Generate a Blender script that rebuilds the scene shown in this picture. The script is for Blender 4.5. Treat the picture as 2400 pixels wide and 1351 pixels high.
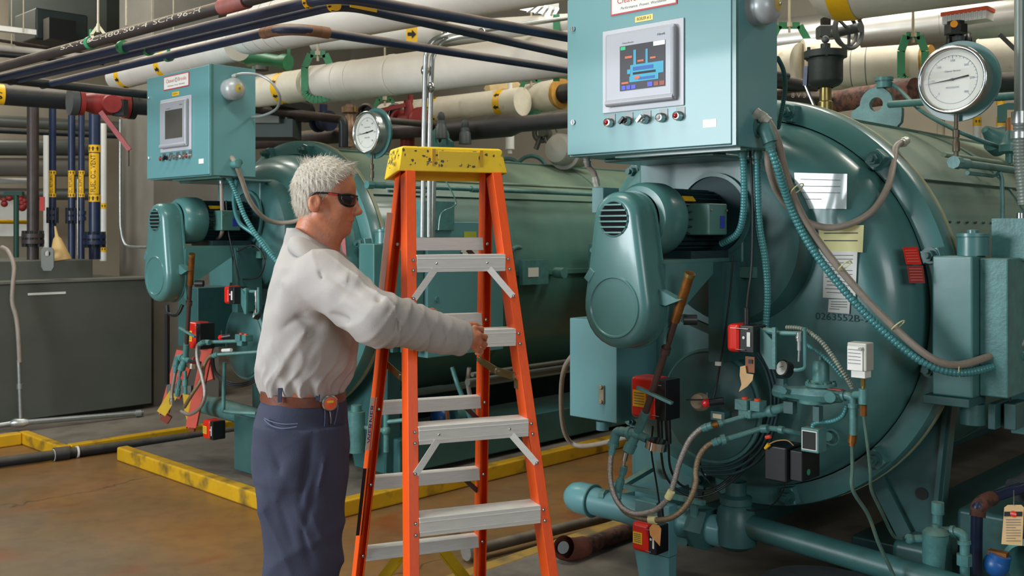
import bpy, bmesh, math, random
import numpy as np
from mathutils import Vector, Matrix
for _o in list(bpy.data.objects): bpy.data.objects.remove(_o)
SC = bpy.context.scene; COL = SC.collection
PI = math.pi
F = 2350.0; HZ = 545.0; CH = 1.53          # focal length and horizon (pixels of 2400x1351), eye height (m)
# ---------------------------------------------------------------- camera, world, lamps, exposure
cam = bpy.data.cameras.new('camera'); cam.sensor_width = 36; cam.lens = 36*F/2400
cam.shift_y = (HZ-675.5)/2400; cam.clip_start = .05
cam.dof.use_dof = True; cam.dof.focus_distance = 3.35; cam.dof.aperture_fstop = 7.0
camo = bpy.data.objects.new('camera', cam); COL.objects.link(camo)
camo.location = (0, 0, CH); camo.rotation_euler = (PI/2, 0, 0); SC.camera = camo
wd = bpy.data.worlds.new('world'); SC.world = wd; wd.use_nodes = True
wd.node_tree.nodes['Background'].inputs[0].default_value = (.70, .80, .86, 1)
wd.node_tree.nodes['Background'].inputs[1].default_value = .165
vs = SC.view_settings; vs.view_transform = 'Standard'; vs.look = 'None'; vs.exposure = .0; vs.gamma = 1
vs.use_curve_mapping = False
def area(name, loc, target, sx, sy, power, col):
    l = bpy.data.lights.new(name, 'AREA'); l.shape = 'RECTANGLE'; l.size = sx; l.size_y = sy
    l.energy = power; l.color = col
    o = bpy.data.objects.new(name, l); COL.objects.link(o); o.location = loc
    o.rotation_euler = (Vector(target)-Vector(loc)).to_track_quat('-Z', 'Y').to_euler(); return o
# assumed window lamp out of view on the left, no window built, added fill lamp on the right behind, assumed lamps under the roof
area('assumed_window_light', (-5.4, 1.35, 2.35), (-.2, 3.5, 1.2), 2.5, 1.9, 375, (.88, .95, 1.0))
area('fill_light', (2.2, -3.4, 2.7), (.6, 4.2, 1.0), 2.6, 1.6, 125, (.94, .97, 1.0))
for _i, (_x, _y) in enumerate([(-1.2, 3.2), (1.6, 6.6), (-3.6, 7.2), (4.2, 5.0), (-6.5, 10.)]):
    area('assumed_roof_light', (_x, _y, 4.55), (_x, _y, 0), 2.2, .5, 88, (1.0, .95, .85))  # assumed ceiling lamps, no fixtures modelled at these spots
area('added_back_light', (-9.0, 13.5, 3.2), (-7.4, 9.5, 1.6), 2.0, 1.6, 90, (.9, .96, 1.0))  # added lamp out of view at the back, no window there

# ---------------------------------------------------------------- frames
PH = math.radians(44); cs, sn = math.cos(PH), math.sin(PH)
UV = Vector((cs, -sn, 0)); AV = Vector((sn, cs, 0)); ZV = Vector((0, 0, 1))
def P(px, py, Y): return Vector(((px-1200)/F*Y, Y, CH+(HZ-py)/F*Y))
def frame(x, y, z=0):
    m = Matrix.Identity(4)
    for i in range(3): m[i][0] = UV[i]; m[i][1] = AV[i]
    m[0][3] = x; m[1][3] = y; m[2][3] = z; return m
MB2 = frame(.7372, 3.30, 0)       # near boiler: origin under the right front edge of its cabinet
MB1 = frame(-1.610, 5.37, .02)    # far boiler
MR = frame(0, 0, 0)               # room axes
I4 = Matrix.Identity(4)
CUR = I4
def setf(m):
    global CUR; CUR = m
def L(px, py, a):                 # point of the near boiler in its own frame, on the plane depth = a
    r = (px-1200)/F
    u = (r*(3.30+cs*a)-.7372-sn*a)/(cs+r*sn); Y = 3.30-sn*u+cs*a
    return Vector((u, a, CH+(HZ-py)/F*Y))
def L1(px, py, a):                # the same for the far boiler
    r = (px-1200)/F
    u = (r*(5.37+cs*a)+1.610-sn*a)/(cs+r*sn); Y = 5.37-sn*u+cs*a
    return Vector((u, a, CH+(HZ-py)/F*Y-.02))
def hz(p1, p2, Y):                # horizontal run seen between two image points, first one at depth Y
    a = P(p1[0], p1[1], Y); Y2 = Y*(HZ-p1[1])/(HZ-p2[1]); return a, P(p2[0], p2[1], Y2)

# ---------------------------------------------------------------- materials
def lin(h):
    if isinstance(h, str):
        c = [int(h[i:i+2], 16)/255 for i in (0, 2, 4)]
        return tuple(((x+.055)/1.055)**2.4 if x > .04045 else x/12.92 for x in c)
    return h
MATS = {}
def mat(name, col, rough=.5, metal=0., var=.12, sc=6., bump=.0, bsc=60., dust=None, damt=.6, dlo=.35, col2=None, thr=(.45, .6), emit=0, coat=0, stretch=None):
    if name in MATS: return MATS[name]
    m = bpy.data.materials.new(name); m.use_nodes = True; nt = m.node_tree; N = nt.nodes; K = nt.links
    b = N['Principled BSDF']; c = lin(col)
    b.inputs['Roughness'].default_value = rough; b.inputs['Metallic'].default_value = metal
    if coat: b.inputs['Coat Weight'].default_value = coat; b.inputs['Coat Roughness'].default_value = .12
    tc = N.new('ShaderNodeTexCoord'); src = tc.outputs['Object']
    if stretch:
        mp = N.new('ShaderNodeMapping'); mp.inputs['Scale'].default_value = stretch; K.new(src, mp.inputs[0]); src = mp.outputs[0]
    n = N.new('ShaderNodeTexNoise'); n.inputs['Scale'].default_value = sc; n.inputs['Detail'].default_value = 6; n.inputs['Roughness'].default_value = .62
    K.new(src, n.inputs['Vector'])
    r = N.new('ShaderNodeMix'); r.data_type = 'RGBA'
    d = tuple(x*(1-var) for x in c); u = tuple(min(1, x*(1+var)) for x in c)
    mr = N.new('ShaderNodeMapRange'); mr.inputs[1].default_value = .3; mr.inputs[2].default_value = .7; K.new(n.outputs[0], mr.inputs[0])
    K.new(mr.outputs[0], r.inputs[0]); r.inputs[6].default_value = (*d, 1); r.inputs[7].default_value = (*u, 1)
    out = r.outputs[2]
    if col2:
        n2 = N.new('ShaderNodeTexNoise'); n2.inputs['Scale'].default_value = sc*1.7; n2.inputs['Detail'].default_value = 8; K.new(src, n2.inputs['Vector'])
        m2 = N.new('ShaderNodeMapRange'); m2.inputs[1].default_value = thr[0]; m2.inputs[2].default_value = thr[1]; K.new(n2.outputs[0], m2.inputs[0])
        q = N.new('ShaderNodeMix'); q.data_type = 'RGBA'; K.new(m2.outputs[0], q.inputs[0]); K.new(out, q.inputs[6]); q.inputs[7].default_value = (*lin(col2), 1); out = q.outputs[2]
    if dust:   # settled dust on upward faces; negative dlo also paints lit pipe tops
        g = N.new('ShaderNodeNewGeometry'); sx = N.new('ShaderNodeSeparateXYZ'); K.new(g.outputs['Normal'], sx.inputs[0])
        m3 = N.new('ShaderNodeMapRange'); m3.inputs[1].default_value = dlo; m3.inputs[2].default_value = 1.; m3.inputs[4].default_value = damt; K.new(sx.outputs[2], m3.inputs[0])
        ml = N.new('ShaderNodeMath'); ml.operation = 'MULTIPLY'; K.new(m3.outputs[0], ml.inputs[0])
        ma = N.new('ShaderNodeMapRange'); ma.inputs[1].default_value = .25; ma.inputs[2].default_value = .6; ma.inputs[3].default_value = .4; K.new(n.outputs[0], ma.inputs[0]); K.new(ma.outputs[0], ml.inputs[1])
        q = N.new('ShaderNodeMix'); q.data_type = 'RGBA'; K.new(ml.outputs[0], q.inputs[0]); K.new(out, q.inputs[6]); q.inputs[7].default_value = (*lin(dust), 1); out = q.outputs[2]
        rr = N.new('ShaderNodeMapRange'); rr.inputs[3].default_value = rough; rr.inputs[4].default_value = .85; K.new(ml.outputs[0], rr.inputs[0]); K.new(rr.outputs[0], b.inputs['Roughness'])
    K.new(out, b.inputs['Base Color'])
    if bump:
        n3 = N.new('ShaderNodeTexNoise'); n3.inputs['Scale'].default_value = bsc; n3.inputs['Detail'].default_value = 4; K.new(src, n3.inputs['Vector'])
        bp = N.new('ShaderNodeBump'); bp.inputs['Strength'].default_value = bump; bp.inputs['Distance'].default_value = .004; K.new(n3.outputs[0], bp.inputs['Height']); K.new(bp.outputs[0], b.inputs['Normal'])
    if emit: b.inputs['Emission Color'].default_value = (*c, 1); b.inputs['Emission Strength'].default_value = emit
    MATS[name] = m; return m
TEAL = mat('teal_paint', '457472', .33, 0, .10, 3.5, .12, 14, coat=.22)
TEALD = mat('teal_paint_dusty', '48736B', .34, 0, .16, 2.2, .10, 10, dust='8A9478', damt=.75, coat=.25)
TEALC = mat('teal_cabinet', '5C8F93', .38, .0, .05, 1.6, .03, 200, coat=.2)
TEALF = mat('teal_fitting', '487A78', .42, 0, .22, 18, .25, 90, dust='7F8A70', damt=.5)
TEALK = mat('teal_shaded_grimy', '305A59', .42, 0, .18, 5, .15, 30, col2='2A4A40', thr=(.6, .75))  # darker copy of the teal, shade put into the colour, with grime blotches
GREEN = mat('green_hanger_paint', '2F7A52', .45, 0, .15, 12, .1)
ORANGE = mat('orange_fibreglass', 'F2560C', .42, 0, .07, 30, .05, 300, stretch=(4, 4, .6))
YELLOWC = mat('yellow_cap_plastic', 'E8C21E', .45, 0, .06, 9, .05, 150, col2='8A7C3C', thr=(.66, .69))
YELLOWD = mat('yellow_brace', 'C9A512', .5, 0, .12, 14)
ALU = mat('brushed_aluminium', 'DCDCD6', .42, .12, .10, 26, .1, 120, stretch=(.5, .5, 14))
STEEL = mat('galvanised_steel', 'A9AEAC', .35, .75, .12, 30)
CHROME = mat('bright_steel', 'C9CCCA', .18, 1., .05, 20)
BRASSY = mat('zinc_yellow_steel', '8E7F4C', .35, .8, .15, 30)
BRONZE = mat('tarnished_bronze', '8B5B2C', .4, .7, .25, 40)
BROWNP = mat('brown_lacquered_pipe', '54413C', .36, .35, .18, 20)
RUST = mat('rusty_iron', '6A4334', .7, .1, .3, 22, .4, 60, col2='3B2C26')
IRON = mat('black_iron', '22282C', .42, .2, .2, 12, .15, 60, dust='6D6454', damt=.8, dlo=0)
NAVY = mat('navy_pipe_paint', '243250', .38, 0, .2, 7, .1, 40, dust='A08F76', damt=.95, dlo=-.1)  # dust carried down the sides, also paints in light from above
NAVYV = mat('navy_riser_paint', '1D2C4A', .38, 0, .2, 10, .1, 40)
DARKP = mat('dark_mill_pipe', '3E3634', .45, .2, .25, 14, .2, 60, dust='8B7C66', damt=.85)
MILL = mat('mill_scale_pipe', '37302F', .4, .4, .25, 8, dust='8B7C66', damt=.8, dlo=-.1)  # dust tone doubles as painted light along the pipe top
WHITEI = mat('white_pipe_jacket', 'C9C4BA', .75, 0, .07, 5, .25, 22, dust='A89C84', damt=.75)
CANVAS = mat('canvas_jacket', 'D2CBB8', .8, 0, .08, 7, .4, 30, col2='A89872', thr=(.62, .8))
SILVER = mat('aluminium_jacket', 'B4B2AC', .32, .85, .08, 6)
BLACKR = mat('black_rubber', '101314', .5, 0, .2, 20)
VOID = mat('dark_void', '030404', 1., 0, 0)
BLACKP = mat('black_plastic', '15181A', .4, 0, .1, 20)
REDA = mat('red_actuator_cover', 'D3210F', .32, 0, .05, 8, coat=.3)
REDV = mat('dull_red_valve', '8E2A28', .5, 0, .2, 16, .2)
REDK = mat('red_knob', 'D8232A', .3)
WHITE = mat('white_enamel', 'D8D8D2', .4, 0, .05, 10)
PAPER = mat('paper', 'D9DAD4', .7, 0, .03, 12)
PAPERY = mat('yellow_paper', 'D9D49A', .7, 0, .05, 12)
INK = mat('grey_ink', '55585A', .7)
INKK = mat('black_ink', '151515', .7)
INKR = mat('red_ink', 'B01E22', .6)
YEL = mat('yellow_label', 'E6B313', .5, 0, .06, 20)
BEZEL = mat('grey_bezel', '9C9FA6', .42, .1, .03, 6)
BEZELW = mat('light_bezel_plate', 'B2B5BB', .45, .05, .03, 6)
HOSEB = mat('grey_flexible_conduit', '8D8377', .5, 0, .12, 30, .2, 200)
HOSET = mat('teal_flexible_conduit', '48888A', .35, .1, .12, 30)
BRAID = mat('braided_steel_hose', 'A39C96', .38, .75, .25, 160, .5, 400)
BRAIDB = mat('tarnished_braided_hose', '8C7B62', .42, .7, .25, 160, .5, 400)
CONCRETE = mat('pad_concrete', '6E675C', .8, 0, .2, 3, .3, 40, col2='544C44', thr=(.5, .75))
CURBW = mat('worn_curb_paint', '9A7A32', .6, 0, .15, 5, .35, 30, col2='6E5E3A', thr=(.5, .66))
CURB = mat('yellow_curb_paint', 'C99B12', .5, 0, .12, 4, .5, 30, col2='6E5C28', thr=(.53, .70))
DUCTG = mat('grey_painted_steel', '565952', .42, .1, .12, 2.5, .05, 10)
COLG = mat('column_concrete', '77736A', .8, 0, .1, 4, .2, 40)
WALLM = mat('beige_wall', 'A69D8B', .85, 0, .06, 1.5, .1, 30)
CEILM = mat('ceiling_board', 'B5AD98', .9, 0, .05, 1, .1)
TAG = mat('manila_tag', 'C9A878', .7, 0, .1, 20)
TAGB = mat('brown_bracket', '8A5532', .5, 0, .15, 20)
GREYD = mat('dark_grey_casting', '4A4F50', .5, .2, .15, 12, .2)
FACE = mat('gauge_face', 'CFD1C8', .5, 0, .02, 8)
TEAK = mat('ochre_plastic', 'B89A62', .5)
BLUEV = mat('blue_paint', '15508F', .4, 0, .2, 14)
STEP = ALU

# ---------------------------------------------------------------- mesh builder
def basis(d):
    d = Vector(d).normalized(); a = Vector((0, 0, 1)) if abs(d.z) < .9 else Vector((1, 0, 0))
    x = a.cross(d).normalized(); return x, d.cross(x).normalized(), d
def spline(pts, n=8, closed=False):
    pts = [Vector(p) for p in pts]
    if len(pts) < 3: return pts
    out = []; m = len(pts)
    for i in range(m-1):
        p0 = pts[max(i-1, 0)]; p1 = pts[i]; p2 = pts[i+1]; p3 = pts[min(i+2, m-1)]
        for k in range(n):
            t = k/n
            out.append(.5*((2*p1)+(p2-p0)*t+(2*p0-5*p1+4*p2-p3)*t*t+(3*p1-p0-3*p2+p3)*t**3))
    out.append(pts[-1]); return out
def resample(pts, step):
    pts = [Vector(p) for p in pts]; out = [pts[0]]; acc = 0; last = pts[0]
    for p in pts[1:]:
        d = (p-last).length
        while acc+d >= step:
            t = (step-acc)/d; last = last.lerp(p, t); out.append(last.copy()); d = (p-last).length; acc = 0
        acc += d; last = p
    out.append(pts[-1]); return out
class G:
    def __init__(s): s.v = []; s.f = []
    def add(s, vs, fs):
        o = len(s.v); s.v += [Vector(v) for v in vs]; s.f += [tuple(i+o for i in f) for f in fs]; return s
    def box(s, lo, hi):
        x0, y0, z0 = lo; x1, y1, z1 = hi
        return s.add([(x0,y0,z0),(x1,y0,z0),(x1,y1,z0),(x0,y1,z0),(x0,y0,z1),(x1,y0,z1),(x1,y1,z1),(x0,y1,z1)],
              [(0,3,2,1),(4,5,6,7),(0,1,5,4),(1,2,6,5),(2,3,7,6),(3,0,4,7)])
    def bx(s, c, sz, ax=None):
        x, y, z = ax if ax else (Vector((1,0,0)), Vector((0,1,0)), Vector((0,0,1)))
        c = Vector(c); h = [k/2 for k in sz]; vs = []
        for k in (-1, 1):
            for i, j in ((-1,-1),(1,-1),(1,1),(-1,1)): vs.append(c+x*h[0]*i+y*h[1]*j+z*h[2]*k)
        return s.add(vs, [(0,3,2,1),(4,5,6,7),(0,1,5,4),(1,2,6,5),(2,3,7,6),(3,0,4,7)])
    def bar(s, p0, p1, w, h, up=ZV):
        p0 = Vector(p0); p1 = Vector(p1); d = (p1-p0); n = d.normalized(); x = n.cross(Vector(up)).normalized(); y = x.cross(n)
        return s.bx((p0+p1)/2, (w, d.length, h), (x, n, y))
    def cyl(s, p0, p1, r0, r1=None, n=20, cap=True):
        r1 = r0 if r1 is None else r1; return s.loft([(p0, r0), (p1, r1)], n, cap)
    def loft(s, pr, n=16, cap=True):
        pts = [Vector(p) for p, r in pr]; m = len(pts)
        d = (pts[1]-pts[0]); x, y, z = basis(d); vs = []; fs = []
        for i in range(m):
            if 0 < i < m-1: t = (pts[i+1]-pts[i-1])
            elif i == 0: t = pts[1]-pts[0]
            else: t = pts[-1]-pts[-2]
            if t.length > 1e-9:
                t.normalize(); x = (x-t*x.dot(t))
                if x.length < 1e-6: x = basis(t)[0]
                x.normalize(); y = t.cross(x)
            r = pr[i][1]
            for k in range(n):
                a = 2*PI*k/n; vs.append(pts[i]+(x*math.cos(a)+y*math.sin(a))*r)
        for i in range(m-1):
            for k in range(n):
                k2 = (k+1) % n; fs.append((i*n+k, i*n+k2, (i+1)*n+k2, (i+1)*n+k))
        if cap: fs.append(tuple(range(n-1, -1, -1))); fs.append(tuple((m-1)*n+k for k in range(n)))
        return s.add(vs, fs)
    def tube(s, pts, r, n=12, sm=6, cap=True):
        p = spline(pts, sm) if sm else [Vector(q) for q in pts]; return s.loft([(q, r) for q in p], n, cap)
    def corr(s, pts, r, pitch=.011, depth=.13, n=12, sm=8):
        q = resample(spline(pts, sm), pitch/3); pr = []
        for i, p in enumerate(q): pr.append((p, r*(1-depth if i % 3 == 0 else 1)))
        return s.loft(pr, n)
    def lathe(s, o, d, prof, n=32, cap0=False, cap1=False):     # prof: (radius, height along d)
        o = Vector(o); x, y, z = basis(d); vs = []; fs = []; m = len(prof)
        for r, h in prof:
            for k in range(n):
                a = 2*PI*k/n; vs.append(o+z*h+(x*math.cos(a)+y*math.sin(a))*r)
        for i in range(m-1):
            for k in range(n):
                k2 = (k+1) % n; fs.append((i*n+k, i*n+k2, (i+1)*n+k2, (i+1)*n+k))
        if cap0: fs.append(tuple(range(n-1, -1, -1)))
        if cap1: fs.append(tuple((m-1)*n+k for k in range(n)))
        return s.add(vs, fs)
    def prism(s, poly, d):                                        # planar polygon pushed along vector d
        poly = [Vector(p) for p in poly]; d = Vector(d); n = len(poly)
        return s.add(poly+[p+d for p in poly], [tuple(range(n-1, -1, -1)), tuple(range(n, 2*n))]+[(i, (i+1) % n, n+(i+1) % n, n+i) for i in range(n)])
    def sph(s, c, r, n=14, m=8, sc=(1, 1, 1)):
        c = Vector(c); vs = []; fs = []
        for i in range(1, m):
            t = PI*i/m
            for k in range(n):
                a = 2*PI*k/n; vs.append(c+Vector((math.sin(t)*math.cos(a)*r*sc[0], math.sin(t)*math.sin(a)*r*sc[1], math.cos(t)*r*sc[2])))
        vs += [c+Vector((0, 0, r*sc[2])), c-Vector((0, 0, r*sc[2]))]; T = len(vs)-2
        for i in range(m-2):
            for k in range(n):
                k2 = (k+1) % n; fs.append((i*n+k, (i+1)*n+k, (i+1)*n+k2, i*n+k2))
        for k in range(n):
            k2 = (k+1) % n; fs.append((T, k, k2)); fs.append((T+1, (m-2)*n+k2, (m-2)*n+k))
        return s.add(vs, fs)
    def torus(s, c, d, R, r, n=32, m=10):
        c = Vector(c); x, y, z = basis(d)
        pts = [c+(x*math.cos(2*PI*i/n)+y*math.sin(2*PI*i/n))*R for i in range(n)]; vs = []; fs = []
        for i, p in enumerate(pts):
            q = (p-c).normalized()
            for k in range(m):
                a = 2*PI*k/m; vs.append(p+(q*math.cos(a)+z*math.sin(a))*r)
        for i in range(n):
            for k in range(m):
                fs.append((i*m+k, ((i+1) % n)*m+k, ((i+1) % n)*m+(k+1) % m, i*m+(k+1) % m))
        return s.add(vs, fs)
WL = {}
def link(name, me, parent, loc):
    o = bpy.data.objects.new(name, me); COL.objects.link(o); o.location = loc; WL[o.name] = Vector(loc)
    if parent: o.parent = parent; o.matrix_parent_inverse = Matrix.Translation(-WL[parent.name])
    return o
def parts(name, gs, m, parent=None, **k):
    return [part(name, g, m, parent, **k) for g in gs]
def part(name, g, m, parent=None, label=None, cat=None, group=None, kind=None, bevel=0, ang=38, raw=False, seg=2):
    me = bpy.data.meshes.new(name)
    M = I4 if raw else CUR
    vs = np.array([tuple(M @ v) for v in g.v], dtype=float); c = (vs.min(0)+vs.max(0))/2
    me.from_pydata((vs-c).tolist(), [], g.f); me.validate()
    bm = bmesh.new(); bm.from_mesh(me); bmesh.ops.recalc_face_normals(bm, faces=bm.faces)
    for f in bm.faces: f.smooth = True
    la = math.radians(ang)
    for e in bm.edges:
        if len(e.link_faces) == 2 and e.calc_face_angle(0) > la: e.smooth = False
    bm.to_mesh(me); bm.free(); me.materials.append(m)
    o = link(name, me, parent, c)
    if bevel:
        b = o.modifiers.new('bevel', 'BEVEL'); b.width = bevel; b.segments = seg; b.limit_method = 'ANGLE'; b.angle_limit = math.radians(30); b.harden_normals = True
    if label: o['label'] = label
    if cat: o['category'] = cat
    if group: o['group'] = group
    if kind: o['kind'] = kind
    return o
def thing(name, label, cat, loc, group=None):
    o = bpy.data.objects.new(name, None); COL.objects.link(o); l = CUR @ Vector(loc); o.location = l; WL[o.name] = l
    o.empty_display_size = .05; o['label'] = label; o['category'] = cat
    if group: o['group'] = group
    return o
# lettering as thin raised mesh; x, y are the writing axes
_fc = {}
def wrinkle(m, dist=.02, st=.6, sc=5.0, stretch=(1, 1, .55)):
    nt = m.node_tree; N = nt.nodes; K = nt.links; b = N['Principled BSDF']; tc = N.new('ShaderNodeTexCoord'); mp = N.new('ShaderNodeMapping'); mp.inputs['Scale'].default_value = stretch; mp.inputs['Rotation'].default_value = (.2, .5, .1); K.new(tc.outputs['Object'], mp.inputs[0])
    n = N.new('ShaderNodeTexNoise'); n.noise_type = 'RIDGED_MULTIFRACTAL'; n.inputs['Scale'].default_value = sc; n.inputs['Detail'].default_value = 2.2; n.inputs['Distortion'].default_value = .7; K.new(mp.outputs[0], n.inputs['Vector'])
    bp = N.new('ShaderNodeBump'); bp.inputs['Strength'].default_value = st; bp.inputs['Distance'].default_value = dist; K.new(n.outputs[0], bp.inputs['Height'])
    old = b.inputs['Normal'].links
    if old: K.new(old[0].from_socket, bp.inputs['Normal'])
    K.new(bp.outputs[0], b.inputs['Normal']); return m
def textmesh(body, shear=0.):
    k = (body, shear)
    if k in _fc: return _fc[k]
    cu = bpy.data.curves.new('t', 'FONT'); cu.body = body; cu.size = 1; cu.align_x = 'CENTER'; cu.align_y = 'CENTER'; cu.shear = shear; cu.resolution_u = 3
    o = bpy.data.objects.new('t', cu); COL.objects.link(o); bpy.context.view_layer.update()
    me = o.to_mesh(); v = [tuple(q.co) for q in me.vertices]; f = [tuple(p.vertices) for p in me.polygons]; o.to_mesh_clear()
    bpy.data.objects.remove(o); bpy.data.curves.remove(cu); _fc[k] = (v, f); return v, f
def text(g, body, c, x, y, size, width=None, shear=0.):
    v, f = textmesh(body, shear); c = Vector(c); x = Vector(x); y = Vector(y)
    w = max(q[0] for q in v)-min(q[0] for q in v); sx = width/w if width else size
    return g.add([c+x*q[0]*sx+y*q[1]*size for q in v], f)
def wrap(g, v, f, p, ax, up, r, size, off=0., sx=None):   # bend a flat shape round a pipe: x along the pipe, y round it
    ax = Vector(ax).normalized(); up = Vector(up); up = (up-ax*up.dot(ax)).normalized(); sd = ax.cross(up); vs = []
    sx = sx or size
    for q in v:
        t = off+q[1]*size/r; vs.append(Vector(p)+ax*q[0]*sx+(up*math.cos(t)-sd*math.sin(t))*r)
    return g.add(vs, f)
ARROW = ([(-.5,-.16,0),(0,-.16,0),(0,-.42,0),(.5,0,0),(0,.42,0),(0,.16,0),(-.5,.16,0)], [(0,1,2,3,4,5,6)])
def band(parent, p, ax, r, w, name='yellow_marker_band', arrows=(0, .9, 1.8, 2.7, 3.6, 4.5, 5.4), up=(0, -1, 0), flip=1, m=None):
    ax = Vector(ax).normalized(); p = Vector(p)
    o = part(name, G().cyl(p-ax*w/2, p+ax*w/2, r*1.012, n=36), m or YEL, parent)
    g = G()
    for a in (arrows if len(arrows) == 3 and arrows[0] == -.75 else [.9*q for q in range(7)] if arrows else []): wrap(g, *ARROW, p, ax*flip, up, r*1.02, min(w, r)*.8, a)
    if arrows: part('arrow_print', g, INKK, o)
    return o
# ================================================================ the room
setf(MR)
def floor_mat():
    m = bpy.data.materials.new('stained_concrete_floor'); m.use_nodes = True; nt = m.node_tree; N = nt.nodes; K = nt.links; b = N['Principled BSDF']
    tc = N.new('ShaderNodeTexCoord')
    def noise(s, d=6, dist=0):
        n = N.new('ShaderNodeTexNoise'); n.inputs['Scale'].default_value = s; n.inputs['Detail'].default_value = d; n.inputs['Distortion'].default_value = dist; K.new(tc.outputs['Object'], n.inputs['Vector']); return n.outputs[0]
    def rng(x, a, c_, lo=0, hi=1):
        r = N.new('ShaderNodeMapRange'); r.inputs[1].default_value = a; r.inputs[2].default_value = c_; r.inputs[3].default_value = lo; r.inputs[4].default_value = hi; K.new(x, r.inputs[0]); return r.outputs[0]
    def mix(f, a, c_):
        q = N.new('ShaderNodeMix'); q.data_type = 'RGBA'; K.new(f, q.inputs[0])
        for i, s in ((6, a), (7, c_)):
            if isinstance(s, str): q.inputs[i].default_value = (*lin(s), 1)
            else: K.new(s, q.inputs[i])
        return q.outputs[2]
    c = mix(rng(noise(.9, 8, .6), .38, .66), '896234', '6A563C')
    c = mix(rng(noise(1.7, 8, 1.2), .55, .72, 0, .7), c, '84401E')
    c = mix(rng(noise(.5, 6, .4), .52, .7, 0, .8), c, '5C5444')
    c = mix(rng(noise(14, 8, 0), .45, .75, 0, .25), c, '3D3226')
    v = N.new('ShaderNodeTexVoronoi'); v.feature = 'DISTANCE_TO_EDGE'; v.inputs['Scale'].default_value = .42
    dn = N.new('ShaderNodeTexNoise'); dn.inputs['Scale'].default_value = 2.2; dn.inputs['Detail'].default_value = 8; K.new(tc.outputs['Object'], dn.inputs['Vector'])
    mx = N.new('ShaderNodeVectorMath'); mx.operation = 'MULTIPLY_ADD'; mx.inputs[1].default_value = (.5, .5, .5); K.new(dn.outputs[1], mx.inputs[0]); K.new(tc.outputs['Object'], mx.inputs[2]); K.new(mx.outputs[0], v.inputs['Vector'])
    c = mix(rng(v.outputs[0], .0, .004, .75, 0), c, '3A2C1C')
    K.new(c, b.inputs['Base Color']); K.new(rng(noise(2.5), .3, .7, .3, .52), b.inputs['Roughness'])
    bp = N.new('ShaderNodeBump'); bp.inputs['Strength'].default_value = .15; bp.inputs['Distance'].default_value = .004; K.new(noise(30), bp.inputs['Height']); K.new(bp.outputs[0], b.inputs['Normal'])
    return m
FLOORM = floor_mat()
def struct(name, g, m, parent=None, **k): return part(name, g, m, parent, kind='structure', **k)
struct('floor', G().box((-12.2, -4.5, -.1), (7, 9.2, 0)), FLOORM)
struct('wall_back', G().box((-12.2, 9.0, 0), (7, 9.2, 4.7)), WALLM)
struct('wall_left', G().box((-12.2, -4.5, 0), (-12.0, 9.0, 4.7)), WALLM)
struct('ceiling', G().box((-12.2, -.2, 4.7), (7, 9.2, 4.8)), CEILM)
for i, a in enumerate((4.2, 6.8)):
    struct('trim_%d' % (i+1), G().box((-12, a-.09, 4.42), (6.9, a+.09, 4.7)), CEILM)
# raised boiler pads with painted curbs
def pad(boxes, curbs, names, cm=None):
    s = struct(names, G(), CONCRETE) if 0 else None
    g = G()
    for lo, hi in boxes: g.box(lo, hi)
    s = struct(names, g, CONCRETE)
    for lo, hi in curbs: struct('curb', G().box(lo, hi), cm or CURB, s, bevel=.012)
pad([((-6.50, 3.06, 0), (-4.44, 8.9, .085))], [((-6.57, 2.99, 0), (-4.37, 3.07, .092)), ((-4.45, 3.07, 0), (-4.37, 8.9, .092))], 'concrete_pad')
pad([((-12, 2.80, 0), (-6.94, 8.9, .08)), ((-12, -3, 0), (-7.62, 2.80, .08))], [((-7.62, 2.74, 0), (-6.87, 2.81, .088)), ((-6.94, 2.81, 0), (-6.87, 8.9, .088)), ((-7.62, -3, 0), (-7.54, 2.74, .088))], 'concrete_pad')
pad([((-3.02, 1.9, 0), (-.2, 8.9, .10))], [((-3.10, 1.85, 0), (-3.02, 8.9, .103))], 'concrete_pad', CURBW)
# concrete column behind the day tank
struct('column', G().box((-8.62, 3.95, .08), (-7.98, 4.55, 4.7)), COLG)
struct('column', G().box((-5.6, 8.5, 0), (-5.1, 9.0, 4.7)), COLG)
struct('column', G().box((1.2, 8.4, 0), (1.7, 9.0, 4.7)), COLG)
# day tank, left
t = thing('day_tank', 'large dark grey sheet steel tank with a stepped top at the left', 'tank', (-8.3, 2.6, .08))
part('tank_body', G().box((-9.2, .3, .12), (-7.87, 3.88, 1.15)), DUCTG, t, bevel=.006)
part('plinth', G().box((-9.15, .35, .08), (-7.92, 3.83, .12)), BLACKP, t)
part('tank_top', G().box((-9.2, .3, 1.15), (-8.12, 3.50, 1.31)), DUCTG, t, bevel=.006)
part('rim', G().box((-8.2, .29, 1.146), (-7.85, 3.9, 1.162)), mat('rim_steel', '6F7068', .5, .2), t)
part('name_strip', G().box((-7.872, 2.9, 1.055), (-7.865, 3.18, 1.072)), PAPER, t, label='white name strip')
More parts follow.
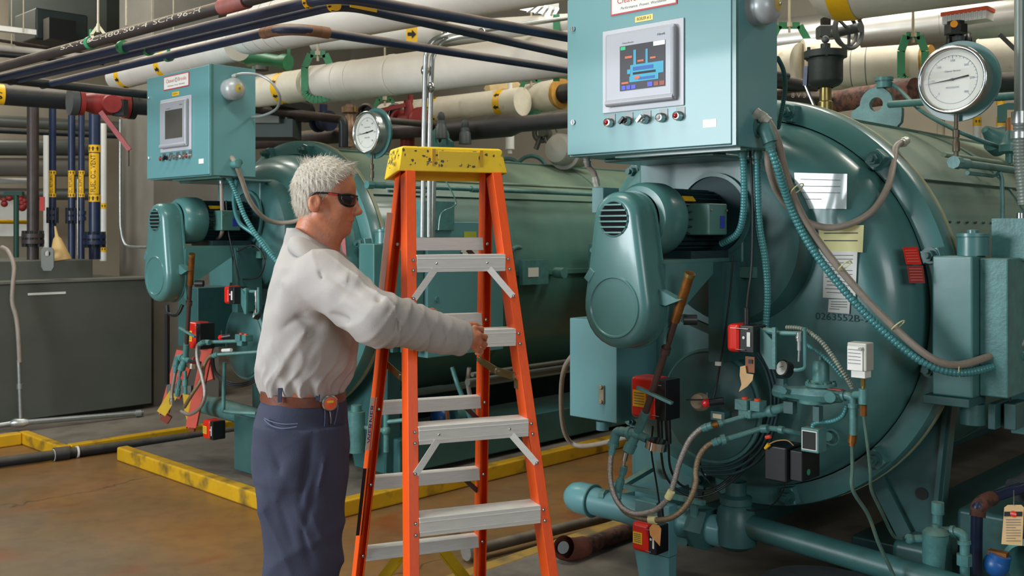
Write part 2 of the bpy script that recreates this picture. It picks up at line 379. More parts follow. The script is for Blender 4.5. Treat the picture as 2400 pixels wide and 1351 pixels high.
# lifting plate with a round hole standing on the tank edge
def holed(poly_r, c, hole_r, nrm, th, x, y, n=28):
    """plate outline given as radius function; ring of quads round a hole"""
    c = Vector(c); x = Vector(x); y = Vector(y); nrm = Vector(nrm)*th; vs = []; fs = []
    for k in range(n):
        a = 2*PI*k/n; ro = poly_r(a); d = x*math.cos(a)+y*math.sin(a)
        vs += [c+d*hole_r, c+d*ro, c+d*hole_r+nrm, c+d*ro+nrm]
    for k in range(n):
        i = 4*k; j = 4*((k+1) % n)
        fs += [(i, i+1, j+1, j), (i+2, j+2, j+3, i+3), (i+1, i+3, j+3, j+1), (i, j, j+2, i+2)]
    return G().add(vs, fs)
def rect_r(hw, hu, hd, rc=0):
    def f(a):
        ca, sa = math.cos(a), math.sin(a); h = hu if sa > 0 else hd
        r = min(hw/abs(ca) if abs(ca) > 1e-6 else 9, h/abs(sa) if abs(sa) > 1e-6 else 9)
        return min(r, (rc or 9) if sa > 0 else 9)
    return f
setf(I4)
part('lifting_plate', holed(rect_r(.048, .048, .13, .055), P(111, 595, 7.62), .023, (0, 1, 0), .01, (1, 0, 0), (0, 0, 1)), DUCTG,
     label='small grey steel plate with round hole on the tank top edge', cat='plate')
part('funnel', G().lathe(P(142, 611, 7.78)+Vector((0, 0, 0)), (-.16, 0, 1), [(.082, 0), (.080, .01), (.030, .17), (.014, .19), (.006, .27), (.004, .27), (.012, .19), (.028, .165), (.074, .008)], 24), TEAK,
     label='ochre plastic funnel upside down on the tank behind the plate', cat='funnel')
# pipes standing on the tank top
def riser(px, r, y0, y1, Y, m, label, flange=None, bands=(), cat='pipe', name='riser_pipe', group=None):
    rr = r/F*Y; a = P(px, y1, Y); b = P(px, y0, Y)
    t = thing(name, label, cat, a, group)
    part('pipe', G().cyl(a, b, rr, n=24), m, t)
    for fy, fr in (flange or []):
        c = P(px, fy, Y); fl = part('flange', G().cyl(c-ZV*.04, c-ZV*.008, rr*fr).cyl(c+ZV*.008, c+ZV*.04, rr*fr).cyl(c-ZV*.008, c+ZV*.008, rr*fr*.8), m, t)
        if fr > 1.5:
            g = G()
            for k in range(8):
                q = c+Vector((math.cos(k*PI/4+.3), math.sin(k*PI/4+.3), 0))*rr*fr*.86; g.cyl(q-ZV*.065, q+ZV*.065, .010, n=6)
            part('bolts', g, IRON, fl, kind='stuff')
    for bd in bands: bd(t, px, rr, Y)
    return t
def vlabel(txt, y0, y1, w=.9):
    def f(t, px, rr, Y):
        c = P(px, (y0+y1)/2, Y); h = (y1-y0)/F*Y
        n = 9; vs = []; fs = []
        for j in (0, 1):
            for i in range(n):
                a = -PI/2+(i/(n-1)-.5)*2*w+.2; vs.append(P(px, y1 if j == 0 else y0, Y)+Vector((math.cos(a), math.sin(a), 0))*rr*1.03)
        for i in range(n-1): fs.append((i, i+1, n+i+1, n+i))
        o = part('label_strip', G().add(vs, fs), YEL, t)
        if txt:
            v, fc = textmesh(txt); g = G(); W = max(q[0] for q in v)-min(q[0] for q in v)
            wrap(g, v, fc, c, (0, 0, 1), (.15, -1, 0), rr*1.09, rr*1.25, sx=h*.92/W); part('lettering', g, INKK, o)
    return f
def aband(y, h=18, up=1):
    def f(t, px, rr, Y): band(t, P(px, y, Y), (0, 0, up), rr*1.02, h/F*Y, arrows=(-.75, 0, .75), up=(.1, -1, 0))
    return f
riser(77, 13, 240, 613, 8.1, DARKP, 'thick dark steel riser standing leftmost on the tank', [(560, 1.9)])
riser(123, 8, 240, 612, 8.3, NAVYV, 'slim navy riser behind the funnel with small yellow label', [(505, 1.55)], [vlabel('OIL RETURN', 410, 455), aband(405, 9), aband(458, 9)])
riser(168, 8, 240, 612, 8.3, NAVYV, 'slim navy riser with yellow label, second left of the white pipe', [(506, 1.6)], [vlabel('OIL RETURN', 410, 455), aband(405, 9), aband(458, 9)])
riser(191, 7, 240, 612, 8.35, NAVYV, 'slimmest navy riser just left of the wide labelled one', [(506, 1.5)], [vlabel('OIL SUPPLY', 410, 455), aband(405, 9), aband(458, 9)])
riser(222, 13, 262, 608, 8.2, NAVYV, 'wide navy riser lettered with a tall yellow oil vent label', [(562, 1.9)], [vlabel('FUEL OIL VENT', 360, 455, 1.0), aband(349, 17), aband(465, 17)])
riser(242, 7.5, 290, 612, 8.5, WHITE, 'white vertical pipe with two small yellow arrow bands', None, [aband(483, 14), aband(584, 14)])
a = P(183, 430, 8.0)
riser(182, 1.6, 420, 600, 8.05, STEEL, 'thin bright vertical tube between the navy risers')
# thin conduit at the column, bending to the right
t = part('wall_conduit', G().tube([P(282, 280, 7.95), P(282, 500, 7.95), P(284, 540, 7.95), P(290, 566, 7.95), P(302, 578, 7.93), P(345, 580, 7.8)], .0115, 10), STEEL, label='thin steel conduit on the grey column bending right at its foot', cat='conduit')
t = thing('floor_conduit', 'steel conduit running along the tank foot from a hub', 'conduit', P(45, 990, 7.25))
part('run', G().cyl(P(-20, 1000, 7.25), P(25, 993, 7.3), .017).cyl(P(65, 990, 7.33), P(335, 968, 7.9), .02), STEEL, t)
part('hub', G().loft([(P(25, 993, 7.3), .02), (P(35, 992, 7.31), .034), (P(55, 991, 7.33), .034), (P(68, 990, 7.34), .02)], 16), STEEL, t)
part('coupling', G().cyl(P(318, 970, 7.85), P(330, 969, 7.87), .028), STEEL, t)
t = thing('flexible_conduit', 'grey conduit hanging down the tank face at the far left', 'conduit', P(45, 990, 7.25))
part('hose', G().tube([P(5, 580, 7.5), P(20, 590, 7.45), P(33, 625, 7.4), P(30, 670, 7.36), P(29, 710, 7.35), P(38, 745, 7.35), P(43, 790, 7.33), P(46, 850, 7.32)], .016), HOSEB, t)
part('rigid_tube', G().cyl(P(44, 845, 7.32), P(49, 988, 7.32), .014).cyl(P(46.5, 900, 7.32), P(47, 912, 7.32), .022), STEEL, t)

# ================================================================ overhead pipes
def run(name, label, p1, p2, Y, rpx, m, cat='pipe', ext=(0, 0), parts=True, n=28, group=None):
    a, b = hz(p1, p2, Y); d = (b-a).normalized(); a = a-d*ext[0]; b = b+d*ext[1]; r = rpx/F*Y
    t = thing(name, label, cat, (a+b)/2, group); part('pipe', G().cyl(a, b, r, n=n), m, t); return t, a, b, r
def polyrun(name, label, pts, r, m, cat='pipe', rb=.12, ext=0):
    """straight pipe runs joined with round elbows; pts in world space"""
    t = thing(name, label, cat, pts[0]); path = [pts[0]]
    for i in range(1, len(pts)-1):
        p = pts[i]; u = (pts[i-1]-p).normalized(); v = (pts[i+1]-p).normalized()
        for k in range(9):
            s = k/8; path.append((p+u*rb)*(1-s)**2+p*2*s*(1-s)+(p+v*rb)*s*s)
    path.append(pts[-1]); part('pipe', G().loft([(q, r) for q in path], 24), m, t)
    return t
def meet(p, d, q, e):      # intersection in plan of p+d s and q+e t
    M = np.array([[d.x, -e.x], [d.y, -e.y]]); s, _ = np.linalg.solve(M, np.array([q.x-p.x, q.y-p.y])); return p+d*s
def ZP(px, py, z): return P(px, py, (z-CH)*F/(HZ-py))
zt = 2.345
fw = [('fluorescent', 1)]
def corner_run(name, label, pl, pr, r, m, z=zt, ll=.3, lr=1.6, elbow=None):
    a = ZP(*pl[0], z); b = ZP(*pr[1], z); dl = (ZP(*pl[1], z)-a).normalized(); dr = (b-ZP(*pr[0], z)).normalized(); c = meet(a, dl, b, dr)
    p0 = a-UV*0; p0 = a+(a-c).normalized()*ll; p2 = b+(b-c).normalized()*lr
    t = polyrun(name, label, [p0, c, p2], r, m)
    if elbow:
        for e, s in ((c-dl*.16, dl), (c+dr*.16, dr)): part('elbow_collar', G().cyl(e-s*.02, e+s*.02, r*1.25), elbow, t)
        part('elbow', G().loft([((c-dl*.15)*(1-k/8)**2+c*2*k/8*(1-k/8)+(c+dr*.15)*(k/8)**2, r*1.22) for k in range(9)], 20), elbow, t)
    return t, c, a, b
# 1: rusty stencilled pipe leaving at the top
a = ZP(0, 158, zt); b = ZP(520, 17, zt); d = (b-a).normalized()
t = thing('overhead_pipe', 'rusty brown overhead pipe with white stencilled lettering, topmost of the slanting pipes', 'pipe', a)
part('pipe', G().cyl(a-d*.8, b+d*1.6, .023), MILL, t)
part('coupling', G().cyl(b, b+d*.16, .029), mat('red_oxide', '7A4038', .6, 0, .2, 20), t)
for s, txt, w in ((.34, 'SA106', .30), (.52, 'SCH80/S014', .52), (.76, 'SCH 96-H', .34)):
    v, f = textmesh(txt); W = max(q[0] for q in v)-min(q[0] for q in v); g = G(); wrap(g, v, f, a.lerp(b, s+.1), d, (-.2, -1, .1), .0237, .026, 0, w/W*1.0)
    part('lettering', g, mat('stencil_white', 'A59C8C', .8), t)
t2, c2, _, _ = corner_run('overhead_pipe', 'navy overhead pipe with dusty and painted-lit top turning right under the roof, second slanting pipe', ((35, 174), (700, 10)), ((900, 10), (1330, 87)), .0205, NAVY)
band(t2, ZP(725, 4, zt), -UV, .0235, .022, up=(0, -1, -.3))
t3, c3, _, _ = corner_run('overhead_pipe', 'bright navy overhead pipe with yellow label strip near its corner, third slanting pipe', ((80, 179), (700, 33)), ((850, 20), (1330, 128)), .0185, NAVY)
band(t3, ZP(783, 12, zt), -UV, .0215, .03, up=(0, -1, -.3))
q0 = c3+AV*.07; g = G(); part('label_strip', g.box((0, 0, 0), (1, 1, 1)) if 0 else G().bar(c3+AV*.04-Vector((0, .021, 0)), c3+AV*.16-Vector((0, .021, 0)), .003, .02), YEL, t3)
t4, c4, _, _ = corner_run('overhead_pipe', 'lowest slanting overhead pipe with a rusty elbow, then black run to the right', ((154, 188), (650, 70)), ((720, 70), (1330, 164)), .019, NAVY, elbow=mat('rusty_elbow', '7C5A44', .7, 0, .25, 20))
# green clamps with rods on the slanting pipes
def clamp(px, py, r, z=zt, lab=''):
    c = ZP(px, py, z); t = part('pipe_clamp', G().cyl(c-UV*.014, c+UV*.014, r*1.25, n=16).bar(c+ZV*r, c+ZV*(r+.035), .018, .008, AV), GREEN, label=lab, cat='clamp')
clamp(213, 100, .022, lab='green clamp on the rusty stencilled pipe')
clamp(288, 110, .0225, lab='green clamp on the second slanting pipe'); clamp(349, 117, .0205, lab='green clamp on the third slanting pipe'); clamp(395, 132, .020, lab='small green clamp on the lowest slanting pipe')
def rod(px, y0, y1, Y, lab, r=.006): return part('hanger_rod', G().cyl(P(px, y1, Y), P(px, y0, Y), r, n=8), mat('dull_rod', 'B0A890', .5, .4), label=lab, cat='rod')
rod(230, -220, 58, 4.25, 'threaded rod above the cream hanger of the rusty pipe', .0045)
c = P(230, 60, 4.25)
part('pipe_hanger', G().bar(c, P(214, 82, 4.25), .012, .004, (0, 1, 0)).bar(c, P(247, 82, 4.25), .012, .004, (0, 1, 0)).bar(P(214, 82, 4.25), P(224, 95, 4.25), .012, .004, (0, 1, 0)).bar(P(247, 82, 4.25), P(240, 95, 4.25), .012, .004, (0, 1, 0)).cyl(P(230, 76, 4.25), P(230, 56, 4.25), .007), mat('cream_hanger', 'B5AE92', .5, .2), label='cream wire hanger on the rusty stencilled pipe', cat='hanger')
for px, y1, Y, s in ((296, 60, 5.5, 'left of the white patch'), (356, 80, 7, 'above the middle of the rusty pipe'), (407, 75, 7.5, 'right of the others above the rusty pipe'), (55, 75, 9, 'holding the white light channel'), (27, 105, 9.2, 'thin and short at the far left')):
    rod(px, -150, y1, Y, 'thin pale hanger rod '+s)
# horizontal black pipes at the left
t, a, b, r = run('gas_pipe', 'wide glossy black gas pipe with yellow label at the far left', (0, 222), (345, 249), 6.6, 24, IRON, ext=(2, 0))
c = a+(b-a).normalized()*(2+.02); o = part('label_band', G().cyl(c-(b-a).normalized()*.3, c, r*1.015, n=36), YEL, t)
v, f = textmesh('NATURAL GAS'); g = G(); W = max(q[0] for q in v)-min(q[0] for q in v); ax = (a-b).normalized()
wrap(g, v, f, c+ax*.42, ax, (.2, -1, -.25), r*1.03, -.07*1, 0, -.8/W); part('lettering', G().add(g.v, g.f), INKK, o)
run('thin_black_pipe', 'slim black pipe running just above the wide black gas pipe', (0, 184), (345, 222), 5.3, 11, IRON, ext=(2, .1))
run('dark_pipe', 'dark dusty pipe between the left cabinet and the bronze valve', (590, 254), (798, 280), 6.9, 11, DARKP, ext=(.4, 0))
# red valve on the gas pipe
yv = 6.4; c = P(240, 243, yv); dv = (b-a).normalized()
t = thing('gas_valve', 'dull red flanged valve with a long slanting lever handle', 'valve', c)
part('body', G().loft([(c-dv*.15, .085), (c-dv*.12, .085), (c-dv*.119, .05), (c-dv*.05, .072), (c+dv*.06, .072), (c+dv*.13, .05), (c+dv*.131, .085), (c+dv*.16, .085)], 24), REDV, t)
part('flange', G().cyl(c-dv*.20, c-dv*.155, .088, n=24), GREYD, t); part('flange', G().cyl(c+dv*.165, c+dv*.2, .088, n=24), IRON, t)
part('lower_hub', G().cyl(P(282, 235, yv-.05), P(282, 272, yv-.05), .05, n=8), IRON, t)
part('bonnet', G().cyl(c+Vector((.06, -.02, 0)), c+Vector((.12, -.14, -.02)), .055, n=20), REDV, t)
part('lever', G().bar(P(236, 262, yv-.15), P(304, 352, yv-.15), .03, .012, (0, 1, 0)), REDV, t)
part('chain', G().cyl(P(302, 352, yv-.15), P(302, 390, yv-.15), .003, n=6), BLACKR, t)

# -------- big insulated pipes
def insul(label, p1, p2, Y, rpx, m=WHITEI, ext=(0, 0), caps=(1, 1)):
    t, a, b, r = run('insulated_pipe', label, p1, p2, Y, rpx, m, ext=ext, n=40); d = (b-a).normalized()
    return t, a, b, r, d
def ring(t, p, d, r, w=.02, m=None, name='jacket_seam'): return part(name, G().cyl(p-d*w/2, p+d*w/2, r*1.02, n=40), m or WHITEI, t)
# A: white pipe going to the upper right behind the slanting pipes (left part)
t, a, b, r, d = insul('white insulated pipe with two yellow arrow bands above the left cabinet', (275, 182), (556, 108), 7.2, 29)
for x in (290, 393):
    f_ = (x-275)/(556-275); s = f_; band(t, a.lerp(b, s+.05), d, r, .07, arrows=(-.9, 0, .9, 2), up=(0, -1, -.4))
for s in (.55, .7, .85, .97): ring(t, a.lerp(b, s), d, r, .012)
# B: widest white jacket at the top centre
t, a, b, r, d = insul('widest white pipe jacket at the top centre with an open left end', (585, 68), (1010, -15), 5.7, 60, ext=(0, 1.6))
for s in (.02, .05, .08, .11): ring(t, a.lerp(b, s), d, r, .012)
part('end_cap', G().lathe(a, -d, [(r, 0), (r*.93, .05), (r*.6, .09), (.05, .1)], 36, cap1=True), WHITEI, t)
# B2: second white pipe lower right, passes behind
t, a, b, r, d = insul('white pipe with single square arrow label at the top right of centre', (850, 88), (1295, 62), 7.4, 26, ext=(.4, .3))
c = P(965, 80, 6.25); n_ = Vector((0, -1, -.1)).normalized()
lb = part('arrow_label', G().bx(P(965, 80, 6.95), (.078, .004, .108)), YEL, t, label='yellow arrow label')
g = G(); g.add([P(965, 80, 6.94)+Vector((q[0]*.058, 0, q[1]*.075)) for q in ARROW[0]], ARROW[1]); part('arrow_print', g, INKK, lb)
# C: long pale pipe across the centre
t, a, b, r, d = insul('long pale grey white pipe crossing above the safety gauge and ladder', (735, 199), (1300, 129), 6.6, 44, ext=(0, .5))
ring(t, a.lerp(b, .01), d, r*.99, .05, CANVAS); ring(t, a.lerp(b, .11), d, r, .02); ring(t, a.lerp(b, .30), d, r*1.01, .02); ring(t, a.lerp(b, .16), d, r*1.0, .012)
part('end_collar', G().cyl(a-d*.03, a, r*.96, n=36), GREYD, t)
t, a, b, r, d = insul('cream pipe with yellow arrow band left of the green hanger', (602, 216), (712, 200), 6.9, 36, CANVAS, ext=(.3, .05))
band(t, a.lerp(b, .72), d, r, .06, arrows=(-1.2, -.5, .3, 1.1), up=(0, -1, .2), flip=-1)
# D: lower small insulated pipe
t, a, b, r, d = insul('small white insulated pipe low behind the twin conduits, with torn canvas', (1000, 262), (1225, 238), 8.2, 31, CANVAS, ext=(.5, 0))
band(t, a.lerp(b, .42), d, r, .065, arrows=(-1.1, -.3, .5), up=(0, -1, .1), flip=-1); band(t, a.lerp(b, .88), d, r, .065, arrows=(-.5, .2), up=(0, -1, -.3), flip=-1)
part('torn_wrap', G().loft([(P(1150, 232, 7.9), .10), (P(1165, 222, 7.9), .15), (P(1195, 218, 7.85), .13), (P(1215, 226, 7.85), .09)], 14), mat('torn_insulation', 'D2B98A', .9, 0, .12, 14, .5, 30), t)
t, a, b, r, d = insul('short white jacket right of the green hanger with ragged cut end', (1232, 234), (1312, 221), 7.9, 35, CANVAS)
part('cut_insulation', G().cyl(b, b+d*.035, r*.97, n=30), mat('ochre_foam', 'B98A3C', .9, 0, .2, 20, .5, 50), t); part('bare_pipe', G().cyl(b, b+d*.5, r*.62), IRON, t)
# black pipe pair under it
t = thing('black_reducer_pipe', 'matt black pipe stepping down in width under the small white pipe', 'pipe', P(1180, 300, 7.4))
a, b = hz((1048, 307), (1330, 281), 7.4); d = (b-a).normalized(); e = a.lerp(b, .55)
part('pipe', G().loft([(a-d*.2, .082), (e, .082), (e+d*.09, .056), (b+d*.6, .056)], 28), mat('matt_black_pipe', '1D1C1B', .55, 0, .2, 10, dust='6D6454', damt=.6), t)
t = thing('black_header_pipe', 'dark rusty header pipe low behind the near cabinet, left part', 'pipe', P(1000, 290, 7.6))
run('rusty_header', 'long dark brown pipe behind the bronze valve and round gauge', (640, 330), (1000, 302), 8.3, 17, DARKP, ext=(1, 0))
bpy.data.objects.remove(t)
run('rust_pipe', 'thin dusty pipe just right of the round safety gauge', (900, 282), (1090, 300), 7.0, 8, DARKP)
# blue and black valves behind the left boiler
for px, py, rp, lab in ((705, 265, 21, 'round black valve body behind the far cabinet'), (758, 285, 21, 'dark navy valve body right of the round black one')):
    c = P(px, py, 7.7); t = thing('flange_valve', lab, 'valve', c)
    part('body', G().sph(c, rp/F*7.7, 18, 10), NAVYV if px > 720 else BLACKP, t)
    for s in (-1, 1): part('flange', G().cyl(c+UV*s*.05, c+UV*s*.08, rp/F*7.7*1.15, n=24), NAVYV if px > 720 else BLACKP, t)
    part('bonnet', G().cyl(c, c+ZV*.13, .03), NAVYV, t)
c = P(962, 285, 7.6); t = thing('red_strainer', 'dark red strainer valve beside the round black openings', 'valve', c)
part('body', G().cyl(c-UV*.11, c+UV*.11, .07, n=20).cyl(c-UV*.13, c-UV*.1, .1).cyl(c+UV*.1, c+UV*.13, .1), REDV, t)
part('bonnet', G().cyl(c, c+Vector((-.02, -.02, .16)), .05, .03, 16).cyl(c+ZV*.14, c+ZV*.2, .02), REDV, t)
part('leg', G().cyl(P(955, 310, 7.6), P(955, 345, 7.6), .055), REDV, t)
part('lever', G().bar(P(880, 262, 7.5), P(950, 246, 7.5), .02, .03), REDV, t)
t = thing('open_flange_pair', 'two dark open pipe mouths behind the round gauge', 'pipe', P(905, 270, 7.8))
for px in (857, 925):
    c = P(px, 268, 7.9); part('mouth_ring', G().torus(c, -AV+UV*.3, .075, .014, 28, 8), DARKP, t); part('mouth', G().cyl(c, c+AV*.03, .07, n=24), BLACKR, t)
# bronze valve near x=820
t = thing('relief_valve', 'tall bronze relief valve left of the round gauge', 'valve', P(820, 345, 7.3))
part('body', G().lathe(P(820, 345, 7.3), ZV, [(.05, 0), (.05, .03), (.03, .04), (.03, .08), (.045, .10), (.05, .16), (.035, .19), (.035, .24), (.06, .25), (.06, .29), (.03, .30), (.03, .31)], 16, cap1=True), mat('worn_bronze', '8A6E58', .45, .5, .35, 30), t)
part('bolts', G().cyl(P(810, 262, 7.25), P(810, 248, 7.25), .008).cyl(P(832, 262, 7.25), P(832, 248, 7.25), .008), BRASSY, t)
part('drain_elbow', G().tube([P(798, 280, 7.1), P(803, 285, 7.1), P(805, 300, 7.1), P(805, 345, 7.1)], .034, 12), IRON, label='black pipe dropping beside the bronze relief valve', cat='pipe')
t = thing('grey_duct_box', 'grey metal hood box behind the alarm bell hose', 'box', P(640, 255, 7.2))
part('hood', G().prism([P(610, 195, 7.0), P(678, 202, 7.0), P(678, 232, 7.0), P(665, 248, 7.0), P(610, 244, 7.0)], (.1, .35, 0)), GREYD, t, bevel=.004)
part('lower_box', G().bx(P(625, 277, 7.2), (.22, .2, .09)), DUCTG, t); part('base', G().bx(P(640, 305, 7.3), (.35, .3, .13)), mat('dark_green_steel', '2C3A36', .5), t)
part('roof_vent', G().cyl(P(610, 165, 7.6), P(610, 150, 7.6), .062, n=20), DUCTG, label='small grey round vent cap above the grey hood', cat='cap')
# green valve beside pipe A
t = thing('green_valve', 'green painted pipe fitting with end flanges above the far cabinet', 'valve', P(620, 140, 6.9))
a, b = P(560, 131, 6.9), P(676, 147, 6.7); d = (b-a).normalized()
part('body', G().loft([(a, .045), (a+d*.08, .05), (a+d*.1, .065), (a+d*.16, .045), (b-d*.08, .042), (b-d*.05, .055), (b, .055)], 20), GREEN, t)
part('strap', G().bx(P(561, 118, 6.75), (.02, .01, .16)), GREEN, t); part('strap', G().bx(P(677, 135, 6.6), (.02, .01, .12)), GREEN, t)
# green clevis hangers
def clevis(label, cx, hw, ytop, ysh, ybot, Y, w=.045, back=True, rodtop=-60):
    t = thing('clevis_hanger', label, 'hanger', P(cx, ybot, Y))
    g = G(); l = P(cx-hw, ysh, Y); lt = P(cx-hw*.55, ytop, Y); rt = P(cx+hw*.55, ytop, Y); rr = P(cx+hw, ysh, Y)
    off = UV*0
    for p, q in ((l, lt), (lt, rt), (rt, rr)): g.bar(p, q, w, .008, (0, 1, 0))
    g.bar(P(cx-hw, ybot, Y), l, w, .008, (0, 1, 0)); g.bar(rr, P(cx+hw, ybot, Y), w, .008, (0, 1, 0))
    # lower half round
    k = [P(cx-hw, ybot, Y).lerp(P(cx+hw, ybot, Y), .5)+(P(cx+hw, ybot, Y)-P(cx-hw, ybot, Y))*.5*math.cos(a)-ZV*abs(hw/F*Y)*math.sin(a)*.6 for a in [PI*j/10 for j in range(11)]]
    for i in range(10): g.bar(k[i], k[i+1], w, .008, (0, 1, 0))
    part('yoke', g, GREEN, t); part('rod', G().cyl(P(cx, ytop+16, Y), P(cx, rodtop, Y), .009, n=8), mat('dull_rod', 'B0A890', .5, .4), t)
    part('nut', G().cyl(P(cx, ytop+3, Y), P(cx, ytop-7, Y), .02, n=6), mat('dull_rod', 'B0A890', .5, .4), t); return t
clevis('green clevis hanger at the left end of the long pale pipe', 745, 31, 127, 158, 215, 6.45)
clevis('green clevis hanger behind the bronze relief valve', 902, 26, 232, 255, 262, 8.1, .03)
clevis('green clevis hanger holding the small white pipe near the near cabinet', 1245, 26, 186, 212, 250, 7.7, .035)
clevis('green clevis hanger right of the alarm bell on the near cabinet', 1850, 44, 60, 95, 180, 6.6)
clevis('green clevis hanger holding the canvas jacket left of the large gauge', 2140, 28, 84, 120, 175, 6.0)
part('green_upright', G().bx(P(1304, 112, 6.9), (.045, .01, .46)).bx(P(1310, 176, 6.85), (.14, .03, .04)), GREEN, label='green steel strap left of the near cabinet top', cat='strap')
# grey cones: two grey stub stacks near the ladder cap
for px, y0, y1, s in ((1034, 262, 325, 'left'), (1090, 280, 338, 'right')):
    c = P(px, y1, 7.0); h = (y1-y0)/F*7.0
    part('vent_stub', G().lathe(c, ZV, [(.045, 0), (.04, h*.45), (.033, h*.5), (.033, h*.62), (.02, h*.68), (.028, h*.8), (.02, h*.95), (.004, h)], 14, cap0=True), GREYD, label=s+' grey vent stub above the ladder cap', cat='vent')
# grey valves right of ladder cap
c = P(1270, 312, 7.8); t = thing('grey_gate_valve', 'pale grey gate valve just left of the near cabinet bottom', 'valve', c)
part('body', G().torus(c, (-.3, -1, 0), .06, .02, 24, 8).cyl(c+Vector((0, -.08, 0)), c+Vector((.05, .05, 0)), .035), DUCTG, t)
part('stem', G().cyl(c, P(1256, 350, 7.8), .02), DUCTG, t); part('handwheel', G().torus(P(1292, 318, 7.7), (-1, -.8, 0), .075, .010, 24, 8), DUCTG, t)
t = thing('grey_pump_end', 'rounded pale grey drum end beneath the near cabinet left corner', 'drum', P(1310, 380, 7.5)); c = P(1310, 350, 7.5)
part('drum', G().lathe(c, (-.6, -.8, 0), [(.12, -.3), (.12, 0), (.10, .04), (.05, .06), (0, .065)], 28), mat('pale_grey_paint','9C9A90',.5), t)
part('flange', G().cyl(c+Vector((.04, .05, 0)), c+Vector((.055, .07, 0)), .15, n=28), mat('pale_grey_paint',''), t)
for px, r_, s in ((1190, 30, 'left'), (1245, 36, 'right')):
    c = P(px, 402, 8.0); part('green_saddle', G().torus(c, (-.2, -1, 0), r_/F*8.0, .016, 28, 8), TEAL, label=s+' teal half ring saddle behind the ladder cap', cat='ring')
t = thing('white_drop_tube', 'white vertical tube with a sleeve right of the ladder cap', 'tube', P(1195, 360, 7.6)); part('tube', G().cyl(P(1195, 360, 7.6), P(1195, 180, 7.6), .018), WHITE, t); part('sleeve', G().cyl(P(1195, 350, 7.6), P(1195, 318, 7.6), .034), WHITE, t)
# twin conduits by the ladder, turning up to the right
t = thing('twin_conduit', 'pair of galvanised conduits rising behind the ladder and bending to the upper right', 'conduit', P(990, 550, 4.9))
part('left_tube', G().tube([P(990, 556, 4.9), P(993, 340, 4.9), P(997, 160, 4.9), P(1000, 125, 4.9), P(1012, 98, 4.95), P(1040, 84, 5.0), P(1100, 76, 5.2), P(1332, 42, 5.6)], .0125, 12), STEEL, t)
part('right_tube', G().tube([P(1006, 556, 4.95), P(1007, 340, 4.95), P(1012, 160, 4.95), P(1017, 128, 4.97), P(1030, 104, 5.0), P(1055, 92, 5.05), P(1110, 84, 5.25), P(1180, 90, 5.4)], .0125, 12), STEEL, t)
for px, py in ((996, 165), (1009, 205), (1043, 84), (1129, 78)): part('coupling', G().sph(P(px, py, 4.93 if py > 100 else 5.03), .021, 12, 8, (1, 1, 1.3)), CHROME, t)
part('strut', G().cyl(P(1010, 556, 5.0), P(1014, 400, 5.0), .02), STEEL, t)
t = thing('junction_pot', 'small ribbed steel junction pot hanging under the ladder cap', 'fitting', P(1018, 405, 5.1)); part('pot', G().lathe(P(1018, 418, 5.1), ZV, [(.006, -.02), (.012, 0), (.028, .005), (.03, .02), (.026, .022), (.03, .035), (.03, .06)], 18, cap1=True), STEEL, t)
part('fine_wire', G().tube([P(1040, 415, 5.1), P(1068, 470, 5.1), P(1062, 485, 5.1), P(1035, 500, 5.1), P(1028, 540, 5.1)], .004, 6), TEALD, label='thin green wire looping down behind the ladder', cat='wire')

# -------- right side pipes over the near boiler
t, a, b, r, d = insul('largest white pipe jacket at the top right with a curved left end', (1960, -42), (2300, -95), 5.6, 92, ext=(-.05, .12))
part('end_bend', G().lathe(a, -d, [(r, 0), (r*.97, .06), (r*.8, .14), (r*.45, .19), (.03, .2)], 40, cap1=True), WHITEI, t)
o = part('yellow_band', G().lathe(a, -d, [(r*.985, .05), (r*1.0, .02), (r*1.02, -.03), (r*1.02, -.07)], 40), YEL, t)
part('down_leg', G().tube([b+d*.0, b+d*.14, b+d*.22-ZV*.08, b+d*.25-ZV*.25, b+d*.25-ZV*.9], r*.55, 28), WHITEI, t)
t, a, b, r, d = insul('silver sheathed duct shining behind the orange valve', (2075, 72), (2395, 38), 7.6, 58, SILVER, ext=(1.0, 1.0))
for s in (.22, .48, .75): ring(t, a.lerp(b, s), d, r, .015, SILVER)
t, a, b, r, d = insul('white jacket with yellow arrow band behind the near cabinet', (1800, 165), (1878, 155), 6.7, 53, CANVAS, ext=(.3, 0)); band(t, a.lerp(b, .66), d, r, .055, arrows=(-1.3, -.6, .1, .8), up=(0, -1, .1))
t, a, b, r, d = insul('bulging canvas wrapped pipe behind the black vent pot', (1880, 152), (1975, 150), 6.6, 60, CANVAS); part('end_dome', G().lathe(b, d, [(r, 0), (r*.9, .06), (r*.7, .1)], 36), CANVAS, t)
t, a, b, r, d = insul('white canvas pipe with tar dots between vent pot and large gauge', (1975, 160), (2120, 150), 6.5, 44, CANVAS)
for s in (.16, .40): part('tar_dots', G().cyl(a.lerp(b, s), a.lerp(b, s)+d*.004, r*1.012, n=30), GREYD, t)
t, a, b, r, d = insul('short canvas jacket with cut ochre foam left of the large gauge', (2118, 152), (2165, 147), 6.4, 42, CANVAS)
part('cut_foam', G().cyl(b, b+d*.05, r*.93, n=30), mat('ochre_foam', 'B98A3C', .9, 0, .2, 20, .5, 50), t); part('bare_pipe', G().cyl(b, b+d*.75, r*.5), IRON, t)
t, a, b, r, d = insul('white canvas jacket right of the large gauge', (2293, 137), (2420, 128), 6.0, 44, CANVAS, ext=(0, .5)); part('frayed_edge', G().torus(a, d, r*.93, .012, 26, 6), CANVAS, t)
run('dark_stub_pipe', 'short dark pipe end left of the brass vent pot valve', (1825, 192), (1905, 206), 5.7, 16, IRON, ext=(.6, 0))
t, a, b, r = run('rusty_pipe', 'rusty red and dark pipe behind the lifting eye', (1948, 240), (2110, 215), 6.0, 25, RUST, ext=(1.0, .1))
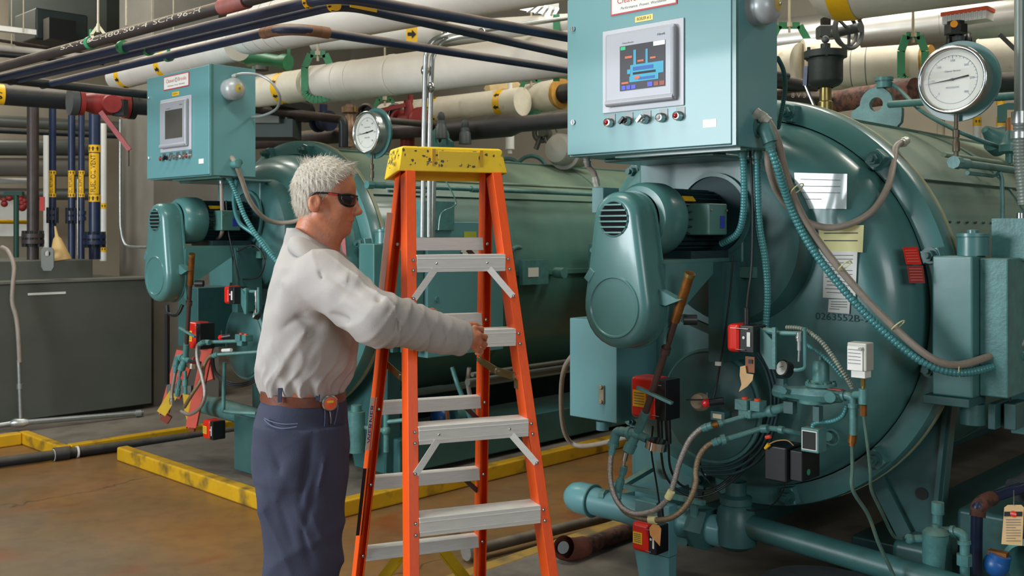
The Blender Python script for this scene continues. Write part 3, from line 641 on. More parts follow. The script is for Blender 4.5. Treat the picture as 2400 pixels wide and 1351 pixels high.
t, a, b, r = run('marked_pipe', 'dark mill pipe with chalk marks behind the near cabinet', (1825, 228), (1950, 236), 5.8, 19, MILL, ext=(.6, .1))
v, f = textmesh('8 V 3'); g = G(); wrap(g, v, f, P(1872, 222, 5.7), d, (0, -1, .2), .001, .0001) if 0 else text(g, '8 V 3', P(1872, 224, 5.72), (1, 0, 0), (0, 0, 1), .04); part('chalk_mark', g, mat('stencil_white', 'A59C8C', .8), t)
t, a, b, r = run('black_pipe', 'glossy black pipe with chalk numbers right of the large gauge', (2310, 196), (2420, 190), 5.8, 24, IRON, ext=(.5, .5)); g = G(); text(g, 'H-12-05', P(2352, 182, 5.73), (1, 0, 0), (0, 0, 1), .05); part('chalk_mark', g, mat('stencil_white', 'A59C8C', .8), t)
part('lever_handle', G().bar(P(2342, 80, 5.6), P(2392, 128, 5.6), .022, .008, (0, 1, 0)), GREYD, label='dark flat lever handle crossing the canvas jacket at top right', cat='lever')
# handwheel valve
c = P(1990, 70, 6.1); t = thing('handwheel_valve', 'grey valve with round rimmed handwheel under the largest white pipe', 'valve', c)
nd = Vector((.55, -1, 0)).normalized()
part('handwheel', G().torus(c, nd, .112, .013, 32, 8), GREYD, t); part('rim', G().torus(c-nd*.03, nd, .095, .012, 32, 8), GREYD, t)
g = G()
for k in range(3):
    x, y, z = basis(nd); q = (x*math.cos(k*2.1+.5)+y*math.sin(k*2.1+.5)); g.bar(c, c+q*.1, .016, .012, nd)
part('spokes', g, GREYD, t, kind='stuff'); part('hub', G().cyl(c-nd*.12, c+nd*.09, .03, n=18), GREYD, t)
part('gearbox', G().bx(P(1938, 76, 6.3), (.12, .09, .08)), GREYD, t, bevel=.01); part('black_block', G().bx(P(1935, 52, 6.3), (.05, .05, .05)), BLACKP, t)
# orange valve actuator
c = P(2278, 42, 5.3); t = thing('valve_actuator', 'orange and white ribbed actuator with an orange knob above the large gauge', 'actuator', P(2270, 110, 5.3))
ax = (UV, AV, ZV)
part('cover', G().bx(P(2268, 30, 5.3), (.24, .12, .022), ax), mat('orange_cover', 'E0531B', .4), t, bevel=.004)
part('housing', G().bx(P(2268, 44, 5.3), (.225, .11, .045), ax), WHITE, t, bevel=.003)
g = G()
for k in range(9): g.bx(P(2268, 43, 5.3)+UV*(k-4)*.022-AV*.058, (.006, .006, .04), ax)
part('ribs', g, WHITE, t, kind='stuff')
part('base', G().lathe(P(2240, 82, 5.25), ZV, [(.035, 0), (.06, .005), (.06, .05), (.045, .055), (.045, .07)], 8, cap1=True), BLACKP, t)
part('indicator', G().cyl(P(2236, 56, 5.18), P(2236, 56, 5.15), .018), mat('amber_knob', 'E8961A', .4), t)
part('stem', G().cyl(P(2246, 96, 5.3), P(2246, 80, 5.3), .03), GREYD, t)
parts('flange', [G().torus(P(2228, 102, 5.4), (1, -.6, 0), .045, .018), G().torus(P(2268, 104, 5.4), (1, -.6, 0), .05, .02)], BLACKP, t)
# columns of pipes in the background at far right
for px, Y, col, s in ((2205, 7.8, 0, 'left'), (2290, 8.0, 1, 'middle'), (2345, 8.1, 1, 'right')):
    t = riser(px, 9, 180, 620, Y, WALLM if not col else WHITE, s+' of three pale vertical pipes in the background behind the near boiler', None, [aband(235, 22), aband(285, 22)] if col else [])
# distant things at the left
for y1, y2, rp, m, lab in ((95, 112, 4, DARKP, 'thin tan pipe high at the far left'), (112, 124, 8, WHITEI, 'tan lagged pipe high at the far left'), (127, 136, 7, IRON, 'black pipe high at the far left')):
    run('lagged_pipe', lab, (0, y1), (110, y2), 9.2, rp, m, ext=(1, .5))
run('grey_pipe', 'pale grey horizontal pipe behind the risers, widest one', (0, 285), (250, 298), 9.8, 15, DUCTG, ext=(1.5, .5))
run('lagged_pipe', 'black horizontal pipe right below the pale grey one behind the risers', (0, 306), (235, 317), 9.6, 7, IRON, ext=(1.5, .3))
for y, rp, m, lab in ((345, 20, DUCTG, 'upper beige lagged pipe far behind the risers'), (392, 22, COLG, 'lower beige lagged pipe far behind the risers'), (424, 7, WHITE, 'white straight pipe far behind the leftmost riser'), (455, 14, DUCTG, 'grey lagged pipe lowest behind the leftmost riser')):
    a = P(-60, y, 10.4); b = P(235 if y != 424 else 66, y+1, 10.8); t = thing('lagged_pipe', lab, 'pipe', a); part('pipe', G().cyl(a, b, rp/F*10.4, n=24), m, t)
part('post', G().cyl(P(110, 600, 9.6), P(110, 318, 9.6), .032), WHITE, label='white post between the leftmost and slim navy risers', cat='post')
part('post', G().cyl(P(38, 610, 9.4), P(38, 455, 9.4), .024).bx(P(33, 454, 9.4), (.17, .05, .035)), mat('dark_green_paint', '1F4A40', .5), label='dark green post with a cross arm at the far left', cat='post')
run('yellow_pipe', 'yellow horizontal pipe behind the dark green post', (0, 520), (70, 521), 10., 5, YEL, ext=(.6, 0))
for i, (px, py, rp) in enumerate(((10, 478, 8), (22, 465, 7), (48, 468, 9), (52, 486, 10), (58, 480, 7))):
    c = P(px, py, 10.1); t = thing('gate_valve', ('small red valve, number %d from the left by the dark green post' % (i+1)).replace('number 1', 'first').replace('number 2', 'second').replace('number 3', 'third').replace('number 4', 'fourth').replace('number 5', 'last'), 'valve', c)
    part('body', G().sph(c, rp/F*10, 12, 8), REDV, t); part('wheel', G().cyl(c+ZV*.03, c+ZV*.06, rp/F*10, n=14), REDV, t)
part('white_board', G().bx(P(35, 500, 10.9), (.42, .03, .5)), WHITE, label='bright white board behind the small red valves', cat='board')
part('warning_label', G().bx(P(99, 478, 9.4), (.045, .01, .13)), mat('red_white_label', 'C43A3A', .5), label='small red label on the far post', cat='label')
t = thing('unit_heater', 'dark unit heater with black square mouth hanging at the upper left', 'heater', P(140, 80, 9.6))
part('casing', G().bx(P(120, 72, 9.9), (.55, .5, .3), ax), mat('dark_casing', '23302F', .5), t, bevel=.02); part('mouth', G().bx(P(140, 72, 9.55), (.14, .25, .2), ax), BLACKP, t)
part('ceiling_duct', G().prism([P(20, -40, 10.5), P(250, -5, 10.5), P(250, 95, 10.5), P(200, 92, 10.5), P(20, 60, 10.5)], AV*.8), mat('dark_duct', '3A4038', .6, 0, .2, 2), label='large dark sheet metal duct at the upper left', cat='duct')
part('wall_patch', G().bx(P(352, 60, 11.5), (.35, .02, .7)), mat('pale_patch', 'B5B0A2', .8), label='pale painted wall panel behind the thin rods', cat='panel')
# lights
t = thing('strip_light', 'white enamel strip light channel hanging at the upper left edge', 'light', P(30, 68, 8.9)); a, b = hz((-20, 65), (83, 77), 8.9)
part('channel', G().bar(a, b, .07, .045), WHITE, t)
a = P(1238, 26, 7.0); t = thing('shop_light', 'bright fluorescent ceiling fixture at the top left of the near cabinet', 'light', a)
def zpt(px, py, z): return P(px, py, (z-CH)*F/(HZ-py))
zz = 3.05; q = [zpt(1172, 14, zz), zpt(1222, 4, zz), zpt(1310, 22, zz), zpt(1300, 38, zz)]
part('housing', G().prism([p+ZV*.01 for p in q], ZV*.08), WHITE, t); part('diffuser', G().prism(q, ZV*.008), mat('lamp_diffuser', 'FFFFFF', .5, emit=4), t)
g = G()
for k in range(4): g.bar(q[1].lerp(q[2], .4+.15*k), q[0].lerp(q[3], .5+.14*k), .02, .02)
part('louvre', g, WHITE, t, kind='stuff')
# floor pipes
t, a, b, r = run('trench_pipe', 'black pipe lying on the floor between the two left pads', (0, 1084), (285, 1046), 6.5, 12, IRON, ext=(1.5, 1.5))
dd = (b-a).normalized()
for px, m, w, rr in ((128, WHITE, .012, 1.2), (143, IRON, .09, 1.45), (156, WHITE, .012, 1.2), (181, WHITE, .012, 1.2)):
    s = (px)/(285); c = P(px, 1084-38*s, 6.5*(HZ-1084)/(HZ-(1084-38*s))); part('clamp_ring' if m == WHITE else 'coupling', G().cyl(c-dd*w/2, c+dd*w/2, r*rr), m, t)
t, a, b, r = run('floor_pipe', 'long dark pipe lying on the floor right of the ladder', (1120, 1288), (1425, 1212), 4.68, 13, mat('dusty_floor_pipe', '4A443C', .6, .1, .2, 14, dust='8B7C66', damt=.6), ext=(0, 1.5))
part('end_fitting', G().cyl(a-(b-a).normalized()*.07, a+(b-a).normalized()*.02, .04), STEEL, t)
setf(I4); c0 = P(1352, 1288, 4.40); t = thing('drain_pipe', 'rusty pipe with open elbow on the near concrete pad', 'pipe', c0-ZV*.05)
part('pipe', G().cyl(c0+AV*.03, c0+AV*.45, .036, n=20), RUST, t)
e0 = c0+AV*.05; part('elbow', G().loft([(e0, .046), (c0-AV*.0, .05), (c0-AV*.03+Vector((-.02, -.02, .012)), .05), (c0-AV*.04+Vector((-.035, -.045, .03)), .052)], 20, cap=False), mat('red_oxide_rust', '6B3A2C', .75, 0, .2, 24, .4, 60), t)
c1 = c0-AV*.04+Vector((-.035, -.045, .03)); part('bore', G().cyl(c1+Vector((.006, .009, -.006)), c1+Vector((-.001, -.002, .001)), .027, n=20), BLACKR, t)
part('drum_lid', G().lathe(P(1925, 1385, 3.6), ZV, [(.22, -.3), (.22, 0), (.215, .02), (.2, .015), (0, .012)], 40), GREYD, label='top of a round dark grey drum at the bottom edge', cat='drum')
# ================================================================ boilers and their fittings
BU, BZ = -.418, 1.243            # boiler axis in the boiler frame
def V3(*a): return Vector(a)
def hull(c1, r1, c2, r2, inset, a, n=14):      # outline round two circles in the (u, z) plane
    d = c2[1]-c1[1]; al = math.asin((r1-r2)/d); pts = []
    for k in range(n+1):
        t = PI-al-(-al*0)+0; t = (PI-al)+ (PI+2*al)*k/n
        pts.append(V3(c1[0]+(r1-inset)*math.cos(t), a, c1[1]+(r1-inset)*math.sin(t)))
    for k in range(n+1):
        t = al+(PI-2*al)*k/n
        pts.append(V3(c2[0]+(r2-inset)*math.cos(t), a, c2[1]+(r2-inset)*math.sin(t)))
    return pts
def layers(g, ls, cap0=True, cap1=True):
    n = len(ls[0]); vs = [p for l in ls for p in l]; fs = []
    for i in range(len(ls)-1):
        for k in range(n): fs.append((i*n+k, i*n+(k+1) % n, (i+1)*n+(k+1) % n, (i+1)*n+k))
    if cap0: fs.append(tuple(range(n-1, -1, -1)))
    if cap1: fs.append(tuple((len(ls)-1)*n+k for k in range(n)))
    return g.add(vs, fs)
def paper(w0, lab, pts, m, a, lines=6, parent=None, cat='notice'):
    p = [L(x, y, a) for x, y in pts] if CUR is MB2 else [L1(x, y, a) for x, y in pts]
    t = part('notice', G().prism(p, V3(0, -.002, 0)), m, label=lab, cat=cat)
    if lines:
        g = G()
        for k in range(lines):
            s = (k+1)/(lines+1.5); l = p[0].lerp(p[3], s); r = p[1].lerp(p[2], s)
            if k and k % 3 == 0: r = l.lerp(r, .6)
            g.bar(l.lerp(r, .12)+V3(0, -.003, 0), l.lerp(r, .88)+V3(0, -.003, 0), .0008, .0022 if lines > 3 else .004, V3(0, 0, 1))
        part('print', g, INK, t)
    return t
def boiler(M, who, near):
    setf(M)
    t = thing('boiler', 'huge teal firetube boiler body with bolted round front, '+who, 'boiler', (BU, .8, .1))
    ax = (0, 1, 0); o = (BU, 0, BZ)
    part('front_head', G().lathe(o, ax, [(0, .57), (.45, .57), (.60, .571), (.645, .58), (.69, .605), (.722, .645), (.740, .70), (.745, .76), (.746, .80)], 96), TEAL, t, ang=60)
    part('front_flange', G().lathe(o, ax, [(.75, .775), (.80, .775), (.83, .785), (.835, .80), (.835, .855), (.822, .862)], 96), TEAL, t)
    part('jacket_lip', G().lathe(o, ax, [(.822, .862), (.838, .866), (.838, .885), (.806, .89)], 96), mat('dusty_lip', '8F9478', .6, 0, .15, 20), t)
    part('shell', G().lathe(o, ax, [(.80, .86), (.80, 5.2), (.0, 5.2)], 96), TEALD, t)
    g = G()
    for a_ in (1.95, 3.1, 4.2): g.lathe(o, ax, [(.801, a_), (.806, a_+.003), (.806, a_+.035), (.801, a_+.038)], 96)
    part('jacket_band', g, TEALD, t)
    for th, w in ((38, .02), (0, .03), (74, .015)):
        x = math.cos(math.radians(th)); z = math.sin(math.radians(th)); p = V3(BU+x*.806, .9, BZ+z*.806)
        part('jacket_seam', G().bar(p, p+V3(0, 4.2, 0), .012, w, V3(-z, 0, x)), TEALD, t)
    g = G()
    for k in range(9):
        th = math.radians(52-k*0); p = V3(BU+.804*math.cos(math.radians(24)), 1.0+k*.09, BZ+.804*math.sin(math.radians(24))); g.sph(p, .006, 6, 4)
    part('jacket_screws', g, GREYD, t, kind='stuff')
    for k in range(12):
        th = math.radians(15+30*k); x, z = math.cos(th), math.sin(th); c = V3(BU+x*.79, .76, BZ+z*.79); q = V3(x, 0, z)
        b = part('door_lug', G().bx(c+V3(0, .0, 0), (.05, .05, .07), (q.cross(V3(0, 1, 0)), V3(0, 1, 0), q)), TEAL, t, bevel=.006)
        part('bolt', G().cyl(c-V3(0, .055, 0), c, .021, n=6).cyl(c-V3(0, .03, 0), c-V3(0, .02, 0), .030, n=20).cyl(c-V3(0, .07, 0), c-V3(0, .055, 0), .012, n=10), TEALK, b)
    # lifting eye on top
    part('lifting_eye', holed(lambda a_: min(.15/max(abs(math.sin(a_)), 1e-3) if math.sin(a_) < 0 else .085, .13/max(abs(math.cos(a_)), 1e-3) if math.sin(a_) < 0 else .085, .16), V3(BU, 2.0, BZ+.93), .035, (0, 1, 0), .03, (1, 0, 0), (0, 0, 1)), TEALF, t)
    # front supports
    for s in (1, -1):
        if near and s == 1:
            pl = [L(x, y, .95) for x, y in ((2050, 1118), (2150, 1320), (2175, 1420), (2185, 1420), (2232, 945), (2205, 925))]
            part('support_leg', G().prism(pl, V3(0, .016, 0)), TEALK, t)
            part('leg_flange', G().bar(L(2052, 1118, .93), L(2125, 1262, .93), .016, .06, V3(0, 0, 1)), TEALK, t)
            part('leg_flange', G().bar(L(2228, 945, .98), L(2180, 1420, .98), .10, .016, V3(1, 0, 0)), TEALK, t)
            c = L(2160, 1158, .945); part('leg_hole', G().cyl(c, c+V3(0, -.002, 0), .023, n=24), BLACKP, t)
        else:
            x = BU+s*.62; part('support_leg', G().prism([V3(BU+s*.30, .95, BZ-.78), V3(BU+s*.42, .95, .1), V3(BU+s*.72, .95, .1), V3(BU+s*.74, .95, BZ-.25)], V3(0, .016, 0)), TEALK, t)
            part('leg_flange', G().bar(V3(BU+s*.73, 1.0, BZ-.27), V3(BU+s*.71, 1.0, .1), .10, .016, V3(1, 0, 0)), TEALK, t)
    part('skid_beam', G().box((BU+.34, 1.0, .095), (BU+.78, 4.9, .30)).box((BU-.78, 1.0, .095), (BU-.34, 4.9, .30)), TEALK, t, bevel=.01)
    # windbox and burner drums
    wb = part('windbox', G().box((-.73, .45, 1.40), (-.247, .80, 1.816)), TEAL, t, bevel=.008)
    part('windbox_flange', G().box((-.25, .42, 1.36), (-.19, .82, 1.40)).box((-.75, .42, 1.385), (-.23, .46, 1.40)), TEALD, wb)
    c = L(1672, 505, .445); part('intake_ring', G().lathe(c, (0, -1, 0), [(.165, 0), (.165, .012), (.15, .012), (.15, 0)], 48), TEAL, wb)
    part('intake_opening', G().cyl(c, c-V3(0, .003, 0), .15, n=48), mat('dark_teal_inside', '173A40', .6), wb)
    part('cabinet_stand', G().box((-.70, .18, 1.802), (-.20, .50, 1.816)), TEAL, wb, bevel=.006)
    u0, z0 = -.34, 1.50
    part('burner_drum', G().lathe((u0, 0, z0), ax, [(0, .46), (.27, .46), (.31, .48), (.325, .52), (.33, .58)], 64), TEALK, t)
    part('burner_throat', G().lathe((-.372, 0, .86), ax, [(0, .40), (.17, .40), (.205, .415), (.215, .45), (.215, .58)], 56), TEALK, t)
    part('throat_rim', G().torus(V3(-.372, .43, .86), ax, .212, .010, 56, 8), TEAL, t)
    part('access_rib', G().bar(L(1600, 745, .40), L(1668, 775, .40), .02, .03).bar(L(1745, 820, .42), L(1668, 775, .42), .02, .02), TEAL, t)
    # motor shelf with gusset
    sh = part('motor_shelf', G().box((-.58, -.005, 1.420), (-.285, .42, 1.434)), TEALD, t)
    part('gusset', G().prism([V3(-.29, .0, 1.42), V3(-.29, .37, 1.42), V3(-.29, .10, 1.255), V3(-.29, .01, 1.19), V3(-.29, .0, 1.14)], V3(.010, 0, 0)), TEAL, sh)
    part('shelf_leg', G().box((-.30, .30, 1.05), (-.24, .46, 1.42)), TEALK, sh)
    part('rod_bracket', G().prism([L(1560, 678, .0), L(1600, 700, .0), L(1612, 702, .0), L(1575, 716, .0), L(1560, 712, .0)], V3(0, -.04, 0)), TEAL, sh)
    # belt guard
    gd = thing('belt_guard', 'teal teardrop belt guard with a slatted round vent, '+who, 'guard', (-.42, -.05, 1.115))
    c1, c2 = (-.424, 1.268), (-.424, 1.572)
    ls = [hull(c1, .148, c2, .102, i, a_) for i, a_ in ((.034, -.108), (.018, -.105), (.006, -.094), (0, -.078), (0, .0), (.004, .012))]
    part('housing', layers(G(), ls), TEAL, gd, ang=50)
    part('back_lip', layers(G(), [hull(c1, .155, c2, .108, 0, -.004), hull(c1, .155, c2, .108, 0, .004)]), TEAL, gd)
    part('raised_ring', G().lathe(V3(-.424, -.108, 1.268), (0, -1, 0), [(.112, -.002), (.108, .005), (.103, .005), (.100, .0008), (.0, .001)], 56), TEAL, gd)
    vc = V3(-.424, -.108, 1.578)
    part('vent_opening', G().cyl(vc+V3(0, .002, 0), vc-V3(0, .0015, 0), .061, n=40), VOID, gd)
    part('vent_rim', G().torus(vc, ax, .062, .004, 40, 8), TEAL, gd)
    for k in range(6):
        z = (k-2.5)*.0195; w = math.sqrt(.060**2-z*z); part('vent_slat', G().bx(vc+V3(0, -.005, z), (2*w+.008, .008, .0068)), TEAL, gd, bevel=.0015)
    lc = L(1385, 645, -.10); part('latch', G().bar(lc-V3(.015, .004, .02), lc+V3(.015, -.004, .02), .012, .03, V3(1, 0, 0)), TEAL, gd, bevel=.004)
    # blower motor
    mt = thing('blower_motor', 'teal and black finned blower motor behind the belt guard, '+who, 'motor', (-.42, .2, 1.434))
    mc = V3(-.41, 0, 1.578)
    part('end_bell', G().lathe(mc, ax, [(.095, .012), (.118, .016), (.130, .035), (.133, .06), (.133, .125), (.127, .145), (.10, .15)], 56), TEAL, mt)
    g = G().cyl(mc+V3(0, .15, 0), mc+V3(0, .46, 0), .095, n=32)
    part('stator', g, mat('dark_motor', '20363A', .35, .1, .15, 20), mt)
    g = G()
    for k in range(26):
        th = 2*PI*k/26; q = V3(math.cos(th), 0, math.sin(th)); g.bar(mc+q*.103+V3(0, .16, 0), mc+q*.103+V3(0, .44, 0), .004, .026, q)
    part('cooling_fins', g, mat('dark_motor', '20363A'), mt, kind='stuff')
    part('rear_cap', G().lathe(mc, ax, [(.11, .43), (.11, .47), (.09, .50), (.03, .515), (0, .515)], 32), mat('dark_motor', '20363A'), mt)
    part('foot', G().box((-.53, .17, 1.434), (-.29, .42, 1.462)), mat('dark_motor', '20363A'), mt)
    part('terminal_box', G().box((-.325, .19, 1.52), (-.225, .31, 1.635)), TEALD, mt, bevel=.006)
    part('lid_screws', G().sph(V3(-.222, .20, 1.61), .005, 6, 4).sph(V3(-.222, .30, 1.61), .005, 6, 4), CHROME, mt, kind='stuff')
    part('blue_sticker', G().box((-.2245, .26, 1.545), (-.2235, .29, 1.59)), mat('blue_sticker', '2638A0', .5), mt)
    part('yellow_sticker', G().bx(mc+V3(.09, .20, .075), (.004, .07, .022), (V3(.77, 0, .64), V3(0, 1, 0), V3(-.64, 0, .77))), YEL, mt)
    # control cabinet
    cb = thing('control_cabinet', 'teal control cabinet with touch screen and five round buttons, '+who, 'cabinet', (-.366, .13, 1.816))
    part('enclosure', G().box((-.732, .012, 1.816), (0, .27, 2.415)), TEALC, cb, bevel=.003)
    part('door', G().box((-.728, -.006, 1.822), (-.014, .010, 2.411)), TEALC, cb, bevel=.003)
    part('hinge_edge', G().box((-.013, -.002, 1.818), (.0015, .012, 2.413)), TEAL, cb)
    part('drip_rail', G().box((-.55, .06, 1.806), (-.02, .10, 1.816)), TEALD, cb)
    for px, py in ((1344, 68), (1344, 287)):
        q = L(px, py, -.006); part('lock', G().cyl(q, q+V3(0, -.006, 0), .010, n=20).bx(q+V3(0, -.007, 0), (.004, .003, .014)), CHROME, cb)
    # touch panel
    pt = part('panel_plate', G().box((-.553, -.012, 1.965), (-.197, -.006, 2.266)), BEZELW, cb, bevel=.004)
    b0 = (-.527, 1.985); b1 = (-.222, 2.248)
    part('bezel', G().box((b0[0], -.030, b0[1]), (b1[0], -.012, b1[1])), BEZEL, pt, bevel=.008, seg=3)
    part('lower_ridge', G().cyl(V3(b0[0]+.006, -.026, b0[1]+.012), V3(b1[0]-.006, -.026, b0[1]+.012), .012, n=14).cyl(V3(b1[0]-.008, -.026, b0[1]+.012), V3(b1[0]-.008, -.026, b1[1]-.012), .009, n=14), BEZEL, pt)
    s0 = L(1453, 214, -.031); s1 = L(1559, 98, -.031); su0, su1 = s0.x, s1.x; sz0, sz1 = 2.036, 2.196
    W = su1-su0; Hh = sz1-sz0
    def sp(u, v, d=.0315): return V3(su0+u*W, -d, sz0+v*Hh)
    def rect(g, u0, v0, u1, v1, d=.0325): return g.add([sp(u0, v0, d), sp(u1, v0, d), sp(u1, v1, d), sp(u0, v1, d)], [(0, 1, 2, 3)])
    scm = mat('screen_lit_dark', '1E1C24', .5, 0, .05, 3, emit=.15) if near else mat('screen_off', '4A4A44', .12, 0, .2, 2)
    scr = part('screen', G().box((su0, -.0315, sz0), (su1, -.030, sz1)), scm, pt)
    X, Z = V3(1, 0, 0), V3(0, 0, 1)
    if near:
        e = .9
        part('boiler_picture', rect(rect(rect(rect(rect(G(), .24, .30, .97, .55), .22, .17, .86, .30), .17, .36, .26, .46), .31, .55, .37, .88), .58, .55, .63, .86), mat('screen_teal', '3A93B0', .6, emit=.2), scr)
        part('water_window', rect(G(), .30, .33, .80, .38, .0332), mat('screen_black', '0A0A10', .6), scr)
        part('top_block', rect(rect(G(), .30, .42, .75, .50, .0332), .42, .205, .78, .26, .0332), mat('screen_blue', '2A5CA0', .6, emit=.2), scr)
        part('status_blocks', rect(rect(rect(rect(G(), .04, .02, .13, .11), .15, .02, .24, .11), .26, .02, .36, .11), .62, .03, .73, .13), mat('screen_violet', '4A52B8', .6, emit=.4), scr)
        part('value_fields', rect(rect(rect(rect(rect(G(), .12, .71, .28, .76), .40, .60, .54, .64), .68, .63, .80, .67), .04, .15, .20, .19), .34, .23, .46, .29, .034), mat('screen_orange', 'C06444', .6, emit=.2), scr)
        part('corner_blocks', rect(G(), .75, .90, 1.0, .995), mat('screen_white', 'CFE4E4', .6, emit=.5), scr)
        part('green_block', rect(G(), .02, .91, .13, .985), mat('screen_green', '2EA070', .6, emit=.5), scr)
        part('right_blocks', rect(rect(G(), .76, .03, .86, .12), .88, .03, .99, .12), mat('screen_brown', '8A4A40', .6, emit=.3), scr)
    g = G(); text(g, 'Hawk', V3(su1-.018, -.0309, sz1+.022), X, Z, .012, .034, .2); text(g, 'CleaverBrooks', V3(su0+.035, -.0309, sz1+.010), X, Z, .008, .050); part('lettering', g, INK, pt)
    # maker's sign
    sg = part('sign', G().box((-.516, -.009, 2.318), (-.227, -.006, 2.396)), mat('sign_red', 'C02830', .45), cb)
    part('sign_face', G().box((-.511, -.0098, 2.323), (-.232, -.009, 2.391)), WHITE, sg)
    g = G(); text(g, 'Cleaver', V3(-.437, -.0102, 2.366), X, Z, .030, .098); text(g, 'Brooks', V3(-.300, -.0102, 2.366), X, Z, .030, .092); part('sign_lettering', g, INKR, sg)
    g = G(); g.torus(V3(-.368, -.0102, 2.366), V3(0, 1, 0), .011, .0015, 20, 6); text(g, 'Performance. Proven. Worldwide', V3(-.371, -.0102, 2.338), X, Z, .014, .20, .3); part('sign_motto', g, INK, sg)
    q = L(1512, 46, -.007) if near else L(1505, 46, -.007)
    yl = part('number_label', G().bx(V3(q.x-.005, -.0065, 2.289), (.078, .0015, .021)), mat('pale_yellow_label', 'DCCB74', .5) if near else YEL, cb)
    g = G(); text(g, 'BOILER # 2' if near else 'BOILER # 1', V3(q.x-.005, -.0076, 2.289), X, Z, .015, .060); part('lettering', g, INKK, yl)
    part('white_sticker', G().bx(V3(-.097, -.0065, 1.896), (.052, .0012, .026)), mat('glossy_white', 'E8E8E0', .2), cb)
    for k, (px, py) in enumerate(((1427, 308), (1468, 303), (1510, 298), (1549, 297), (1589, 292))):
        q = L(px, py, -.014); q = V3(q.x, -.006, 1.930)
        kind = ('lamp', 'selector', 'selector', 'lamp', 'lamp')[k]
        bt = part('button', G().lathe(q, (0, -1, 0), [(.017, 0), (.017, .008), (.0145, .012), (.0145, .022), (.011, .023)], 24, cap1=True), CHROME, cb)
        part('legend_plate', G().bx(q+V3(.006, -.001, .012), (.036, .002, .036)), mat('legend_grey', '6A6D6C', .4, .4), bt)
        if kind == 'lamp': part('lens', G().sph(q-V3(0, .023, 0), .0095, 12, 8, (1, .7, 1)), mat('red_lens', '8E0F16', .15) if k != 3 else mat('grey_lens', 'A8AAA8', .2), bt)
        else: part('knob', G().cyl(q-V3(0, .02, 0), q-V3(0, .034, 0), .011, n=16).bar(q-V3(.010, .038, .010), q-V3(-.010, .038, -.010), .010, .010, V3(0, 1, 0)), BLACKP if k == 1 else STEEL, bt)
    # alarm bell
    c = V3(.0, .11, 2.285); bl = thing('alarm_bell', 'grey domed alarm bell on the side of the control cabinet, '+who, 'bell', c-V3(0, 0, .06))
    part('back_box', G().cyl(c, c+V3(.035, 0, 0), .058, n=32), mat('bell_grey', 'A2A8AA', .35, .15), bl); part('gong', G().lathe(c, (1, 0, 0), [(.060, .035), (.062, .045), (.058, .065), (.045, .082), (.025, .092), (0, .094)], 40), mat('bell_grey', '7F878E'), bl)
    part('gong_label', G().lathe(c, (1, 0, 0), [(.024, .0928), (.012, .0965), (0, .097)], 24), mat('bell_yellow', 'B7A254', .4), bl); part('nut', G().cyl(c+V3(.095, 0, 0), c+V3(.103, 0, 0), .005, n=8), CHROME, bl)
    # steam gauge on its pipework
    c = V3(.434, .731, 2.065); gg = thing('pressure_gauge', 'large round white faced pressure gauge above the shell, '+who, 'gauge', c-V3(0, 0, .13))
    part('case', G().lathe(c, (0, 1, 0), [(.112, -.03), (.117, -.028), (.117, .03), (.10, .035)], 48, cap1=True), mat('case_steel', '9AA09C', .3, .6), gg)
    part('back_flange', G().cyl(c+V3(0, .030, 0), c+V3(0, .042, 0), .142, n=56), TEAL, gg)
    part('bezel_ring', G().torus(c-V3(0, .03, 0), (0, 1, 0), .113, .008, 56, 10), CHROME, gg)
    dl = part('dial', G().cyl(c-V3(0, .022, 0), c-V3(0, .0225, 0), .108, n=48), FACE, gg)
    g = G()
    for k in range(31):
        th = math.radians(225-270*k/30); q = V3(math.cos(th), 0, math.sin(th)); w = .010 if k % 5 == 0 else .005
        g.bar(c+q*(.084-w)+V3(0, -.0232, 0), c+q*.084+V3(0, -.0232, 0), .0008, .0012, V3(0, 1, 0))
    g.torus(c-V3(0, .0228, 0), (0, 1, 0), .084, .0006, 48, 4)
    for k, tx in enumerate(('0', '50', '100', '150', '200', '250', '300')):
        th = math.radians(225-45*k); text(g, tx, c+V3(math.cos(th)*.066, -.0232, math.sin(th)*.066), X, Z, .011)
    text(g, 'Cleaver Brooks', c+V3(0, -.0232, .030), X, Z, .009, .055); text(g, 'PRESSURE', c+V3(0, -.0232, -.028), X, Z, .009, .045)
    part('dial_print', g, mat('dial_blue', '3E5A78', .6), dl)
    part('needle', G().prism([c+V3(-.098, -.025, -.010), c+V3(0, -.025, .003), c+V3(.055, -.025, .0115), c+V3(.055, -.025, .0055), c+V3(0, -.025, -.003)], V3(0, -.001, 0)).cyl(c-V3(0, .024, 0), c-V3(0, .028, 0), .005, n=12), INKK, gg)
    part('cover_glass', G().lathe(c-V3(0, .029, 0), (0, -1, 0), [(.108, 0), (.05, .0002), (0, .0003)], 48), glassm(), gg)
    g = G().lathe(c-V3(0, -.01, .30), Z, [(.010, 0), (.014, .0), (.014, .03), (.008, .032), (.008, .05), (.013, .05), (.013, .085), (.009, .09), (.009, .10), (.012, .10), (.012, .125), (.007, .13), (.007, .18)], 12)
    part('stem_fittings', g, mat('stem_metal', '5E5648', .45, .5), gg)
    mz = 1.775; mp = thing('instrument_manifold', 'teal instrument pipe with a hex plug running beside the shell, '+who, 'pipe', V3(.45, 1.2, mz-.02))
    part('pipe', G().cyl(V3(.44, .72, mz), V3(.44, 2.9, mz), .014), TEALF, mp)
    part('plug', G().cyl(V3(.44, .70, mz), V3(.44, .745, mz), .023, n=8), TEALF, mp)
    parts('tee', [G().cyl(V3(.44, .75, mz), V3(.44, .83, mz), .019), G().cyl(V3(.44, 1.5, mz), V3(.44, 1.56, mz), .02), G().cyl(V3(.44, 1.62, mz), V3(.44, 1.66, mz), .02)], TEALF, mp)
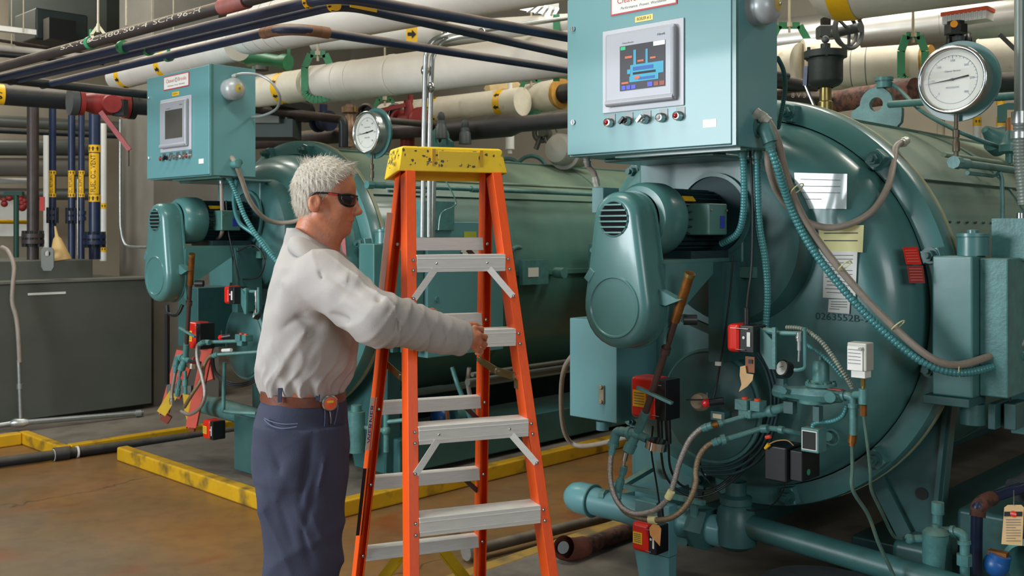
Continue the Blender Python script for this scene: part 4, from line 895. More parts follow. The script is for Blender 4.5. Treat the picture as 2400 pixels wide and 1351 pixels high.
    part('bracket', G().tube([V3(.43, .86, mz-.03), V3(.43, 1.12, mz-.03), V3(.45, 1.16, mz-.04), V3(.45, 1.16, mz-.32)], .008, 8, 3).bx(V3(.45, 1.16, mz-.40), (.012, .04, .2)), TEALF, mp)
    part('shell_conduit', G().cyl(V3(.30, .98, 1.825), V3(.30, 2.9, 1.825), .010).cyl(V3(.33, 1.0, 1.795), V3(.33, 2.9, 1.795), .007), mat('dusty_conduit', '7C8F7E', .5, .2), label='thin dusty conduit pair running along the upper shell, '+who, cat='conduit')
    return t
_gl = []
def glassm():
    if _gl: return _gl[0]
    m = bpy.data.materials.new('clear_glass'); m.use_nodes = True; nt = m.node_tree; N = nt.nodes; K = nt.links
    for n in list(N): N.remove(n)
    o = N.new('ShaderNodeOutputMaterial'); a = N.new('ShaderNodeBsdfTransparent'); b = N.new('ShaderNodeBsdfGlossy'); b.inputs['Roughness'].default_value = .03
    f = N.new('ShaderNodeLayerWeight'); f.inputs[0].default_value = .12; x = N.new('ShaderNodeMixShader'); K.new(f.outputs['Fresnel'], x.inputs[0]); K.new(a.outputs[0], x.inputs[1]); K.new(b.outputs[0], x.inputs[2]); K.new(x.outputs[0], o.inputs[0]); _gl.append(m); return m
boiler(MB2, 'the near boiler', True)
boiler(MB1, 'the far boiler', False)

# ---- actuators: red cap to the left, black body, sticker
def actuator(lab, c, su, sz, sa, wb, sticker=True, barcode=False):
    t = thing('damper_actuator', lab, 'actuator', c-V3(0, 0, sz/2))
    part('red_cover', G().bx(c-V3(wb/2, 0, 0), (su, sa, sz)), REDA, t, bevel=min(.016, sa*.2), seg=3)
    part('black_body', G().bx(c+V3(su/2, 0, 0), (wb, sa*.95, sz*.96)), BLACKP, t, bevel=.004)
    part('cover_screws', G().cyl(c+V3(su/2-wb/2-.012, -sa/2-.003, sz*.36), c+V3(su/2+.010, -sa/2-.003, sz*.36), .002, n=6).cyl(c+V3(su/2-wb/2-.012, -sa/2-.003, -sz*.38), c+V3(su/2-.002, -sa/2-.003, -sz*.38), .002, n=6), CHROME, t)
    if sticker:
        s = part('yellow_sticker', G().bx(c-V3(wb/2+su*.12, sa/2+.001, sz*.02), (su*.52, .001, sz*.40)), YEL, t)
        g = G()
        for k in range(5): g.bx(c-V3(wb/2+su*.12, sa/2+.002, sz*.02+(k-2)*sz*.065), (su*.40, .0008, .0025))
        part('sticker_print', g, INK, s)
    if barcode: part('bar_code_label', G().bx(c+V3(su/2+wb*.18, -sa/2-.001, 0), (wb*.24, .0012, sz*.5)), PAPER, t); part('white_dot', G().cyl(c+V3(su/2-wb*.18, -sa/2, .005), c+V3(su/2-wb*.18, -sa/2-.001, .005), .005, n=14), PAPER, t)
    return t
ACT = (('upper', (-.075, .19, 1.163), .052, .098, .09, .055, False, True), ('middle', (-.462, .19, .912), .115, .155, .10, .045, True, False), ('lowest', (-.610, .36, .322), .085, .115, .09, .035, True, True))
for M, who in ((MB2, 'near boiler'), (MB1, 'far boiler')):
    setf(M)
    for n, c, su, sz, sa, wb, st, bc in ACT: actuator('%s red and black actuator on the %s front' % (n, who), V3(*c), su, sz, sa, wb, st, bc)
    # steel rod with bronze grip
    t = thing('atomizer_rod', 'slanting brown pipe with a bronze upper end, '+who, 'rod', V3(-.43, .08, .86))
    a, b = V3(-.161, -.026, 1.392), V3(-.428, .085, .875)
    part('pipe', G().cyl(a.lerp(b, .3), b, .0125), BROWNP, t); part('bronze_end', G().cyl(a, a.lerp(b, .33), .0165), BRONZE, t); part('rim', G().cyl(a, a.lerp(b, .02), .0185), BRASSY, t)
    part('collar', G().cyl(a.lerp(b, .52), a.lerp(b, .56), .018), BROWNP, t)
    q = a.lerp(b, .86); part('valve_bar', G().bar(q+V3(-.05, -.02, .02), q+V3(.09, 0, -.025), .02, .012, V3(0, 0, 1)), TEALF, t, bevel=.003)
    part('rod_clamp', G().cyl(a.lerp(b, .32)+V3(.02, .02, 0), a.lerp(b, .32)+V3(.055, .05, 0), .018), BLACKP, t)
    # manifold cross below the rod
    x = thing('pipe_cross', 'teal threaded pipe cross below the slanting rod, '+who, 'fitting', V3(-.5, .12, .74))
    c = L(1492, 1018, .11); e = L(1455, 1012, .11); d = L(1472, 1058, .10)
    part('cross', G().cyl(b, c, .017).sph(c, .023, 14, 8).cyl(c, e, .019).cyl(c.lerp(e, .35), c.lerp(e, .55), .024).cyl(c, L(1518, 1030, .11), .016).cyl(c, d, .018).cyl(c.lerp(d, .55), d, .022), TEALF, x)
    part('elbow', G().tube([e, L(1446, 1014, .11), L(1441, 1027, .11), L(1437, 1045, .11)], .018, 12, 4).cyl(L(1438, 1038, .11), L(1437, 1046, .11), .022), TEALF, x)
    part('needle_valve', G().cyl(L(1468, 1060, .1), L(1463, 1080, .1), .010).cyl(L(1463, 1080, .1), L(1461, 1096, .1), .006), CHROME if M is MB2 else TEALF, x)
    part('lower_fittings', G().cyl(L(1463, 1094, .1), L(1459, 1112, .1), .014, n=8).cyl(L(1459, 1112, .1), L(1455, 1125, .1), .010).cyl(L(1455, 1125, .1), L(1448, 1152, .1), .016, n=8), TEALF, x)
    dg = L(1537, 1042, .12); part('side_gauge', G().cyl(dg+V3(-.008, .02, .025), dg+V3(.02, -.03, -.03), .034, n=28) if 0 else G().cyl(dg-V3(0, .0, .016), dg+V3(.006, 0, .014), .040, n=32), CHROME, x)
    # duo block, knob, small gauge, brackets (both boilers)
    c = L(1757, 950, .25); t = thing('twin_solenoid', 'teal twin solenoid block with two orange caps, '+who, 'valve', c-V3(0, 0, .03))
    part('block', G().bx(c-V3(.022, 0, 0), (.050, .05, .038)).bx(c+V3(.028, .01, 0), (.04, .05, .036)).bx(c-V3(.01, 0, .03), (.05, .04, .03)), TEALF, t, bevel=.003)
    for s in (-.02, .03): part('orange_cap', G().cyl(c+V3(s, 0, .018), c+V3(s, 0, .026), .011, n=16), mat('orange_cap', 'E04A30', .4), t)
    c = L(1657, 945, .20); t = thing('pilot_knob', 'small bright red knob on the burner front, '+who, 'knob', c)
    part('knob', G().lathe(c, (-.3, -1, -.2), [(.012, -.012), (.016, 0), (.014, .014), (.006, .02), (0, .021)], 8), REDK, t); part('stem', G().cyl(c, c+V3(.05, .03, .01), .013), BLACKP, t); part('wing', G().bx(c+V3(.004, -.004, .028), (.006, .004, .02)), CHROME, t)
    c = L(1833, 863, .245); t = thing('small_gauge', 'small tilted white dial gauge with black case, '+who, 'gauge', c)
    nd = V3(-.35, -1, .35).normalized(); part('case', G().lathe(c, nd, [(.026, -.03), (.029, -.028), (.029, 0), (.026, .002), (0, .0)], 32), BLACKP, t); part('dial', G().cyl(c+nd*.0022, c+nd*.003, .025, n=32), FACE, t)
    xx, yy, zz = basis(nd); part('needle', G().bar(c+nd*.004-xx*.010, c+nd*.004+xx*.008+yy*.006, .001, .002, nd), INKK, t)
    br = thing('actuator_bracket', 'teal angled actuator bracket with lever linkage, '+who, 'bracket', L(1800, 865, .2))
    part('plate', G().prism([L(1775, 762, .19), L(1812, 800, .19), L(1812, 866, .19), L(1803, 866, .19), L(1776, 815, .19)], V3(0, .008, 0)), TEAL, br)
    part('bar', G().bar(L(1815, 768, .19), L(1815, 866, .19), .012, .010, V3(0, 1, 0)), TEALF, br); part('shaft', G().cyl(L(1790, 776, .21), L(1820, 778, .21), .012).cyl(L(1820, 781, .21), L(1880, 783, .21), .008), TEALF, br)
    part('yoke', G().tube([L(1886, 768, .2), L(1887, 840, .2), L(1886, 862, .2), L(1872, 868, .2), L(1862, 868, .2)], .0065, 8, 4), TEALF, br)
    part('linkage', G().cyl(L(1873, 780, .2), L(1873, 800, .2), .010).cyl(L(1873, 800, .2), L(1873, 822, .2), .007).cyl(L(1873, 822, .2), L(1872, 848, .2), .004).sph(L(1872, 792, .2), .011, 10, 6), STEEL, br)

# ================================================================ near boiler only
setf(MB2)
def W(name, lab, pts, r, m, cat='hose', corr=False, pitch=.012, n=12, parent=None, ends=None, dep=.16):
    p = [L(*q) for q in pts]; g = G()
    g.corr(p, r, pitch, dep, n) if corr else g.tube(p, r, n, 8)
    o = part(name, g, m, label=lab, cat=cat) if not parent else part(name, g, m, parent)
    return o
def hose(name, lab, pts, r, m, corr=False, pitch=.012, ends=((0, STEEL), (-1, STEEL)), cat='hose', n=12, fl=.03, Lf=None, dep=.16):
    Lf = Lf or L; p = [Lf(*q) for q in pts]; t = thing(name, lab, cat, p[0])
    g = G(); g.corr(p, r, pitch, dep, n) if corr else g.tube(p, r, n, 8); part('hose', g, m, t)
    for i, em in ends:
        a = p[i]; b = p[1] if i == 0 else p[-2]; d = (b-a).normalized(); part('end_fitting', G().cyl(a-d*fl*.3, a+d*fl, r*1.28, n=10).cyl(a+d*fl*.3, a+d*fl*.6, r*1.45, n=10), em, t)
    return t
WHITEF = mat('grey_white_fitting', 'B9BAB0', .4, .3, .08, 20)
h = hose('grey_conduit_hose', 'long grey conduit hose sagging from the near cabinet side to the right edge', [(1778, 268, .12), (1800, 285, .13), (1822, 330, .15), (1842, 410, .22), (1872, 490, .30), (1925, 575, .38), (2010, 680, .44), (2100, 772, .50), (2180, 838, .55), (2240, 856, .62), (2312, 838, .75), (2392, 803, .93)], .0135, HOSEB, ends=((0, WHITEF), (-1, WHITEF)), fl=.045)
h2 = hose('teal_conduit_hose', 'long teal corrugated hose strapped under the sagging grey hose', [(1800, 330, .12), (1822, 392, .16), (1855, 490, .28), (1905, 585, .36), (1990, 694, .43), (2085, 790, .50), (2165, 850, .55), (2240, 874, .62), (2318, 862, .75), (2395, 832, .93)], .0145, HOSET, True, .014, ends=((0, TEALF), (-1, TEALF)), dep=.20)
part('elbow', G().tube([V3(.0, .14, 1.885), V3(.035, .14, 1.885), L(1795, 305, .12), L(1805, 335, .12)], .024, 16, 5).cyl(V3(0, .14, 1.885), V3(.008, .14, 1.885), .034), TEALF, h2)
part('entry_elbow', G().tube([V3(-.002, .12, 1.925), V3(.02, .12, 1.925), L(1790, 275, .12)], .016, 12, 4), WHITEF, h)
for px, py, a_ in ((1868, 443, .26), (1980, 623, .40), (2105, 763, .50), (2250, 866, .64)):
    c = L(px, py, a_); part('cable_tie', G().torus(c, (L(px+12, py+14, a_)-c) if px < 2200 else V3(1, .2, 0), .026, .0022, 20, 6), PAPERY, label='pale cable tie on the sagging hoses, %s from the cabinet' % {1868: 'first', 1980: 'second', 2105: 'third', 2250: 'last'}[px], cat='cable tie')
hose('loop_hose', 'grey hose looping under the clear plastic sheet up to the shell conduit', [(1798, 352, .20), (1804, 400, .22), (1825, 455, .30), (1870, 508, .40), (1930, 533, .48), (1990, 526, .54), (2045, 494, .60), (2080, 440, .68), (2094, 385, .78), (2100, 345, .86), (2122, 331, .93)], .0125, HOSEB, ends=((-1, WHITEF),))
hose('motor_conduit', 'teal corrugated conduit curving down to the blower motor', [(1740, 348, .20), (1744, 420, .22), (1742, 500, .25), (1728, 548, .28), (1690, 572, .30)], .0125, HOSET, True, .011, ends=((0, TEALF),))
hose('riser_conduit', 'teal corrugated conduit hanging straight below the cabinet, right one', [(1776, 352, .24), (1776, 430, .25), (1780, 530, .27), (1794, 610, .30), (1799, 690, .33), (1794, 768, .35)], .0125, HOSET, True, .011, ends=((0, TEALF),))
W('black_cable', 'black cable hanging between the two teal corrugated conduits', [(1758, 352, .22), (1764, 480, .24), (1762, 620, .24), (1752, 700, .22), (1750, 752, .20)], .0045, BLACKR, 'cable')
part('black_strain_relief', G().cyl(L(1750, 722, .2), L(1750, 762, .2), .011), BLACKP, label='black sleeve above the upper red actuator of the near boiler', cat='sleeve')
W('black_cable', 'thin black cable hanging beside the motor shelf of the near boiler', [(1718, 600, .27), (1712, 680, .28), (1702, 760, .27), (1690, 840, .26), (1680, 900, .26), (1672, 935, .25)], .0035, BLACKR, 'cable')
part('cable_clip', G().bx(L(1683, 853, .25), (.02, .01, .014)), PAPER, label='white clip on the thin black cable', cat='clip')
hose('short_conduit', 'short grey conduit from the cabinet bottom left corner to a small box', [(1375, 372, .14), (1378, 388, .15), (1392, 405, .17), (1398, 432, .18)], .011, HOSEB, ends=((0, STEEL), (-1, WHITEF)))
part('small_box', G().box(L(1387, 500, .16), (L(1414, 500, .16).x, .26, L(1387, 440, .16).z)), TEALC, label='small blue junction box left of the belt guard top', cat='box', bevel=.003)
hose('rear_conduit', 'dark ribbed conduit curving behind the cabinet on the near boiler', [(1822, 135, .35), (1836, 165, .42), (1840, 210, .50), (1830, 270, .55), (1824, 300, .6)], .0085, mat('dark_ribbed', '28504E', .45), True, .009, ends=())
# notices and signs
paper(0, 'clear plastic sheet with printed page on the near boiler door', [(1862, 405), (1986, 408), (1984, 490), (1866, 490)], mat('plastic_sleeve', 'B9C4C4', .08, 0, .04, 5), .566, 4)
paper(0, 'yellow handwritten page below the clear plastic sheet', [(1920, 530), (2025, 528), (2022, 592), (1920, 590)], PAPERY, .566, 2)
paper(0, 'long white written list below the yellow page', [(1932, 590), (2010, 590), (2005, 702), (1929, 698)], PAPER, .564, 11)
paper(0, 'small white form below the long white list', [(1943, 702), (1993, 702), (1991, 736), (1941, 732)], PAPER, .566, 4)
g = G(); text(g, '0263552B-96', L(1979, 746, .5685), V3(1, 0, 0), V3(0, 0, 1), .036, L(2048, 746, .57).x-L(1910, 746, .57).x); part('chalk_number', g, mat('pencil_mark', '1F4448', .7), label='handwritten number on the near boiler door', cat='writing')
def redsign(lab, pts, a0, a1):
    p = [L(x, y, a0 if i in (0, 3) else a1) for i, (x, y) in enumerate(pts)]; nn = V3(.55, -.84, 0)
    t = part('warning_plate', G().prism(p, nn*.003), REDA if 'upper' in lab else REDV, label=lab, cat='sign'); g = G()
    for k in range(5):
        s = .18+.16*k; l = p[0].lerp(p[3], s); r = p[1].lerp(p[2], s); g.bar(l.lerp(r, .12)+nn*.004, l.lerp(r, .88)+nn*.004, .001, .0028, V3(0, 0, 1))
    part('sign_print', g, mat('pale_red_ink', 'D06A5A', .6), t)
redsign('upper red warning plate on the near boiler door edge', [(2115, 580), (2150, 579), (2160, 620), (2124, 620)], .60, .655)
redsign('lower dark red warning plate on the near boiler door edge', [(2125, 623), (2163, 623), (2168, 664), (2131, 664)], .60, .655)
# regulator assembly
c = lambda x, y, a_=.28: L(x, y, a_)
rg = thing('gas_regulator', 'teal cast regulator body with a cylindrical pot on the near boiler', 'regulator', c(1900, 945))
part('body', G().loft([(c(1814, 912), .016), (c(1818, 914), .026), (c(1840, 918), .03), (c(1846, 920), .022), (c(1880, 923), .027), (c(1910, 926), .032), (c(1945, 928), .030), (c(1960, 930), .022), (c(1972, 930), .022)], 8), TEALF, rg, bevel=.002)
part('pot', G().lathe(c(1924, 897), (0, 0, 1), [(.034, -.002), (.034, .004), (.0275, .006), (.0275, .066), (.022, .074), (.008, .077), (.007, .09), (.004, .092), (.004, .105)], 28, cap1=True), TEALF, rg)
part('pot_flange', G().cyl(c(1924, 905), c(1924, 898), .052, n=32).cyl(c(1905, 945), c(1905, 938), .045, n=28), TEALF, rg)
g = G()
for k in range(8): q = c(1924, 898)+V3(math.cos(k*PI/4)*.046, math.sin(k*PI/4)*.046, 0); g.cyl(q, q+V3(0, 0, .006), .005, n=6)
part('flange_bolts', g, TEALF, rg, kind='stuff'); part('round_plug', G().cyl(c(1945, 932, .26), c(1945, 932, .235), .018, n=20).cyl(c(1836, 917, .26), c(1836, 917, .235), .012, n=6), TEALF, rg)
parts('bracket_block', [G().bx(c(1852, 955), (.035, .03, .04)), G().bx(c(1917, 970), (.022, .03, .05)), G().bx(c(1832, 897), (.03, .03, .03))], TEALK, rg)
part('name_tag', G().bx(c(1958, 913, .26), (.05, .02, .003)), REDV, rg)
ep = thing('elbow_pipe', 'teal elbow pipe dropping from the regulator to a thin rusty tube', 'pipe', c(2000, 1030))
part('elbow', G().tube([c(1970, 928), c(1985, 928), c(1998, 934), c(2001, 948), c(2001, 1020)], .014, 14, 5).cyl(c(1972, 928), c(1980, 928), .019).cyl(c(2001, 946), c(2001, 956), .019), TEALF, ep)
part('coupling', G().cyl(c(1999, 1020), c(1997, 1038), .014, n=10).cyl(c(1997, 1038), c(1997, 1046), .010), BRONZE, ep)
part('drop_tube', G().tube([c(1997, 1040), c(1998, 1100), c(1999, 1150), c(2035, 1208, .35), c(2060, 1276, .4), c(2093, 1347, .45), c(2110, 1400, .45)], .0065, 8), mat('dull_teal_tube', '4C6A60', .45, .2, .25, 20, col2='7A5A3C', thr=(.6, .8)), ep)
ps = thing('pressure_switch', 'light grey pressure switch box with printed cover on the near boiler', 'switch', c(2015, 890, .24))
p0 = L(1985, 868, .20); p1 = L(2031, 806, .20)
part('box', G().box((p0.x, .20, p0.z), (p1.x, .255, p1.z)), mat('switch_grey', 'A9ABA0', .4, .1), ps, bevel=.004); part('cover', G().box((p0.x+.003, .196, p0.z+.002), (p1.x-.012, .20, p1.z-.012)), WHITE, ps)
g = G()
for k in range(5): g.bx(V3((p0.x+p1.x)/2-.006, .195, p1.z-.022-k*.011), (.042, .001, .0015))
part('cover_print', g, INK, ps); part('screw', G().cyl(V3(p1.x-.018, .2, p1.z-.018), V3(p1.x-.018, .19, p1.z-.018), .006, n=12), CHROME, ps)
part('base', G().box((p0.x+.012, .205, p0.z-.022), (p1.x-.008, .25, p0.z)), WHITE, ps); part('brass_stem', G().cyl(c(2023, 884, .23), c(2023, 905, .23), .008, n=8).cyl(c(2023, 905, .23), c(2023, 912, .23), .006), BRASSY, ps)
part('tee', G().cyl(c(2023, 912, .24), c(2023, 948, .24), .014).cyl(c(2023, 926, .24), c(2003, 926, .26), .012), TEALF, ps); part('coupling', G().cyl(c(2024, 950, .24), c(2024, 975, .24), .012, n=8), BRONZE, ps)
part('sense_tube', G().tube([c(2024, 972, .24), c(2034, 1050, .24), c(2040, 1110, .25), c(2042, 1148, .28), c(2062, 1192, .35), c(2093, 1255, .5), (c(2112, 1264, .55))], .0055, 8), mat('dull_teal_tube', ''), ps)
hose('corrugated_cable', 'grey corrugated cable arching from the linkage to the pressure switch', [(1842, 768, .22), (1880, 772, .22), (1920, 797, .22), (1948, 832, .23), (1968, 862, .23), (1985, 888, .24), (1998, 910, .26)], .0085, mat('grey_corrugated', '7D8578', .4, .3), True, .009, ends=(), dep=.28)
hose('corrugated_cable', 'teal corrugated cable just under the arching grey corrugated cable', [(1885, 805, .26), (1920, 828, .26), (1950, 855, .26), (1975, 885, .27)], .007, HOSET, True, .009, ends=(), dep=.28)
nb = thing('nameplate_box', 'small teal box with black nameplate under the regulator', 'box', c(1905, 1060, .3)); q0 = L(1877, 1058, .26); q1 = L(1917, 1008, .26)
part('box', G().box((q0.x, .26, q0.z), (q1.x+.002, .32, q1.z)), TEALF, nb, bevel=.003); pl = part('plate', G().box((q0.x+.004, .2585, q0.z+.008), (q1.x-.004, .26, q1.z-.008)), PAPER, nb); part('black_field', G().box((q0.x+.007, .2575, q0.z+.011), (q1.x-.007, .2585, q1.z-.011)), INKK, pl)
hose('box_conduit', 'short teal conduit entering the nameplate box from above', [(1905, 1005, .29), (1906, 996, .29), (1920, 990, .29), (1950, 988, .30), (1975, 975, .31), (1985, 950, .32)], .008, HOSET, True, .009, ends=())
part('round_knockout', G().torus(L(1948, 1026, .565), (0, 1, 0), .028, .005, 28, 8).cyl(L(1940, 1024, .5), L(1946, 1026, .56), .016), TEALF, label='round boss right of the nameplate box', cat='boss')
tr = thing('ignition_transformer', 'black ignition transformer box low on the near boiler front', 'transformer', L(1835, 1130, .35)); q0 = L(1790, 1125, .30); q1 = L(1843, 1050, .30)
part('box', G().box((q0.x, .30, q0.z), (q1.x, .42, q1.z)), BLACKP, tr, bevel=.008); part('side_plate', G().box((q1.x, .32, q0.z+.01), (q1.x+.05, .45, q1.z-.01)), BLACKP, tr, bevel=.004); part('green_stud', G().cyl(V3(q1.x+.051, .36, q0.z+.04), V3(q1.x+.054, .36, q0.z+.04), .011, n=14), mat('stud_green', '3E8A6A', .5), tr)
part('wire_nut', G().cyl(L(1793, 1052, .29), L(1802, 1042, .29), .005, .008, 8), YEL, tr); part('wire', G().tube([L(1802, 1042, .29), L(1820, 1034, .29), L(1845, 1033, .3), L(1860, 1045, .31)], .0022, 6), mat('tan_wire', 'B08A5A', .5), tr)
part('wire_nut', G().cyl(L(1795, 1026, .29), L(1806, 1024, .29), .007, n=8), mat('orange_cap', ''), tr)
W('black_cable', 'black cable drooping under the ignition transformer', [(1838, 1132, .36), (1835, 1150, .38), (1815, 1180, .45), (1780, 1196, .50), (1735, 1192, .50), (1690, 1160, .48), (1650, 1115, .45), (1640, 1080, .42)], .003, BLACKR, 'cable')
# burner front small things
t = thing('scanner_cover', 'beige round scanner cover with black strap left of the red knob', 'cover', L(1637, 960, .24)); q = L(1637, 942, .24); part('cup', G().lathe(q, (.1, -1, .2), [(.032, -.03), (.034, -.01), (.026, .012), (.01, .016), (0, .016)], 24), mat('dirty_beige', '9A8872', .7, 0, .2, 20), t); part('strap', G().bar(q+V3(-.04, -.015, .004), q+V3(.04, -.015, .014), .004, .010, V3(0, 1, 0)), BLACKP, t)
t = thing('beige_label_block', 'small block with beige label under the red knob', 'block', L(1690, 982, .26)); q = L(1690, 974, .26); part('block', G().bx(q, (.06, .05, .034)), TEALK, t, bevel=.003); part('label', G().bx(q-V3(0, .026, 0), (.036, .001, .016)), mat('cream_label', 'CDBE9C', .6), t)
t = thing('oil_pipe', 'teal oil pipe with a rusty union feeding the silver braided hose', 'pipe', L(1700, 990, .2)); part('pipe', G().cyl(L(1682, 995, .16), L(1750, 975, .24), .0085).cyl(L(1683, 995, .16), L(1692, 992, .17), .013).cyl(L(1750, 975, .24), L(1775, 972, .26), .014).cyl(L(1775, 972, .26), L(1840, 955, .30), .016).cyl(L(1800, 966, .28), L(1812, 963, .28), .021), TEALF, t); part('union', G().cyl(L(1662, 1000, .14), L(1682, 995, .16), .012, n=8), BRONZE, t)
t = thing('oil_pipe', 'teal oil pipe feeding the tarnished braided hose', 'pipe', L(1700, 1030, .2)); part('pipe', G().tube([L(1700, 1031, .2), L(1750, 1016, .24), L(1789, 1005, .28), L(1827, 1007, .3), L(1875, 1017, .34)], .010, 12, 4).cyl(L(1785, 1006, .28), L(1800, 1005, .28), .015).cyl(L(1826, 1007, .3), L(1836, 1009, .3), .014).cyl(L(1690, 1033, .19), L(1700, 1031, .2), .02), TEALF, t)
h1 = hose('braided_hose', 'silver braided hose looping deeply in front of the near boiler', [(1436, 1048, .10), (1431, 1078, .09), (1430, 1121, .08), (1439, 1160, .07), (1456, 1188, .07), (1483, 1204, .07), (1510, 1204, .07), (1541, 1193, .08), (1567, 1166, .09), (1581, 1126, .10), (1592, 1086, .11), (1614, 1036, .12), (1640, 1008, .13), (1664, 999, .14)], .0105, BRAID, True, .005, ends=((0, TEALF), (-1, TEALF)), dep=.06)
q = L(1569, 1160, .085); part('tape_wrap', G().cyl(L(1565, 1168, .085), L(1574, 1152, .085), .0135), PAPERY, h1)
h1 = hose('braided_hose', 'tarnished braided hose looping outside the silver one', [(1447, 1152, .10), (1449, 1176, .09), (1467, 1201, .08), (1500, 1215, .08), (1541, 1220, .08), (1576, 1213, .09), (1602, 1193, .10), (1621, 1164, .11), (1631, 1131, .12), (1631, 1101, .13), (1640, 1068, .15), (1660, 1044, .17), (1688, 1033, .19)], .0105, BRAIDB, True, .005, ends=((0, TEALF), (-1, TEALF)), dep=.06)
part('white_clip', G().cyl(L(1522, 1218, .08), L(1538, 1220, .08), .015), PAPERY, h1)
for i, (s, pts) in enumerate((('left', [(1546, 985, .2), (1548, 1040, .2), (1558, 1110, .22), (1590, 1150, .26), (1640, 1165, .32), (1700, 1140, .4), (1760, 1085, .45), (1790, 1020, .46), (1800, 960, .44)]), ('right', [(1565, 985, .2), (1567, 1040, .2), (1572, 1100, .22), (1600, 1140, .28), (1660, 1150, .36), (1710, 1120, .42), (1750, 1075, .46), (1782, 1000, .46)]),)):
    t = thing('actuator_cable', s+' black cable looping down from the middle red actuator of the near boiler', 'cable', L(*pts[0])); part('cable', G().tube([L(*q) for q in pts], .0045, 8), BLACKR, t); part('sleeve', G().cyl(L(*pts[0]), L(*pts[1]), .011), BLACKP, t)
for i, (a_, b_) in enumerate(((0, 'inner'), (1, 'middle'), (2, 'outer'))):
    d = a_*9; W('cable_arc', b_+' dark cable arching round the burner drum of the near boiler', [(1770+d, 830-d, .42), (1795+d, 870, .42), (1808+d, 930, .42), (1800+d, 990, .42), (1770+d, 1050+d, .42), (1710+d, 1090+d, .42), (1640+d, 1095+d, .42)], .006, mat('dark_teal_cable', '1A3A40', .5), 'cable')
sbk = part('switch_bracket', G().bx(L(1758, 855, .17), (.035, .004, .055)), TAGB, label='brown bracket with a square hole under the upper actuator', cat='bracket'); part('bracket_hole', G().bx(L(1759, 848, .165), (.014, .003, .014)), BLACKP, sbk)
part('torn_tag', G().prism([L(x, y, .160) for x, y in ((1735, 860), (1747, 857), (1750, 876), (1766, 878), (1764, 892), (1752, 906), (1732, 919), (1738, 902), (1734, 880))], V3(0, -.001, 0)), TAG, label='torn manila paper tag hanging under the brown bracket', cat='tag')
part('paper_tag', G().prism([L(x, y, .295) for x, y in ((1522, 1238), (1530, 1229), (1544, 1232), (1550, 1240), (1547, 1281), (1524, 1255))], V3(0, -.001, 0)), mat('orange_tag', 'D0904E', .6, 0, .12, 20), label='folded manila tag on the lowest actuator of the near boiler', cat='tag')
# left hanging box
a0 = L(1335, 976, .30); a1 = L(1445, 745, .30)
lb = thing('relay_box', 'light blue hanging relay box with a latch left of the belt guard', 'box', V3((a0.x+a1.x)/2, .4, a0.z)); part('enclosure', G().box((a0.x, .30, .762), (a1.x, .62, 1.172)), TEALC, lb, bevel=.004)
q = L(1411, 925, .298); part('latch', G().bx(q, (.026, .012, .075)).cyl(q+V3(0, -.006, .03), q+V3(0, -.014, .03), .009).cyl(q+V3(0, -.006, -.03), q+V3(0, -.014, -.03), .009), mat('worn_brass_latch', '8E8670', .4, .5), lb, bevel=.002); part('bottom_hub', G().cyl(L(1412, 988, .36), L(1412, 1008, .36), .026, n=20), TEALC, lb)
hose('grey_conduit_hose', 'grey conduit curving from the relay box down along the far pad', [(1345, 830, .5), (1325, 860, .6), (1316, 905, .8), (1317, 980, 1.0), (1328, 1025, 1.1), (1352, 1045, 1.15), (1400, 1042, 1.1), (1470, 1025, 1.0)], .012, HOSEB, ends=())
# support frame, gas pipe
gp = thing('gas_train_pipe', 'thick teal gas pipe with a rounded end cap low in front of the near boiler', 'pipe', L(1700, 1240, .5)); a0 = L(1350, 1165, .5); zc = a0.z; pa = V3(a0.x, .5, zc); pb = V3(L(1700, 1240, .5).x, .5, zc)
part('pipe', G().cyl(pa+V3(.03, 0, 0), pb, .060, n=36), TEALC, gp); part('end_cap', G().lathe(pa+V3(.10, 0, 0), (-1, 0, 0), [(.069, 0), (.070, .012), (.069, .08), (.06, .115), (.04, .14), (.0, .15)], 36, cap0=True), TEALC, gp); part('weld_ring', G().torus(pa+V3(.10, 0, 0), (1, 0, 0), .068, .005, 36, 8), TEALF, gp)
q = L(1725, 1225, .52); part('valve_body', G().lathe(q-V3(0, 0, .10), (0, 0, 1), [(.05, 0), (.078, .02), (.08, .09), (.07, .15), (.055, .17), (.062, .175), (.062, .20), (.04, .21), (.04, .26)], 24, cap0=True), TEALK, gp)
part('hex_union', G().cyl(V3(pb.x-.14, .5, zc), V3(pb.x-.06, .5, zc), .085, n=6), TEALK, gp); part('outlet_pipe', G().cyl(q, V3(L(2085, 1310, .55).x+.3, .55, zc-.02), .045, n=24), TEALK, gp)
fr = thing('support_rack', 'light teal steel bars and thin pipes behind the braided hoses', 'frame', L(1560, 1150, .6))
part('bars', G().bar(L(1405, 1170, .5), L(1525, 1100, .9), .03, .02).bar(L(1420, 1170, .55), L(1555, 1140, .75), .03, .02).bar(L(1440, 1135, .5), L(1650, 1180, .42), .02, .018).bar(L(1625, 1135, .45), L(1628, 1240, .45), .03, .012, V3(0, 1, 0)), TEALF, fr)
part('small_tank', G().box(L(1487, 1180, .62), (L(1560, 1180, .62).x, .80, L(1487, 1138, .62).z)), TEALC, fr, bevel=.006); part('valve_stub', G().cyl(L(1412, 1165, .48), L(1424, 1165, .48), .03, n=10).cyl(L(1418, 1150, .48), L(1418, 1185, .48), .015), TEALF, fr)
